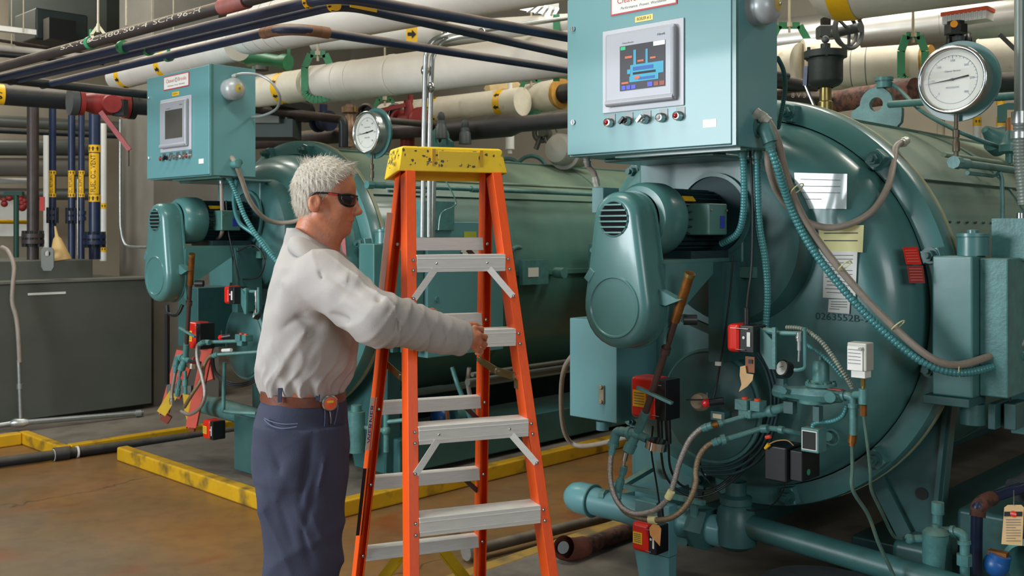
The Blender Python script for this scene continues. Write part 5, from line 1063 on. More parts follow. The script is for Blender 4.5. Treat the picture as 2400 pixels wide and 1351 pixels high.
bb = thing('actuator_box', 'light teal sheet box behind the lowest red actuator', 'box', L(1530, 1300, .4)); a0 = L(1487, 1250, .41); part('box', G().box((a0.x, .41, .235), (a0.x+.17, .47, .44)), TEALC, bb, bevel=.005); part('sleeve', G().cyl(L(1546, 1180, .34), L(1550, 1225, .34), .013), BLACKP, bb); part('thin_cable', G().tube([L(1530, 1000, .24), L(1527, 1060, .28), L(1538, 1130, .32), L(1546, 1185, .34)], .0035, 8), BLACKR, bb)
part('box_lower', G().prism([V3(a0.x, .41, .235), V3(a0.x+.03, .41, .10), V3(a0.x+.17, .41, .10), V3(a0.x+.17, .41, .235)], V3(0, .05, 0)), TEALC, bb)
# right side of the near boiler (column box, flanged tank leg and the piping at the bottom right)
def side_box(M, who, Lf):
    setf(M); t = thing('water_column_box', 'tall teal box with a round capped pot on top, '+who, 'box', V3(.45, .75, .92))
    part('box', G().box((.365, .70, .955), (.505, .84, 1.448)), TEAL, t, bevel=.008); part('rear_box', G().box((.505, .76, .96), (.60, .98, 1.44)), TEALF, t, bevel=.006)
    part('pot', G().lathe(V3(.47, .80, 1.448), (0, 0, 1), [(.052, 0), (.052, .065), (.056, .067), (.056, .078), (.02, .08), (.02, .09), (.012, .092)], 28, cap1=True), TEAL, t); part('back_plate', G().box((.50, .9, 1.43), (.70, .92, 1.58)), TEALF, t)
    part('foot_block', G().box((.34, .68, .925), (.50, .84, .955)).cyl(V3(.47, .8, .925), V3(.47, .8, .85), .042).box((.52, .80, .84), (.545, .95, .93)).box((.56, .84, .84), (.60, .98, .93)), TEALK, t, bevel=.003)
side_box(MB2, 'near boiler', L); side_box(MB1, 'far boiler', L1)
for M, who in ((MB2, 'right edge of the near boiler'), (MB1, 'far boiler, behind the ladder')):
    setf(M); t = thing('side_panel_cabinet', 'flat teal side cabinet with round knockouts, '+who, 'cabinet', V3(.57, 1.3, .80)); part('enclosure', G().box((.535, .99, .80), (.62, 1.60, 1.57)), TEALC if M is MB1 else TEALF, t, bevel=.004)
    if M is MB2:
        for k, z in enumerate((.90, .97, 1.05, 1.12, 1.19, 1.26)): part('knockout', G().torus(V3(.572, .988, z), (0, 1, 0), .016, .002, 24, 6), TEALK, t)
setf(MB2)
q = [L(2392, y, .93) for y in (-40, 120, 250, 285, 330, 400, 470, 530)]
t = thing('vertical_conduit', 'grey green vertical conduit with a flexible lower part at the right edge', 'conduit', q[-1]); part('rigid', G().cyl(L(2390, -40, .93), L(2390, 262, .93), .018), mat('conduit_green_grey', '86908A', .4, .3), t); parts('coupling', [G().cyl(L(2390, 262, .93), L(2390, 290, .93), .028), G().cyl(L(2390, 310, .93), L(2390, 325, .93), .030)], STEEL, t); part('flexible', G().corr([L(2390, 288, .93), L(2392, 370, .93), L(2398, 430, .93), L(2402, 480, .93)], .024, .012, .1), mat('conduit_green_grey', ''), t); part('end_fitting', G().cyl(L(2392, 500, .93), L(2392, 540, .93), .014).sph(L(2392, 520, .93), .018, 10, 6), CHROME, t)
# vent pot with brass valve on the near boiler top
q = V3(BU, 1.46, BZ+.79); t = thing('air_vent', 'black cast vent pot on a brass valve on top of the near boiler', 'vent', q)
part('brass_valve', G().lathe(q, (0, 0, 1), [(.034, 0), (.034, .03), (.026, .032), (.026, .05), (.034, .055), (.034, .10), (.028, .105), (.026, .17), (.03, .19)], 10), BRASSY, t); part('pot', G().lathe(q, (0, 0, 1), [(.035, .165), (.06, .175), (.075, .19), (.078, .20), (.078, .30), (.096, .305), (.096, .335), (.05, .34), (.022, .345), (.022, .37)], 28, cap1=True), mat('cast_black', '1A2420', .6, 0, .2, 20, .3), t)
part('acorn', G().sph(q+V3(0, 0, .39), .018, 12, 8), GREYD, t); part('lever', G().bar(q+V3(-.08, -.04, .18), q+V3(-.075, -.04, .27), .012, .02, V3(1, 0, 0)), NAVYV, t); part('lever_arm', G().bar(q+V3(-.078, -.04, .18), q+V3(-.03, -.03, .06), .016, .006, V3(1, 0, 0)), STEEL, t)
g = G()
for k in range(6): r_ = V3(math.cos(k*PI/3), math.sin(k*PI/3), 0)*.088; g.cyl(q+r_+V3(0, 0, .30), q+r_+V3(0, 0, .35), .008, n=6)
part('lid_bolts', g, mat('cast_black', ''), t, kind='stuff')
t = thing('junction_cap', 'teal round junction pot above the lifting eye with thin pipes', 'fitting', P(2072, 190, 4.9)) if 0 else None
setf(I4)
t = thing('junction_pot', 'teal capped pot beside the lifting eye on the near boiler', 'fitting', P(2072, 205, 5.0)); part('pot', G().cyl(P(2072, 206, 5.0), P(2072, 186, 5.0), .036).cyl(P(2072, 190, 5.0), P(2072, 182, 5.0), .044), TEALF, t)
part('long_tube', G().tube([P(2088, 196, 5.0), P(2110, 212, 4.9), P(2160, 260, 4.6), P(2240, 305, 4.4), P(2300, 330, 4.4), P(2360, 352, 4.4), P(2420, 385, 4.3)], .010, 10), TEALF, t)
part('horizontal_pipe', G().cyl(P(2085, 245, 4.75), P(2420, 222, 4.1), .017), TEALF, label='teal horizontal pipe passing behind the large gauge', cat='pipe')
t = thing('small_actuated_valve', 'teal bonnet valve above the shell at the right edge', 'valve', P(2365, 375, 4.3)); part('bonnet', G().lathe(P(2365, 372, 4.3), ZV, [(.015, -.02), (.015, .02), (.04, .03), (.04, .06), (.03, .07), (.025, .10), (.012, .12)], 20, cap1=True), TEALF, t); part('switch_box', G().bx(P(2375, 265, 4.6), (.10, .1, .08)), TEAL, t); part('neck', G().cyl(P(2368, 330, 4.3), P(2368, 285, 4.5), .02), BRONZE, t)
part('box_label', G().bx(P(2370, 268, 4.53), (.035, .002, .04)), mat('cream_label', ''), t)
part('rear_bonnet', G().lathe(P(2335, 325, 4.8), (-.6, -.2, .4), [(.07, -.05), (.07, 0), (.04, .03), (.02, .08), (0, .09)], 24), TEALF, label='teal bonnet lying behind the shell top at the right', cat='valve')
setf(MB2)
dk = L
cl = thing('strainer', 'teal canister strainer at the foot of the near boiler leg', 'strainer', L(2190, 1345, .60)); part('canister', G().loft([(L(2187, 1348, .60), .034), (L(2190, 1275, .60), .040), (L(2192, 1262, .60), .043), (L(2193, 1250, .60), .043)], 20), TEALF, cl); part('lid', G().lathe(L(2193, 1250, .60), (0, 0, 1), [(.045, 0), (.03, .015), (.012, .02), (.012, .03)], 16, cap1=True), TEALF, cl); part('inlet', G().cyl(L(2193, 1262, .6), L(2135, 1264, .58), .014).sph(L(2132, 1264, .57), .018, 10, 6), TEALF, cl); part('drain_plug', G().cyl(L(2187, 1348, .58), L(2178, 1350, .54), .018, n=8), BRONZE, cl)
cp = thing('valve_piping', 'teal screwed pipe tee and valve at the bottom right of the near boiler', 'pipe', L(2240, 1345, .62)); part('vertical_pipe', G().cyl(L(2198, 1178, .66), L(2195, 1340, .66), .016).cyl(L(2198, 1178, .66), L(2198, 1205, .66), .021).cyl(L(2196, 1236, .66), L(2196, 1262, .66), .023), TEALF, cp)
part('elbow', G().tube([L(2200, 1246, .64), L(2235, 1247, .64), L(2252, 1252, .64), L(2260, 1268, .64), L(2261, 1350, .64)], .016, 14, 5).cyl(L(2230, 1247, .64), L(2238, 1247, .64), .021).cyl(L(2259, 1268, .64), L(2260, 1276, .64), .022).cyl(L(2260, 1300, .64), L(2260, 1325, .64), .026, n=8), TEALF, cp)
part('pump_base', G().box(L(2085, 1400, .75), (L(2190, 1400, .75).x, .95, L(2085, 1265, .75).z)), TEALK, label='low teal pedestal under the near boiler leg', cat='pedestal', bevel=.03)
part('grey_tank_side', G().box(L(2240, 1400, 1.0), (L(2420, 1400, 1.0).x, 1.5, L(2240, 1190, 1.0).z)), TEALK, label='dark teal tank behind the bottom right piping', cat='tank', bevel=.02)
t = thing('iron_pipe', 'rusty and navy pipe with elbow at the bottom right corner', 'pipe', L(2290, 1345, .8)); part('run', G().tube([L(2410, 1140, 1.1), L(2360, 1155, 1.0), L(2315, 1172, .9), L(2296, 1185, .85), L(2290, 1205, .84), L(2288, 1345, .84)], .020, 14, 5), NAVYV, t); part('elbow', G().tube([L(2325, 1168, .92), L(2305, 1178, .87), L(2294, 1190, .85), L(2291, 1212, .84)], .027, 14, 5), RUST, t); part('wide_end', G().cyl(L(2380, 1150, 1.08), L(2440, 1120, 1.2), .045), GREYD, t)
t = thing('blue_pump', 'bright blue pump head at the bottom right corner', 'pump', L(2340, 1345, .7)); part('head', G().sph(L(2335, 1325, .72), .042, 18, 12).cyl(L(2345, 1300, .72), L(2340, 1320, .72), .035), BLUEV, t); part('flange', G().bx(L(2340, 1298, .72), (.06, .03, .016)), BRONZE, t)
part('motor_housing', G().lathe(L(2405, 1330, .75), (-.2, -1, 0), [(.085, -.25), (.085, 0), (.07, .0), (.07, -.08), (0, -.08)], 32), TEALF, label='round teal housing mouth at the bottom right corner', cat='housing')
dt = thing('danger_tag', 'tan danger tag with a red oval hanging at the bottom right', 'tag', L(2373, 1280, .66)); p = [L(x, y, .66) for x, y in ((2354, 1190), (2362, 1184), (2394, 1184), (2400, 1190), (2396, 1280), (2347, 1276))]; part('card', G().prism(p, V3(0, -.001, 0)), TAG, dt)
p = [L(x, y, .657) for x, y in ((2354, 1200), (2396, 1200), (2395, 1211), (2353, 1211))]; part('black_bar', G().prism(p, V3(0, -.0006, 0)), INKK, dt); q = L(2375, 1205.5, .656); part('red_oval', G().lathe(q, (0, -1, 0), [(.0105, 0), (0, .0006)], 24), REDA, dt); g = G(); text(g, 'DANGER', L(2375, 1205.5, .6545), V3(1, 0, 0), V3(0, 0, 1), .006, .018); part('lettering', g, PAPER, dt)
g = G()
for k in range(9):
    y = 1219+k*6.2; g.bar(L(2358, y, .657), L(2392-(12 if k % 4 == 3 else 0), y, .657), .0004, .0018, V3(0, 0, 1))
part('print_lines', g, INK, dt); part('wire', G().cyl(L(2376, 1184, .655), L(2376, 1150, .9), .0018, n=6), STEEL, dt)

# ================================================================ far boiler only
setf(MB1)
def FH(name, lab, pts, r, m, corr=False, **k): return hose(name, lab, pts, r, m, corr, Lf=L1, **k)
FH('grey_conduit_hose', 'grey conduit hose drooping from the far cabinet behind the man', [(534, 362, .12), (550, 380, .13), (566, 420, .18), (585, 470, .25), (615, 508, .35), (650, 522, .45), (702, 516, .55), (760, 480, .7)], .0135, HOSEB, ends=((0, WHITEF),), fl=.045)
h2 = FH('teal_conduit_hose', 'teal corrugated hose sloping from the far cabinet behind the man', [(533, 408, .12), (552, 450, .18), (575, 510, .24), (610, 565, .3), (650, 615, .36), (720, 690, .45)], .0145, HOSET, True, pitch=.014, ends=((0, TEALF),), dep=.2)
part('elbow', G().tube([V3(.0, .14, 1.885), V3(.035, .14, 1.885), L1(528, 392, .12), L1(533, 408, .12)], .024, 16, 5), TEALF, h2)
FH('grey_conduit_hose', 'second pale hose hanging close to the drooping one on the far boiler', [(556, 420, .2), (548, 470, .24), (560, 520, .28), (590, 545, .32), (615, 565, .34), (640, 600, .36)], .012, HOSET, ends=())
FH('motor_conduit', 'pinkish grey conduit straight down to the far blower motor', [(519, 418, .2), (520, 470, .2), (522, 530, .22), (517, 553, .24), (508, 560, .25)], .011, mat('pinkish_hose', '9A8A82', .5), ends=((0, STEEL),))
FH('bell_wire', 'thin grey armoured wire making a round loop from the far alarm bell', [(548, 178, .12), (570, 173, .12), (610, 177, .14), (640, 197, .18), (656, 228, .22), (648, 255, .25), (620, 270, .25), (590, 275, .24)], .0075, mat('silver_wire', '9CA0A0', .35, .5), ends=((0, WHITEF),))
FH('black_cable', 'black cable coiling in a ring right of the far motor shelf', [(555, 590, .3), (590, 575, .32), (612, 590, .34), (620, 620, .34), (605, 650, .34), (570, 655, .33)], .005, BLACKR, ends=(), cat='cable')
FH('black_cable', 'black cable dropping beside the far blower motor', [(530, 470, .26), (535, 540, .26), (548, 600, .28), (560, 660, .3)], .0045, BLACKR, ends=(), cat='cable')
FH('braided_hose', 'silver hose looping outermost in front of the far boiler', [(475, 803, .1), (463, 812, .1), (463, 845, .1), (474, 885, .1), (480, 925, .09), (470, 955, .09), (445, 972, .09), (425, 965, .09)], .0105, BRAID, ends=((0, TEALF),))
FH('braided_hose', 'silver hose hanging from the elbow of the far boiler', [(412, 862, .1), (408, 890, .1), (403, 920, .1), (403, 945, .1)], .0105, BRAID, ends=((0, TEALF), (-1, CHROME)))
FH('braided_hose', 'tarnished hose curving from the far oil pipe', [(508, 832, .15), (490, 838, .14), (478, 860, .13), (472, 890, .12), (450, 925, .1), (432, 955, .1)], .0105, BRAIDB, ends=((0, TEALF),))
part('drop_pipe', G().cyl(L1(434, 870, .1), L1(435, 925, .1), .010).cyl(L1(434, 890, .1), L1(434, 905, .1), .016), TEALF, label='thin teal drop pipe with a union in front of the far ladder', cat='pipe')
part('oil_pipe', G().cyl(L1(478, 803, .12), L1(560, 800, .25), .010).cyl(L1(480, 803, .12), L1(492, 803, .13), .015), TEALF, label='teal oil pipe above the hose loops on the far boiler', cat='pipe')
part('oil_pipe', G().cyl(L1(508, 832, .15), L1(610, 825, .3), .009), TEALF, label='lower teal oil pipe on the far boiler', cat='pipe')
part('white_stub', G().cyl(L1(522, 822, .2), L1(542, 821, .2), .010), WHITE, label='white stub on the far oil pipe', cat='stub')
part('down_tube', G().tube([L1(526, 850, .25), L1(524, 950, .25), L1(530, 965, .26), L1(600, 970, .35)], .011, 10, 4), TEALF, label='teal tube bending right near the far boiler floor', cat='tube')
for i, r in enumerate((52, 62, 74)):
    FH('cable_arc', ('inner', 'middle', 'outer')[i]+' dark cable arc low on the far boiler front', [(500-i*3, 830, .3), (505, 870+i*3, .32), (535, 895+i*4, .36), (580, 895+i*4, .4), (620, 870+i*4, .44)], .006, BLACKR, ends=(), cat='cable')
part('gas_train_pipe', G().cyl(L1(455, 940, .5), V3(.2, .5, L1(455, 940, .5).z-.03), .06, n=28), TEALF, label='thick teal pipe low in front of the far boiler', cat='pipe')
a0 = L1(548, 1012, .42); part('frame_block', G().box((a0.x, .42, .09), (a0.x+.25, .62, .42)), TEALK, label='dark block foot under the far boiler front', cat='foot', bevel=.006)
a0 = L1(410, 900, .30); part('relay_box', G().box((a0.x, .32, .80), (a0.x+.25, .64, 1.17)), TEALK, label='dark teal hanging relay box of the far boiler', cat='box', bevel=.004)
part('guard_outlet', G().tube([L1(392, 716, .02), L1(396, 735, .02), L1(415, 738, .03), L1(428, 715, .05)], .010, 8).cyl(L1(392, 735, .05), L1(392, 900, .1), .014), BLACKP, label='black tube and post under the far belt guard', cat='tube')
part('notice', G().prism([L1(642, 460, .566), L1(692, 457, .566), L1(692, 510, .566), L1(642, 512, .566)], V3(0, -.002, 0)), PAPER, label='white printed sheet on the far boiler door', cat='notice')
part('notice', G().prism([L1(668, 524, .566), L1(702, 522, .566), L1(702, 552, .566), L1(668, 555, .566)], V3(0, -.002, 0)), mat('lime_paper', 'A9B43A', .7), label='lime green note below the white sheet on the far door', cat='notice')
part('warning_plate', G().prism([L1(770, 545, .62), L1(808, 545, .66), L1(812, 600, .66), L1(776, 600, .62)], V3(.002, -.002, 0)), REDV, label='red warning plate on the far boiler door beside his chin', cat='sign')
# far boiler right side details seen through the ladder
part('junction_box', G().box((.60, .92, 1.52), (.64, 1.18, 1.69)), TEALF, label='small teal junction box above the far side cabinet', cat='box', bevel=.004)
q = L1(1090, 590, 1.3); yn = part('notice', G().bx(V3(.622, 1.32, 1.49), (.002, .10, .05)), mat('lime_paper', ''), label='yellow note on the far side cabinet', cat='notice')
v = thing('van_sticker', 'white van shaped sticker on the far side cabinet', 'sticker', V3(.622, 1.28, 1.32)); part('van_body', G().prism([V3(.6215, a_, z_) for a_, z_ in ((1.215, 1.32), (1.215, 1.36), (1.24, 1.375), (1.25, 1.41), (1.40, 1.41), (1.40, 1.32))], V3(.0015, 0, 0)), WHITE, v); part('wheels', G().cyl(V3(.6225, 1.25, 1.32), V3(.6245, 1.25, 1.32), .014).cyl(V3(.6225, 1.37, 1.32), V3(.6245, 1.37, 1.32), .014).bx(V3(.6235, 1.247, 1.385), (.001, .02, .018)), GREYD, v)
part('cabinet_lock', G().cyl(V3(.62, 1.06, 1.13), V3(.626, 1.06, 1.13), .014), TEALF, label='round lock on the far side cabinet', cat='lock')
t = thing('square_junction_box', 'teal square panel box on the far shell right of the ladder', 'box', V3(.7, 2.9, 1.0)); part('box', G().box((.55, 2.75, .98), (.66, 3.05, 1.42)), TEALC, t, bevel=.004); part('back_plate', G().box((.50, 2.55, 1.0), (.55, 3.05, 1.43)), TEALF, t)
t = thing('switch_plate', 'small teal plate with white label and knob on the far shell', 'switch', V3(.5, 2.0, 1.2)); part('plate', G().box((.42, 1.95, 1.17), (.45, 2.2, 1.33)), TEALF, t); part('label', G().bx(V3(.452, 2.05, 1.25), (.002, .1, .06)), PAPER, t); part('knob', G().cyl(V3(.44, 2.28, 1.24), V3(.52, 2.28, 1.24), .035), TEALF, t)
part('side_tube', G().tube([L1(1200, 585, 1.9), L1(1215, 580, 2.0), L1(1240, 592, 2.15), L1(1290, 600, 2.4), L1(1330, 602, 2.6)], .014, 10), TEALF, label='teal tube curving along the far shell to the square panel', cat='tube')
for i, (pts, m, lab) in enumerate((([(1060, 862, 1.3), (1072, 900, 1.3), (1095, 960, 1.35), (1110, 1000, 1.4)], TEALF, 'teal hose hanging under the far side cabinet'), ([(1100, 862, 1.4), (1097, 900, 1.4), (1108, 960, 1.4), (1118, 1010, 1.4)], HOSEB, 'grey hose hanging under the far side cabinet'))):
    FH('drop_hose', lab, pts, .014, m, ends=())
part('side_rail', G().cyl(V3(.62, 1.3, .63), V3(.62, 4.2, .63), .022).cyl(V3(.66, 1.3, .68), V3(.66, 4.2, .68), .014), DUCTG, label='grey pipe pair running low along the far boiler', cat='pipe')
t = thing('feed_pump', 'small blue feed pump under the far boiler seen through the ladder', 'pump', V3(.5, 1.2, .1)); q = L1(1032, 980, 1.45); part('pump_head', G().sph(q, .065, 16, 10).cyl(q, q+V3(0, 0, .12), .03), BLUEV, t); part('motor', G().cyl(q+V3(0, .08, 0), q+V3(0, .32, 0), .085, n=24), TEALF, t); part('base', G().box((q.x-.1, q.y-.1, .09), (q.x+.1, q.y+.4, .16)), TEALK, t)
part('orange_handle', G().bar(L1(1047, 930, 1.4), L1(1050, 1000, 1.4), .02, .012, V3(1, 0, 0)), TAGB, label='brown valve handle under the far side cabinet', cat='handle')
t = thing('filter_valve', 'small teal valves and filter low behind the man and ladder', 'valve', L1(870, 1050, .8)); part('filter', G().cyl(L1(835, 1060, .8), L1(835, 965, .8), .05).cyl(L1(835, 965, .8), L1(835, 950, .8), .03), TEALF, t); part('pipes', G().cyl(L1(835, 1000, .8), L1(900, 1010, .9), .014).cyl(L1(905, 950, .9), L1(905, 1060, .9), .016).cyl(L1(905, 990, .9), L1(950, 985, .95), .012).sph(L1(905, 1010, .9), .028, 12, 8), TEALF, t)
setf(I4)
# ================================================================ step ladder
setf(I4)
LW = Vector((.93, .366, 0)); LD = Vector((-.366, .93, 0))          # along the steps, away from the camera
TL = Vector((-.37, 3.45, 0)); ZT = 1.745                              # near left cap corner in plan, underside of the cap
def near_leg(side, z, e=0):       # side 0 left, 1 right
    s = (ZT-z)/(ZT-.43); o = .025+.315*s; sp = .0767*s
    return TL+LW*(.345 if side else 0)+LW*(sp if side else -sp)-LD*o+ZV*z
def far_leg(side, z):
    s = (ZT-z)/(ZT-.216); o = .11+.317*s; sp = .0888*s
    return TL+LW*(.345 if side else 0)+LW*(sp if side else -sp)+LD*o+ZV*z
ld = thing('step_ladder', 'orange fibreglass step ladder with yellow cap the man is holding', 'ladder', TL+LW*.17+LD*.05)
def channel(p0, p1, w, d, wdir, ddir, th=.005):      # C section: web plus two flanges
    g = G(); n = (p1-p0).normalized(); wd_ = (wdir-n*wdir.dot(n)).normalized(); dd_ = (ddir-n*ddir.dot(n)).normalized()
    ax = (wd_, dd_, n); L_ = (p1-p0).length; m = (p0+p1)/2
    g.bx(m, (w, th, L_), ax); g.bx(m-wd_*(w/2-th/2)+dd_*(d/2), (th, d, L_), ax); g.bx(m+wd_*(w/2-th/2)+dd_*(d/2), (th, d, L_), ax); return g
zb = .015
for s in (0, 1):
    i = LW if s == 0 else -LW
    p0, p1 = near_leg(s, zb), near_leg(s, ZT-.003)
    rl = part('rail', channel(p0+i*.015, p1+i*.015, .034, .070, LW, LD), ORANGE, ld, bevel=.002)
    p0, p1 = far_leg(s, zb), far_leg(s, ZT+.03)
    rr = part('rail', channel(p0+i*.015, p1+i*.015, .034, .055, LW, -LD), ORANGE, ld, bevel=.002)
    for leg in (near_leg, far_leg):
        q = leg(s, .02); part('foot', G().bx(q+i*.015+(LD*.03 if leg is near_leg else -LD*.03), (.05, .09, .04), (LW, LD, ZV)), BLACKR, ld, bevel=.004)
    if s == 0:
        part('rail_stripe', G().bar(far_leg(0, 1.60)-LW*.012+LD*-.02-LD*.0, far_leg(0, 1.25)-LW*.012-LD*.02, .002, .022, LW), mat('worn_white_label', 'C8B8A8', .6), rl)
        o = part('rail_label', G().bar(far_leg(0, .93)-LD*.048-LW*.004, far_leg(0, .73)-LD*.048-LW*.004, .022, .002, LD), WHITE, rr)
        v, f = textmesh('WERNER'); a = far_leg(0, .93)-LD*.05-LW*.004; b = far_leg(0, .73)-LD*.05-LW*.004; g = G(); text(g, 'WERNER', (a+b)/2-LD*.001, (a-b).normalized(), -LW, .022, .15); part('lettering', g, mat('label_blue', '2A3A8A', .5), o)
        part('dark_label', G().bar(far_leg(0, .66)-LD*.0485-LW*.004, far_leg(0, .40)-LD*.0485-LW*.004, .022, .002, LD), INKK, rr)
def rivets(pts, par, d=-LD, r=.0065):
    for p in pts: part('rivet', G().lathe(p, d, [(r, 0), (r*.9, .003), (r*.5, .0048), (0, .005)], 12), CHROME, par)
for k, z in enumerate((1.425, 1.172, .875, .600, .33, .10)):
    a = near_leg(0, z)+LW*.032-LD*.004; b = near_leg(1, z)-LW*.032-LD*.004
    st = part('step', G().bx((a+b)/2, ((b-a).length, .004, .058), (LW, LD, ZV)).bx((a+b)/2+LD*.045+ZV*.027, ((b-a).length, .085, .004), (LW, LD, ZV)).bx((a+b)/2-LD*.003+ZV*.016, ((b-a).length, .003, .003), (LW, LD, ZV)).bx((a+b)/2-LD*.003-ZV*.016, ((b-a).length, .003, .003), (LW, LD, ZV)), STEP, ld, bevel=.001)
    rivets([near_leg(0, z+.012)+LW*.020-LD*.003, near_leg(0, z-.022)+LW*.020-LD*.003, near_leg(1, z+.012)-LW*.020-LD*.003, near_leg(1, z-.022)-LW*.020-LD*.003], st)
    if k in (0, 2, 4):
        for s, i in ((0, LW), (1, -LW)):
            a_ = near_leg(s, z-.02)+i*.095-LD*.004; b_ = near_leg(s, z-.115)+i*.022-LD*.004
            part('step_brace', G().bar(a_, b_, .022, .003, LD), STEP, st)
        rivets([near_leg(0, z)+LW*.10-LD*.006, near_leg(1, z)-LW*.10-LD*.006], st, r=.005); rivets([near_leg(0, z-.115)+LW*.020-LD*.003, near_leg(1, z-.115)-LW*.020-LD*.003], st)
for k, z in enumerate((1.488, 1.205, .885, .597, .318)):
    a = far_leg(0, z)+LW*.030-LD*.05; b = far_leg(1, z)-LW*.030-LD*.05
    st = part('rear_bar', G().bx((a+b)/2, ((b-a).length, .004, .046), (LW, LD, ZV)).bx((a+b)/2+LD*.025+ZV*.021, ((b-a).length, .045, .004), (LW, LD, ZV)), STEP, ld, bevel=.001)
    rivets([far_leg(0, z)+LW*.018-LD*.056, far_leg(1, z)-LW*.018-LD*.056], st)
    if k in (0, 2, 3):
        part('rear_brace', G().bar(far_leg(1, z-.02)-LW*.085-LD*.03, far_leg(1, z-.075)-LW*.030-LD*.03, .018, .003, LD), BROWNP, st)
# yellow diagonal braces near the floor
for s, i in ((0, LW), (1, -LW)):
    part('yellow_brace', G().bar(far_leg(s, .29)+i*.17-LD*.035, far_leg(s, .10)+i*.035-LD*.035, .045, .004, LD).bar(far_leg(s, .29)+i*.185-LD*.030, far_leg(s, .10)+i*.05-LD*.030, .004, .03, LD), YELLOWD, ld)
# spreaders
for s, i in ((1, -LW), (0, LW)):
    a = near_leg(s, 1.035)+i*.034+LD*.05; b = far_leg(s, 1.05)+i*.034-LD*.03; m = a.lerp(b, .48)-ZV*.012
    sp_ = part('spreader', G().bar(a, m, .003, .028).bar(m, b, .003, .028), BRASSY, ld); part('pivot', G().cyl(a-i*.006, a+i*.006, .009, n=12).cyl(m-i*.004, m+i*.006, .009, n=12).cyl(b-i*.006, b+i*.006, .009, n=12), CHROME, sp_)
    part('hinge_plate', G().bx(a-i*.004, (.003, .035, .085), (LW, LD, ZV)), BRASSY, sp_)
# cap
def capring(x0, x1, y0, y1, z, rr=.0):
    c0 = TL-LD*.0; return [c0+LW*x0+LD*y0+ZV*z, c0+LW*x1+LD*y0+ZV*z, c0+LW*x1+LD*y1+ZV*z, c0+LW*x0+LD*y1+ZV*z]
cap_ = [[p-ZV*(.022 if k > 1 else 0) for k, p in enumerate(capring(-.028, .373, -.022, .172, ZT-.005))], capring(-.022, .367, -.018, .162, ZT+.02), capring(-.012, .357, -.008, .152, ZT+.078), capring(-.004, .349, 0, .144, ZT+.083)]
ins = [capring(.0, .345, .004, .14, ZT+.07), [p-ZV*(.022 if k > 1 else 0) for k, p in enumerate(capring(-.014, .359, -.010, .160, ZT-.005))]]
vs = [p for r in cap_+ins for p in r]; fs = []
for i in range(5):
    for k in range(4):
        if i == 3: continue
        fs.append((i*4+k, i*4+(k+1) % 4, (i+1)*4+(k+1) % 4, (i+1)*4+k))
fs += [(12, 13, 14, 15), (16, 17, 18, 19)] + [(k, (k+1) % 4, 20+(k+1) % 4, 20+k) for k in range(4)]
cp = part('cap', G().add(vs, fs), YELLOWC, ld, bevel=.004)
for x, w in ((.10, .012), (.275, .012)):
    part('cap_groove', G().bx(TL+LW*x-LD*.014+ZV*(ZT+.040), (w, .010, .068), (LW, LD, ZV)), mat('deep_yellow', 'C99A10', .5), cp)
for x0, x1 in ((.115, .265),):
    part('cap_recess', G().bx(TL+LW*.19-LD*.0165+ZV*(ZT+.038), (.150, .006, .060), (LW, LD, ZV)), YELLOWC, cp, bevel=.002)
random.seed(4); g = G()
for k in range(46):
    x = random.choice([random.uniform(-.01, .35), random.uniform(.05, .14), random.uniform(.20, .27)]); z = ZT+random.uniform(.012, .074); w = random.uniform(.002, .009); h_ = random.uniform(.002, .009); dd = -.0215+(z-ZT-.02)*.17
    pts = [TL+LW*(x+math.cos(t)*w*random.uniform(.4, 1))+LD*(dd)+ZV*(z+math.sin(t)*h_*random.uniform(.4, 1)) for t in [PI*2*j/7 for j in range(7)]]; g.add([p+LD*-.0006 for p in pts], [tuple(range(7))])
part('cap_scuffs', g, mat('scuff_grey', '5B5648', .7, 0, .3, 60), cp)
g = G()
for k in range(26):
    y = random.uniform(0, .15); z = ZT+random.uniform(.01, .07); w = random.uniform(.003, .008); h_ = random.uniform(.004, .016); dd = -.0275+(z-ZT)*.19
    pts = [TL+LW*(dd-.0008)+LD*(y+math.cos(t)*w*random.uniform(.4, 1))+ZV*(z+math.sin(t)*h_*random.uniform(.4, 1)) for t in [PI*2*j/7 for j in range(7)]]; g.add(pts, [tuple(range(7))])
part('cap_scuffs', g, mat('scuff_grey', ''), cp)
rivets([TL+LW*.012-LD*.024+ZV*(ZT-.03), TL+LW*.012-LD*.024+ZV*(ZT-.065)], cp, r=.005)
# second ladder leaning folded behind the far boiler's hoses
l2 = thing('folded_ladder', 'folded orange ladder with yellow braces leaning behind the far boiler hoses', 'ladder', P(430, 1000, 6.0))
Y2 = 6.25
def q2(x, y, d=0): return P(x, y, Y2+d)
RO = mat('red_orange_fibreglass', 'C43A14', .45, 0, .1, 20)
for x0, y0, x1, y1, d0, w in ((424, 822, 383, 972, .22, .055), (446, 840, 414, 935, .20, .040), (486, 815, 447, 1003, -.08, .062), (478, 818, 492, 892, .2, .04)):
    a, b = q2(x0, y0, d0), q2(x1, y1, d0-.1); sd = Vector((1, 0, .2)).normalized()
    part('rail', G().bar(a, b, w, .008, (0, 1, 0)).bar(a-sd*(w/2)+Vector((0, .014, 0)), b-sd*(w/2)+Vector((0, .014, 0)), .006, .03, (0, 1, 0)).bar(a+sd*(w/2)+Vector((0, .014, 0)), b+sd*(w/2)+Vector((0, .014, 0)), .006, .03, (0, 1, 0)), RO, l2)
part('rung', G().bar(q2(393, 912, 0), q2(450, 916, -.05), .02, .06), DUCTG, l2)
part('yellow_brace', G().bar(q2(408, 922, -.05), q2(378, 970, -.05), .06, .01, (0, 1, 0)), YELLOWD, l2); part('yellow_brace', G().prism([q2(428, 922, -.1), q2(450, 930, -.1), q2(448, 972, -.1), q2(440, 995, -.1), q2(432, 965, -.1)], (0, .02, 0)), YELLOWD, l2)
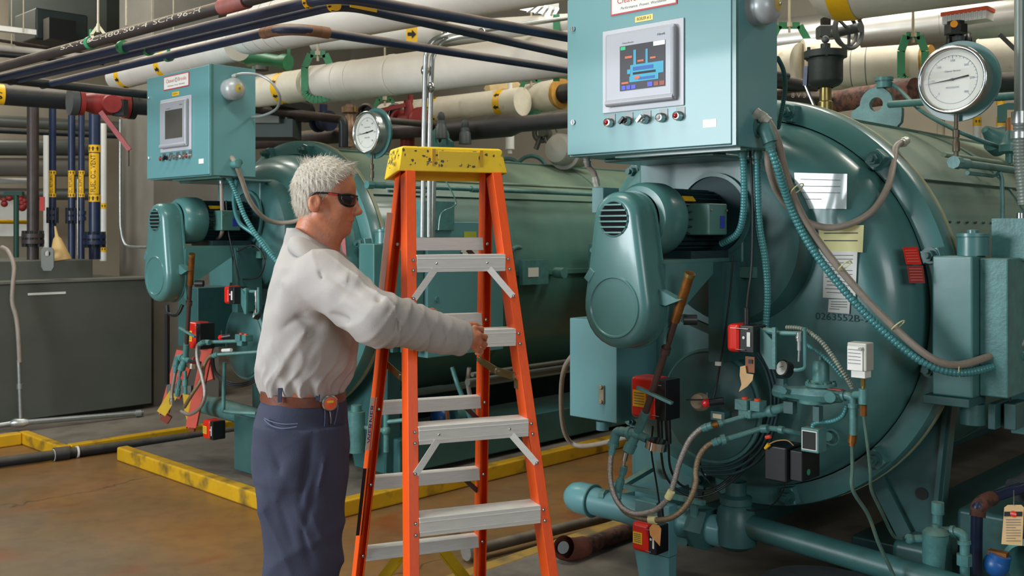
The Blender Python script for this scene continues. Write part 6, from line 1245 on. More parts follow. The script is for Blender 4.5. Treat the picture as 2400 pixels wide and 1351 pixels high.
parts('foot', [G().bar(q2(380, 975, 0), q2(398, 986, 0), .03, .05), G().bar(q2(445, 1000, -.1), q2(458, 1003, -.1), .03, .05)], mat('dark_orange_foot', '7E2E14', .5), l2)
part('side_label', G().bar(q2(470, 910, -.12), q2(462, 950, -.12), .03, .002, (0, 1, 0)), mat('blue_grey_label', '4A5590', .5), l2)

# ================================================================ distance-field modelling for the man
def nets(Fv, org, h):
    """surface nets: returns verts, quads for the zero set of the sampled field"""
    s = Fv < 0; nx, ny, nz = Fv.shape
    c = [s[i:nx-1+i, j:ny-1+j, k:nz-1+k] for i in (0, 1) for j in (0, 1) for k in (0, 1)]
    cnt = sum(x.astype(np.int8) for x in c); act = (cnt > 0) & (cnt < 8)
    idx = -np.ones(act.shape, dtype=np.int64); I, J, K = np.nonzero(act); idx[I, J, K] = np.arange(len(I))
    acc = np.zeros((len(I), 3)); n = np.zeros(len(I))
    cor = [(i, j, k) for i in (0, 1) for j in (0, 1) for k in (0, 1)]
    for a in range(8):
        for b in range(a+1, 8):
            d = [abs(cor[a][t]-cor[b][t]) for t in range(3)]
            if sum(d) != 1: continue
            fa = Fv[I+cor[a][0], J+cor[a][1], K+cor[a][2]]; fb = Fv[I+cor[b][0], J+cor[b][1], K+cor[b][2]]
            m = (fa < 0) != (fb < 0); t = np.where(m, fa/np.where(fa == fb, 1, fa-fb), 0)
            for q in range(3): acc[:, q] += np.where(m, cor[a][q]+(cor[b][q]-cor[a][q])*t, 0)
            n += m
    V = acc/n[:, None]+np.stack([I, J, K], 1); V = V*h+np.array(org); Q = []
    for ax in range(3):
        o = [slice(0, -1)]*3; o2 = [slice(0, -1)]*3
        sl = [slice(1, -1)]*3; sl[ax] = slice(0, -1); s2 = [slice(1, -1)]*3; s2[ax] = slice(1, None)
        A = s[tuple(sl)]; B = s[tuple(s2)]; e = A != B; i, j, k = np.nonzero(e); fl = A[i, j, k]
        off = [1, 1, 1]; off[ax] = 0; i = i+off[0]; j = j+off[1]; k = k+off[2]
        u, v = [(1, 2), (2, 0), (0, 1)][ax]
        def at(du, dv):
            p = [i, j, k]; p[u] = p[u]-du; p[v] = p[v]-dv; return idx[p[0], p[1], p[2]]
        q = np.stack([at(0, 0), at(1, 0), at(1, 1), at(0, 1)], 1); q[~fl] = q[~fl][:, ::-1]; Q.append(q)
    Q = np.concatenate(Q); Q = Q[(Q >= 0).all(1)]; return V, Q
def grid(lo, hi, h):
    a = [np.arange(lo[i], hi[i]+h, h, dtype=np.float32) for i in range(3)]; return np.meshgrid(*a, indexing='ij')
def sdf_g(fn, lo, hi, h):
    X, Y, Z = grid(lo, hi, h); V, Q = nets(fn(X, Y, Z), lo, h); g = G(); g.v = [Vector(v) for v in V.tolist()]; g.f = [tuple(q) for q in Q.tolist()]; return g
def smin(a, b, k):
    h = np.clip(.5+.5*(b-a)/k, 0, 1); return b*(1-h)+a*h-k*h*(1-h)
def smax(a, b, k): return -smin(-a, -b, k)
def ell(X, Y, Z, c, r, ax=None):
    x, y, z = X-c[0], Y-c[1], Z-c[2]
    if ax is not None:
        x, y, z = [x*a[0]+y*a[1]+z*a[2] for a in ax]
    k = np.sqrt((x/r[0])**2+(y/r[1])**2+(z/r[2])**2); return (k-1)*min(r)
def cap(X, Y, Z, a, b, ra, rb):
    d = [b[i]-a[i] for i in range(3)]; L2 = sum(t*t for t in d)
    t = np.clip(((X-a[0])*d[0]+(Y-a[1])*d[1]+(Z-a[2])*d[2])/L2, 0, 1)
    return np.sqrt((X-a[0]-d[0]*t)**2+(Y-a[1]-d[1]*t)**2+(Z-a[2]-d[2]*t)**2)-(ra+(rb-ra)*t)
def sect(X, Y, Z, prof):        # stacked ellipses: rows z, cx, cy, rx, ry
    p = np.array(sorted(prof)); f = lambda i: np.interp(Z, p[:, 0], p[:, i]).astype(np.float32)
    rx, ry = f(3), f(4); k = np.sqrt(((X-f(1))/rx)**2+((Y-f(2))/ry)**2); return (k-1)*np.minimum(rx, ry)
YM = 3.37                       # plane of the man's spine
def wx(px, Y=YM): return (px-1200)/F*Y
def wz(py, Y=YM): return CH+(HZ-py)/F*Y
man = thing('person', 'grey haired man in grey work shirt and navy trousers holding the ladder', 'person', (wx(700), YM, 0))
SKIN = mat('skin', 'B97554', .48, 0, .10, 22, .25, 120, col2='B5654A', thr=(.52, .75)); SHIRT = wrinkle(mat('grey_work_shirt', 'A7A29E', .85, 0, .03, 12, .25, 500), .022, .75, 5.5)
TROU = wrinkle(mat('navy_trousers', '33384C', .85, 0, .06, 8, .3, 400), .022, .6, 3.6, (1, 1, .4)); HAIR = mat('silver_hair', 'B5AEA2', .6, 0, .14, 40, .2, 200, stretch=(1, 1, .25))
LEATH = mat('brown_leather', '6A3A2A', .4, 0, .15, 12, .2, 80)
# joints
SR = (wx(752, 3.19), 3.195, wz(652, 3.19)); ER = (wx(893, 3.02), 3.03, wz(752, 3.02)); WR = (wx(1078, 3.19), 3.20, wz(792, 3.19))
SLd = (wx(752, 3.55), 3.55, wz(655, 3.55)); EL = (wx(880, 3.62), 3.62, wz(770, 3.6)); WL_ = (wx(1000, 3.50), 3.48, wz(755, 3.5))
hc = Vector((wx(764), YM, wz(448)))     # centre of the cranium
S_ = YM/F
def hp(px, py, dy=0): return (wx(px), YM+dy, wz(py))
def headf(X, Y, Z):
    yy = np.abs(Y-YM)
    d = ell(X, Y, Z, hp(757, 440), (.092, .074, .090))
    d = smin(d, ell(X, Y, Z, hp(783, 447), (.070, .066, .082)), .03)            # brow block
    d = smin(d, ell(X, Y, Z, hp(789, 500), (.055, .055, .072)), .03)            # cheeks
    d = smin(d, ell(X, yy+YM, Z, hp(800, 490, .034), (.028, .022, .026)), .02)    # cheek bone
    d = smin(d, cap(X, Y, Z, hp(779, 520), hp(801, 538), .042, .026), .025)      # jaw to chin
    d = smin(d, cap(X, yy+YM, Z, hp(762, 505, .045), hp(792, 540, .02), .020, .016), .02)
    d = smin(d, ell(X, Y, Z, hp(808, 541), (.016, .020, .014)), .012)            # chin
    d = smin(d, cap(X, Y, Z, hp(826, 462), hp(839, 495), .009, .012), .010)      # nose ridge
    d = smin(d, ell(X, Y, Z, hp(840, 497), (.0125, .013, .010)), .008)
    d = smin(d, ell(X, yy+YM, Z, hp(833, 500, .011), (.011, .008, .009)), .006)
    d = smin(d, cap(X, yy+YM, Z, hp(819, 453, .012), hp(816, 451, .038), .009, .009), .012)   # brow ridge
    d = smin(d, ell(X, Y, Z, hp(821, 514), (.012, .022, .010)), .010)            # upper lip
    d = smin(d, ell(X, Y, Z, hp(823, 518), (.007, .020, .004)), .004); d = smin(d, ell(X, Y, Z, hp(820, 526), (.008, .018, .005)), .005)
    d = smax(d, -ell(X, Y, Z, hp(829, 521.5), (.012, .022, .0013)), .003)
    d = smax(d, -ell(X, yy+YM, Z, hp(826, 470, .030), (.014, .018, .010)), .008)  # eye sockets
    d = smin(d, ell(X, yy+YM, Z, hp(817, 471, .029), (.012, .012, .012)), .003)
    # ear
    e = ell(X, yy+YM, Z, hp(748, 477, .080), (.022, .009, .031), [(math.cos(.15), 0, -math.sin(.15)), (0, 1, 0), (math.sin(.15), 0, math.cos(.15))])
    e = smax(e, -ell(X, yy+YM, Z, hp(751, 473, .091), (.014, .009, .021)), .003)
    e = smin(e, ell(X, yy+YM, Z, hp(752, 480, .080), (.006, .005, .008)), .004); e = smin(e, ell(X, yy+YM, Z, hp(752, 492, .076), (.009, .006, .008)), .004)
    d = smin(d, e, .006)
    n = cap(X, Y, Z, hp(748, 500), hp(728, 572), .058, .066)                     # neck
    n = smin(n, cap(X, Y, Z, hp(775, 535), hp(762, 585), .040, .050), .03)
    for s in (.045,): n = smin(n, cap(X, yy+YM, Z, hp(752, 505, .050), hp(778, 572, .022), .011, .012), .010)   # neck tendon
    n = smin(n, cap(X, yy+YM, Z, hp(768, 520, .044), hp(792, 566, .018), .008, .008), .008)
    d = smin(d, n, .022); return d
def torsof(X, Y, Z):            # inner body under the clothes
    d = sect(X, Y, Z, [(wz(600), wx(740), YM, .045, .07), (wz(625), wx(738), YM, .085, .12), (wz(660), wx(725), YM, .11, .18), (wz(780), wx(722), YM, .13, .16), (wz(900), wx(712), YM, .12, .15), (wz(1000), wx(705), YM, .12, .16), (.80, wx(705), YM, .10, .15)])
    d = np.maximum(d, np.maximum(Z-wz(590), .82-Z))
    for s, e, w in ((SR, ER, WR), (SLd, EL, WL_)): d = smin(d, smin(cap(X, Y, Z, s, e, .05, .042), cap(X, Y, Z, e, w, .042, .028), .02), .03)
    for sy in (-.09, .09):
        hpz = (wx(705), YM+sy, .88); kn = (wx(712), YM+sy*1.15, .50); an = (wx(705), YM+sy*1.2, .09)
        d = smin(d, smin(cap(X, Y, Z, hpz, kn, .082, .055), cap(X, Y, Z, kn, an, .055, .038), .02), .03)
    return d
g1 = sdf_g(headf, (wx(670), YM-.17, wz(620)), (wx(860), YM+.17, wz(365)), .0028)
g2 = sdf_g(torsof, (-1.05, 2.85, .03), (-.05, 3.85, 1.52), .014)
# hands
def handf(wr, kn, curl, thumb, flip=1, sc=1.0):
    """wr wrist, kn list of knuckles, curl list of (mid, tip) per finger, thumb three joints"""
    def f(X, Y, Z):
        c = [sum(k[i] for k in kn)/4 for i in range(3)]
        d = cap(X, Y, Z, wr, [wr[i]*.35+c[i]*.65 for i in range(3)], .024, .027)
        for k in kn: d = smin(d, cap(X, Y, Z, [wr[i]*.6+c[i]*.4 for i in range(3)], k, .016, .0115), .012)
        for k in kn: d = smin(d, ell(X, Y, Z, k, (.0115, .0115, .0115)), .004)
        for k, ch in zip(kn, curl):
            p = k; r = .0098
            for q in ch: d = smin(d, cap(X, Y, Z, p, q, r, r*.93), .0035); p = q; r *= .92
        p = thumb[0]; r = .013
        for q in thumb[1:]: d = smin(d, cap(X, Y, Z, p, q, r, r*.85), .007); p = q; r *= .86
        return d
    return f
def h(px, py, Y): return (wx(px, Y), Y, wz(py, Y))
# right hand grips the left end of the near step: back of the hand to the camera, fingers over and behind the step
Yh = 3.235
wr = h(1082, 792, 3.215)
kn = [h(1112, 771, Yh-.005), h(1121, 786, Yh-.010), h(1122, 803, Yh-.010), h(1116, 819, Yh-.004)]
cu = [[h(1128, 772, Yh+.03), h(1128, 782, Yh+.052), h(1121, 788, Yh+.060)], [h(1137, 790, Yh+.03), h(1135, 798, Yh+.055), h(1127, 802, Yh+.062)], [h(1136, 808, Yh+.03), h(1133, 814, Yh+.053), h(1125, 815, Yh+.060)], [h(1127, 824, Yh+.025), h(1125, 828, Yh+.044), h(1118, 828, Yh+.052)]]
th = [h(1088, 783, Yh-.005), h(1099, 764, Yh+.018), h(1112, 762, Yh+.040), h(1122, 766, Yh+.055)]
g3 = sdf_g(handf(wr, kn, cu, th), (wx(1060, 3.2), 3.17, wz(850, 3.2)), (wx(1150, 3.3), 3.33, wz(745, 3.2)), .0022)
g3b = sdf_g(lambda X, Y, Z: cap(X, Y, Z, ER, wr, .04, .0255), (-.42, 2.97, 1.13), (-.13, 3.26, 1.32), .006)
# left hand on the far side, fingers just over the forearm
wl = h(985, 752, 3.50); Yl = 3.52
knl = [h(1008, 738, Yl), h(1014, 748, Yl), h(1014, 758, Yl), h(1009, 768, Yl)]
cul = [[h(1024, 736, Yl+.01), h(1030, 744, Yl+.02), h(1027, 752, Yl+.025)], [h(1030, 748, Yl+.01), h(1036, 756, Yl+.02), h(1031, 762, Yl+.025)], [h(1030, 760, Yl+.01), h(1034, 768, Yl+.02), h(1029, 773, Yl+.025)], [h(1024, 772, Yl+.01), h(1027, 779, Yl+.02), h(1022, 782, Yl+.025)]]
thl = [h(990, 744, Yl), h(1000, 732, Yl-.01), h(1012, 729, Yl-.01), h(1021, 731, Yl-.005)]
g4 = sdf_g(handf(wl, knl, cul, thl), (wx(960, 3.5), 3.44, wz(800, 3.5)), (wx(1050, 3.55), 3.6, wz(715, 3.5)), .0026)
gb = G()
for q in (g1, g2, g3, g3b, g4): gb.add(q.v, q.f)
part('body', gb, SKIN, man, ang=180)
# hair: shell over the cranium plus fine strands
def hairf(X, Y, Z):
    yy = np.abs(Y-YM)
    d = ell(X, Y, Z, hp(755, 437), (.100, .081, .096)); d = smin(d, ell(X, Y, Z, hp(783, 420), (.068, .066, .056)), .035)
    d = smin(d, ell(X, Y, Z, hp(740, 480), (.066, .066, .062)), .03)
    n = .0020*np.sin(X*330+Z*90)*np.sin(Y*260+Z*60)+.0012*np.sin(X*700+Y*300); d = d+n
    # front hairline: keep behind a line from the forehead down past the temple to the ear
    px = X/S_+1200; py = HZ-(Z-CH)/S_
    # image-independent side profile expressed through head coordinates
    line = np.interp(py, [370, 390, 405, 425, 445, 462, 478, 500, 520, 545], [850, 838, 826, 802, 790, 776, 752, 733, 722, 712])
    line = line+np.where(py < 425, 0, 0)
    cut = (px-line)*S_*.8
    front = (px-836)*S_
    d = smax(d, np.where(yy > .045, cut, np.minimum(cut, cut)), .006)
    top = np.where(py < 425, (px-832)*S_, 9)
    bot = (py-532)*S_; d = smax(d, bot, .012)
    e = ell(X, yy+YM, Z, hp(750, 478, .078), (.026, .03, .034)); return smax(d, -e, .006)
hair = part('hair', sdf_g(hairf, (wx(672), YM-.12, wz(550)), (wx(850), YM+.12, wz(362)), .0030), HAIR, man, ang=180)
random.seed(7); g = G(); rngh = np.random.default_rng(3)
def strand(p, d, L_, w=.0007, bend=Vector((0, 0, -.3))):
    q = [p]; dd = d.normalized()
    for k in range(3): q.append(q[-1]+dd*L_/3); dd = (dd+bend*.45).normalized()
    s = dd.cross(Vector((0, 1, 0))).normalized()*w if abs(dd.y) < .9 else Vector((w, 0, 0))
    o = len(g.v); g.v += [q[0]-s, q[0]+s, q[1]-s*.8, q[1]+s*.8, q[2]-s*.6, q[2]+s*.6, q[3]]; g.f += [(o, o+1, o+3, o+2), (o+2, o+3, o+5, o+4), (o+4, o+5, o+6)]
hv = hair.data; hl = hair.location
for k in range(5200):
    p_ = hv.polygons[int(rngh.integers(len(hv.polygons)))]; c_ = Vector(p_.center)+Vector(hl); n_ = Vector(p_.normal)
    v_ = c_-hc
    t_ = Vector((.55 if v_.z > .03 else -.35, 0, -.25-(.7 if v_.z < .03 else 0)))
    t_ = (t_-n_*t_.dot(n_)).normalized()
    strand(c_-n_*.001, n_*.35+t_+Vector(rngh.normal(0, .18, 3)), random.uniform(.012, .026), .0006)
for k in range(260):      # crown tuft and a ragged fringe
    if k < 110: c_ = Vector((wx(722+random.gauss(0, 9)), YM+random.gauss(0, .02), wz(388+random.gauss(0, 3)))); d_ = Vector((-.35+random.gauss(0, .3), random.gauss(0, .3), 1)); L_ = random.uniform(.018, .038)
    else: c_ = Vector((wx(800+random.uniform(-30, 26)), YM+random.gauss(0, .03), wz(388+random.uniform(-5, 6)))); d_ = Vector((1, random.gauss(0, .3), .25+random.gauss(0, .2))); L_ = random.uniform(.016, .03)
    strand(c_, d_, L_, .0006, Vector((.1, 0, -.25)))
part('hair_strands', g, mat('silver_strands', 'C9C0B0', .5, 0, .15, 60), hair, kind='stuff', ang=180)
g = G()
for k in range(40):
    c_ = Vector((wx(815+random.uniform(-6, 6)), YM-random.uniform(.014, .044), wz(452+random.uniform(-2, 2)))); o = len(g.v); d_ = Vector((.2, -.3, random.uniform(-.1, .3)))*.012
    g.v += [c_, c_+Vector((0, 0, .0008)), c_+d_]; g.f += [(o, o+1, o+2)]
part('eyebrow', g, mat('silver_strands', ''), hair)
# wrap-around safety glasses
gl = thing('safety_glasses', 'x', 'glasses', (0, 0, 0)); bpy.data.objects.remove(gl)
LENS = mat('dark_lens', '1E1416', .08, 0, .1, 10, coat=.5)
def gp_(px, py, dy): return Vector((wx(px), YM+dy, wz(py)))
for s in (-1, 1):
    top = [gp_(x, y, s*d) for x, y, d in ((806, 459, .066), (816, 457.5, .060), (826, 457.5, .050), (834, 459, .030), (836, 461, .008))]
    bot = [gp_(x, y, s*d) for x, y, d in ((806, 470, .066), (812, 482, .058), (824, 486, .046), (832, 483, .028), (835, 472, .008))]
    tp = spline(top, 4); bt = spline(bot, 4); n_ = len(tp); vs = []; fs = []
    for a_, b_ in zip(tp, bt):
        for k in range(6): q = a_.lerp(b_, k/5); q = q+Vector((.004, s*.002, 0))*math.sin(PI*k/5); vs.append(q)
    for a_ in range(n_-1):
        for k in range(5): fs.append((a_*6+k, a_*6+k+1, a_*6+6+k+1, a_*6+6+k))
    fr_ = part('lens', G().add(vs, fs), LENS, man, label='dark lens of the glasses'); so = fr_.modifiers.new('s', 'SOLIDIFY'); so.thickness = .002
    part('frame', G().loft([(p, .0030) for p in tp], 8).loft([(p, .0018) for p in bt], 8), BLACKP, fr_)
    part('side_shield', G().add([gp_(800, 459, s*.072), gp_(808, 458, s*.066), gp_(812, 483, s*.0585), gp_(807, 480, s*.063), gp_(802, 470, s*.069)], [(0, 1, 2, 3, 4)]), BLACKP, fr_)
    tm = part('temple_arm', G().tube([gp_(808, 458.5, s*.067), gp_(790, 456.5, s*.076), gp_(768, 454.5, s*.082), gp_(752, 455, s*.086), gp_(738, 462, s*.080)], .0034, 8), BLACKP, fr_)
    part('red_stripe', G().tube([gp_(800, 458.5, s*.0745), gp_(790, 457.5, s*.0795), gp_(780, 456.5, s*.082)], .0022, 6), REDK, tm)
# shirt
tors = [(wz(545), wx(716), YM, .062, .070), (wz(572), wx(722), YM, .078, .088), (wz(598), wx(733), YM, .105, .135), (wz(625), wx(737), YM, .126, .185), (wz(655), wx(738), YM, .140, .200), (wz(700), wx(735), YM, .153, .198), (wz(760), wx(729), YM, .163, .188), (wz(820), wx(724), YM, .168, .182), (wz(860), wx(718), YM, .164, .178), (wz(890), wx(714), YM, .150, .168), (wz(912), wx(712), YM, .138, .158), (wz(925), wx(712), YM, .132, .152)]
def nz3(X, Y, Z, f, ph): return np.sin(X*f+ph+1.3*np.sin(Z*f*.6+ph))*np.sin(Z*f*.8+Y*f*.5+ph*2+1.1*np.sin(Y*f*.7))
def fold(X, Y, Z, a, b, w, amp):       # one crease: a ridge line between two points
    d = [b[i]-a[i] for i in range(3)]; L2 = sum(t*t for t in d); t = np.clip(((X-a[0])*d[0]+(Y-a[1])*d[1]+(Z-a[2])*d[2])/L2, 0, 1)
    r2 = (X-a[0]-d[0]*t)**2+(Y-a[1]-d[1]*t)**2+(Z-a[2]-d[2]*t)**2; return amp*np.exp(-np.sqrt(r2+1e-6)/w*1.25)*np.sin(PI*np.clip(t, .02, .98))
def sp3(px, py, Y): return (wx(px, Y), Y, wz(py, Y))
FOLDS = []
for (x0, y0, x1, y1, w, am) in ((690, 905, 760, 760, .013, -.013), (715, 905, 790, 790, .012, -.012), (742, 900, 800, 800, .012, -.014), (775, 905, 815, 820, .012, -.012), (660, 900, 700, 820, .014, -.010), (630, 895, 645, 830, .012, -.009), (705, 800, 780, 740, .016, -.012), (720, 690, 760, 600, .010, -.006),
     (665, 850, 730, 760, .020, .008), (700, 880, 750, 790, .013, .010), (758, 900, 795, 820, .012, .011), (640, 640, 700, 700, .02, .006), (650, 780, 720, 730, .016, -.006), (625, 760, 660, 860, .02, -.006), (690, 740, 752, 770, .014, -.012)):
    FOLDS.append((sp3(x0, y0, YM-.17), sp3(x1, y1, YM-.19), w, am))
for (x0, y0, Y0, x1, y1, Y1, w, am) in ((870, 655, 3.0, 895, 720, 2.97, .012, -.013), (905, 690, 2.98, 900, 770, 2.96, .013, .012), (880, 790, 2.97, 915, 720, 2.96, .012, -.014), (930, 710, 2.97, 930, 790, 2.98, .012, -.012), (955, 720, 3.0, 940, 800, 3.0, .010, .009), (975, 740, 3.0, 1010, 800, 3.02, .010, -.008), (1005, 735, 3.05, 1035, 800, 3.07, .009, -.008), (1040, 745, 3.08, 1050, 810, 3.1, .008, -.006), (760, 640, 3.07, 850, 700, 3.0, .014, -.007), (770, 735, 3.06, 850, 760, 2.98, .016, -.008), (800, 700, 3.03, 870, 740, 2.95, .016, .007), (745, 630, 3.09, 775, 690, 3.07, .010, -.007), (1058, 755, 3.12, 1066, 825, 3.13, .006, -.006)):
    FOLDS.append(((wx(x0, Y0), Y0, wz(y0, Y0)), (wx(x1, Y1), Y1, wz(y1, Y1)), w, am))
def shirtf(X, Y, Z):
    d = sect(X, Y, Z, tors); d = np.maximum(d, np.maximum((Z-wz(548)-(X-wx(720))*-.55), wz(926)-Z))
    for s, e, w, r in ((SR, ER, WR, (.094, .082, .078, .059)), (SLd, EL, WL_, (.080, .068, .056, .044))):
        m = [s[i]*.45+e[i]*.55 for i in range(3)]
        a = smin(cap(X, Y, Z, s, m, r[0], r[1]+.002), cap(X, Y, Z, m, e, r[1]+.002, r[1]), .02)
        l = [w[0]-(w[0]-e[0])*.02, w[1]-(w[1]-e[1])*.02, w[2]-(w[2]-e[2])*.02]
        b = cap(X, Y, Z, e, l, r[2]+.004, r[3]-.005)
        n = Vector(w)-Vector(e); n.normalize(); cut = (X-w[0])*n.x+(Y-w[1])*n.y+(Z-w[2])*n.z-.012; b = np.maximum(b, cut)
        a = smin(a, b, .03)
        al = (X-e[0])*n.x+(Y-e[1])*n.y+(Z-e[2])*n.z; pr_ = (Z-e[2])*14+(Y-e[1])*5; a = a-(.0095*(1-np.abs(np.sin(al*32+pr_+.9*np.sin(al*50+pr_*2))))**2.0+.005*(1-np.abs(np.sin(al*55-pr_*1.6+1)))**1.6-.003)*np.clip(al*7+1.0, 0.12, 1)*np.clip(1.15-al*3.4, 0.25, 1); a = np.maximum(a, cut)
        d = smin(d, a, .035)
    d = d-.0055*nz3(X, Y, Z, 19, .7)-.0030*nz3(X, Y, Z, 39, 2.1)
    bl = np.clip((wz(850)-Z)/.08, 0, 1)*(Z > .9)*(X < -.45); d = d-.006*bl*np.sin(np.arctan2(Y-YM, X-wx(714))*15+Z*22+1.4*np.sin(np.arctan2(Y-YM, X-wx(714))*4))
    th = np.arctan2(YM-Y, X-wx(718)); rg = lambda s_, p: (1-np.abs(np.sin(s_)))**p
    lo = np.clip((wz(770)-Z)/.16, 0, 1)*(X < -.42); wob = .5*np.sin(Z*21+th*2)+.35*np.sin(Z*47)
    d = d-lo*(.011*rg(th*4.3+Z*9+wob, 2.2)*(.5+.5*np.sin(th*3.1+1))+.006*rg(th*8.7+Z*15+wob*1.7+1, 1.6))+.004*lo
    up = np.clip((Z-wz(700))/.10, 0, 1)*(X < -.50); d = d-up*.0045*rg(X*16+Z*13+Y*5+.8*np.sin(X*30)+.4, 1.8)
    for a_, b_, w_, am in FOLDS: d = d-fold(X, Y, Z, a_, b_, w_*.8, am*2.1)
    # hollow the neck and the cuffs so the cloth has an edge
    d = smax(d, -cap(X, Y, Z, hp(748, 480), hp(733, 588), .066, .060), .004)
    for w, e in ((WR, ER), (WL_, EL)):
        n = (Vector(w)-Vector(e)).normalized(); d = smax(d, -cap(X, Y, Z, [w[i]-n[i]*.01 for i in range(3)], [w[i]+n[i]*.06 for i in range(3)], .044, .046), .003)
    return d
shirt = part('shirt', sdf_g(shirtf, (-.90, 2.88, wz(935)), (-.10, 3.74, wz(535)), .0048), SHIRT, man, ang=180)
# collar: folded band standing round the neck
top = [(697, 546, 0), (704, 545, .040), (728, 556, .068), (762, 578, .070), (795, 598, .045), (808, 607, .014)]
bot = [(682, 578, 0), (688, 584, .088), (726, 603, .152), (768, 624, .154), (797, 646, .118), (810, 652, .07)]
for s in (-1, 1):
    tp = spline([hp(x, y, s*d) for x, y, d in top], 5); bt = spline([hp(x, y, s*d) for x, y, d in bot], 5); vs = []; fs = []; m_ = 7
    for a_, b_ in zip(tp, bt):
        for k in range(m_): t = k/(m_-1); q = a_.lerp(b_, t)+Vector((-.004, s*.012, .010))*math.sin(PI*t); vs.append(q)
    for a_ in range(len(tp)-1):
        for k in range(m_-1): fs.append((a_*m_+k, a_*m_+k+1, a_*m_+m_+k+1, a_*m_+m_+k))
    cl_ = part('collar', G().add(vs, fs), SHIRT, shirt, ang=60); so = cl_.modifiers.new('s', 'SOLIDIFY'); so.thickness = .003; so.offset = 0
# seams
def seam(pts, m=None, r=.0012, nm='seam'):
    return part(nm, G().tube(pts, r, 6, 5), m or mat('seam_grey', '8A8681', .9), shirt)
nW = (Vector(WR)-Vector(ER)).normalized(); xw, yw, zw = basis(nW)
part('cuff_button', G().lathe(Vector(WR)-nW*.012+Vector((.012, -.047, -.008)), (.2, -1, -.15), [(.0055, -.002), (.0055, .002), (.003, .003), (0, .0028)], 16), mat('button_grey', '7E7A74', .4), shirt)
# belt, buckle end, badge reel
bz = [(wz(924), .134), (wz(906), .136)]
def ringz(z, rx, ry, cx_=wx(711), tilt=.0, n=56): return [(cx_+rx*math.cos(2*PI*k/n), YM+ry*math.sin(2*PI*k/n), z-.05*(rx*math.cos(2*PI*k/n))) for k in range(n)]
rings = [ringz(wz(938), .137, .157), ringz(wz(937), .141, .161), ringz(wz(915), .141, .161), ringz(wz(914), .137, .157)]
vs = [p for r in rings for p in r]; n = 56; fs = [(i*n+k, i*n+(k+1) % n, (i+1)*n+(k+1) % n, (i+1)*n+k) for i in range(3) for k in range(n)]
belt = part('belt', G().add(vs, fs), LEATH, man)
# trousers
leg = [(wz(930), wx(711), .133), (wz(965), wx(709), .145), (wz(1010), wx(707), .155), (wz(1060), wx(705), .157)]
def trf(X, Y, Z):
    d = sect(X, Y, Z, [(wz(928), wx(711), YM, .136, .156), (wz(950), wx(709), YM, .146, .168), (wz(1000), wx(706), YM, .156, .180), (wz(1050), wx(706), YM, .158, .184), (wz(1110), wx(707), YM, .150, .182), (.66, wx(709), YM, .10, .14)])
    d = np.maximum(d, np.maximum(Z-wz(931)+(X-wx(711))*.05, .70-Z))
    for sy in (-.088, .088):
        w_ = lambda q: wx(q, YM+sy)
        p = [(.90, w_(707), YM+sy, .150, .098), (wz(1110, 3.28), w_(709), YM+sy, .147, .098), (wz(1200, 3.28), w_(711.5), YM+sy*1.02, .137, .092), (wz(1290, 3.28), w_(711), YM+sy*1.05, .127, .088), (wz(1351, 3.28), w_(709.5), YM+sy*1.07, .121, .086), (.22, w_(708), YM+sy*1.12, .108, .082), (.05, w_(706), YM+sy*1.15, .112, .085)]
        l = sect(X, Y, Z, p); l = np.maximum(l, np.maximum(Z-.90, .045-Z)); d = smin(d, l, .02)
    d = d-.003*nz3(X, Y, Z, 17, 1.2)-.0018*nz3(X, Y, Z, 34, .3)
    rg = lambda s_, p: (1-np.abs(np.sin(s_)))**p; lw = np.clip((wz(960)-Z)/.2, 0, 1)
    d = d-lw*(.008*rg(X*15+Z*4.2+.7*np.sin(Z*11+X*9), 2.4)+.005*rg(X*9-Z*9+1+.6*np.sin(Z*17), 2.4))
    yn = YM-.18
    for x0, y0, x1, y1, w, am in ((735, 1010, 700, 1200, .020, -.012), (690, 1180, 735, 1300, .016, .011), (770, 1050, 735, 1180, .02, .010), (755, 1080, 712, 1250, .014, -.010), (625, 1030, 680, 1150, .022, -.008), (690, 1060, 640, 1190, .024, .008), (700, 1200, 735, 1351, .014, -.012), (650, 1170, 690, 1290, .014, -.009), (780, 960, 765, 1060, .010, -.008), (620, 1120, 640, 1240, .012, -.006), (670, 960, 720, 945, .008, -.005), (610, 975, 660, 950, .008, -.005)):
        d = d-fold(X, Y, Z, sp3(x0, y0, yn), sp3(x1, y1, yn), w*.85, am*1.9)
    d = smax(d, -fold(X, Y, Z, (0, 0, 0), (1, 0, 0), .1, 0), .001) if 0 else d
    return d
tr_ = part('trousers', sdf_g(trf, (-.92, 3.12, .03), (-.48, 3.64, wz(925)), .0065), TROU, man, ang=180)
def onhip(px, py, out=.0):     # a point on the camera side of the hips
    x = wx(px, YM-.17); z = wz(py, YM-.17); k = 1-((x-wx(706))/.157)**2; return Vector((x, YM-.183*math.sqrt(max(k, .02))-out, z))
STI = mat('trouser_piping', '56607A', .8)
pk = part('back_pocket', G().tube([onhip(617, 985, .003), onhip(635, 997, .003), onhip(665, 1003, .003), onhip(698, 999, .003)], .0028, 6).tube([onhip(617, 983, .003), onhip(640, 989, .003), onhip(670, 993, .003), onhip(700, 992, .003)], .002, 6), STI, tr_)
part('side_seam', G().tube([onhip(757, 935, .002), onhip(757, 990, .002), onhip(752, 1040, .002), onhip(748, 1090, .002)], .0014, 6), STI, tr_)
part('front_pocket_edge', G().tube([onhip(782, 960, .002), onhip(776, 1000, .003), onhip(764, 1045, .003)], .0024, 6), STI, tr_)
for px in (655, 741): part('belt_loop', G().bar(onhip(px, 911, -.018), onhip(px, 944, -.012), .014, .004, (0, 1, 0)), TROU, belt, bevel=.001)
bd = Vector((wx(774, 3.24), 3.235, wz(945, 3.24))); nb_ = Vector((.45, -1, 0)).normalized()
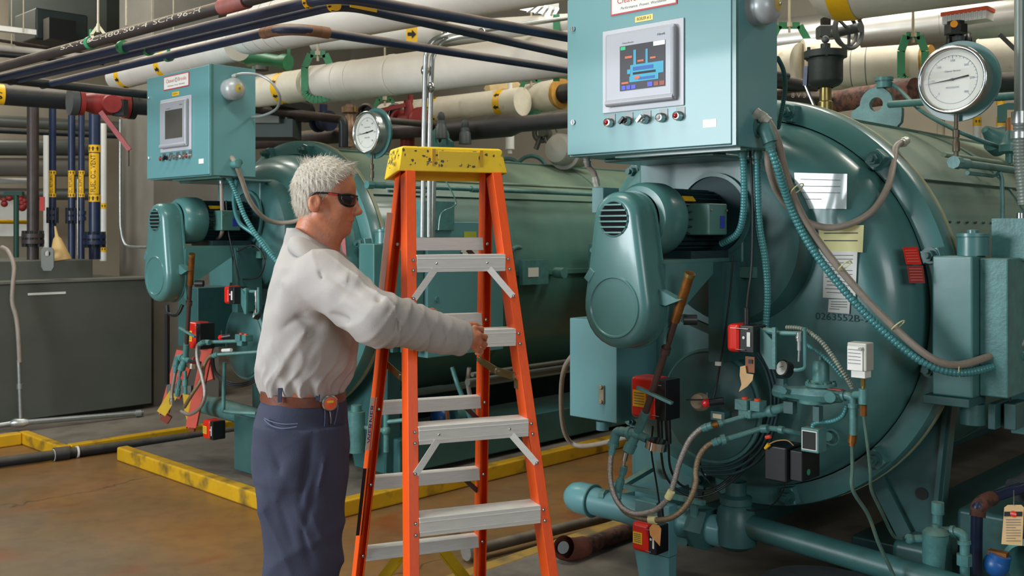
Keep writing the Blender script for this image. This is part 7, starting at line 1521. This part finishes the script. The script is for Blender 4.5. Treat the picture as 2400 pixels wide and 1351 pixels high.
br_ = part('badge_reel', G().lathe(bd, nb_, [(.022, -.010), (.0265, -.006), (.0265, .003), (.023, .006)], 32, cap0=True, cap1=True), CHROME, man, label='round chrome badge reel with a red face')
part('reel_face', G().lathe(bd, nb_, [(.0205, .0065), (0, .008)], 28), mat('reel_red', 'D2562E', .4), br_); part('yellow_dot', G().bx(bd+nb_*.0082+ZV*.006, (.020, .001, .007), (Vector((nb_.y*-1, nb_.x, 0)), nb_, ZV)), YEL, br_)
part('cord', G().tube([bd-ZV*.025, bd-ZV*.05+Vector((.003, 0, 0)), bd-ZV*.075+Vector((0, .005, 0))], .0022, 6), CHROME, br_)
# work boots (below the frame)
for sy in (-.10, .10):
    def bootf(X, Y, Z, sy=sy):
        d = cap(X, Y, Z, (wx(703), YM+sy, .05), (wx(703)+.14, YM+sy*1.1, .045), .052, .045); d = smin(d, cap(X, Y, Z, (wx(703), YM+sy, .06), (wx(703), YM+sy, .16), .05, .048), .03); return np.maximum(d, .006-Z)
    part('boot', sdf_g(bootf, (wx(703)-.09, YM+sy-.09, -.01), (wx(703)+.23, YM+sy+.09, .2), .009), BLACKR, man, ang=60)

# repeats share a group phrase
GROUPS = {'alarm_bell': 'alarm bells on the control cabinets', 'belt_guard': 'belt guards of the two boilers', 'blower_motor': 'blower motors of the two boilers', 'boiler': 'firetube boilers side by side', 'braided_hose': 'braided hoses on the boiler fronts',
 'cable_arc': 'dark cables arching round the burner fronts', 'cable_tie': 'pale cable ties on the sagging hoses', 'clevis_hanger': 'green clevis hangers under the roof pipes', 'control_cabinet': 'control cabinets of the two boilers', 'damper_actuator': 'red and black actuators on the boiler fronts',
 'gate_valve': 'small red valves at the far left', 'grey_conduit_hose': 'grey conduit hoses on the boilers', 'hanger_rod': 'thin hanger rods under the ceiling', 'insulated_pipe': 'white insulated pipes under the ceiling', 'lagged_pipe': 'distant pipes behind the risers', 'notice': 'paper notices taped to the boiler doors',
 'overhead_pipe': 'slanting overhead pipes at the upper left', 'pipe_clamp': 'green clamps on the slanting pipes', 'pressure_gauge': 'large round gauges above the shells', 'riser_pipe': 'vertical pipes behind the tank and boilers', 'teal_conduit_hose': 'teal corrugated hoses on the boilers', 'warning_plate': 'red warning plates on the boiler doors',
 'vent_stub': 'grey vent stubs above the ladder', 'green_saddle': 'teal half rings behind the ladder', 'black_cable': 'black cables on the boiler fronts', 'small_gauge': 'small tilted gauges on the boiler fronts', 'twin_solenoid': 'solenoid blocks on the boiler fronts', 'actuator_cable': 'cables under the middle actuator'}
for o in bpy.data.objects:
    if o.parent is None and o.type in ('MESH', 'EMPTY'):
        b = o.name.split('.')[0]
        if b in GROUPS: o['group'] = GROUPS[b]
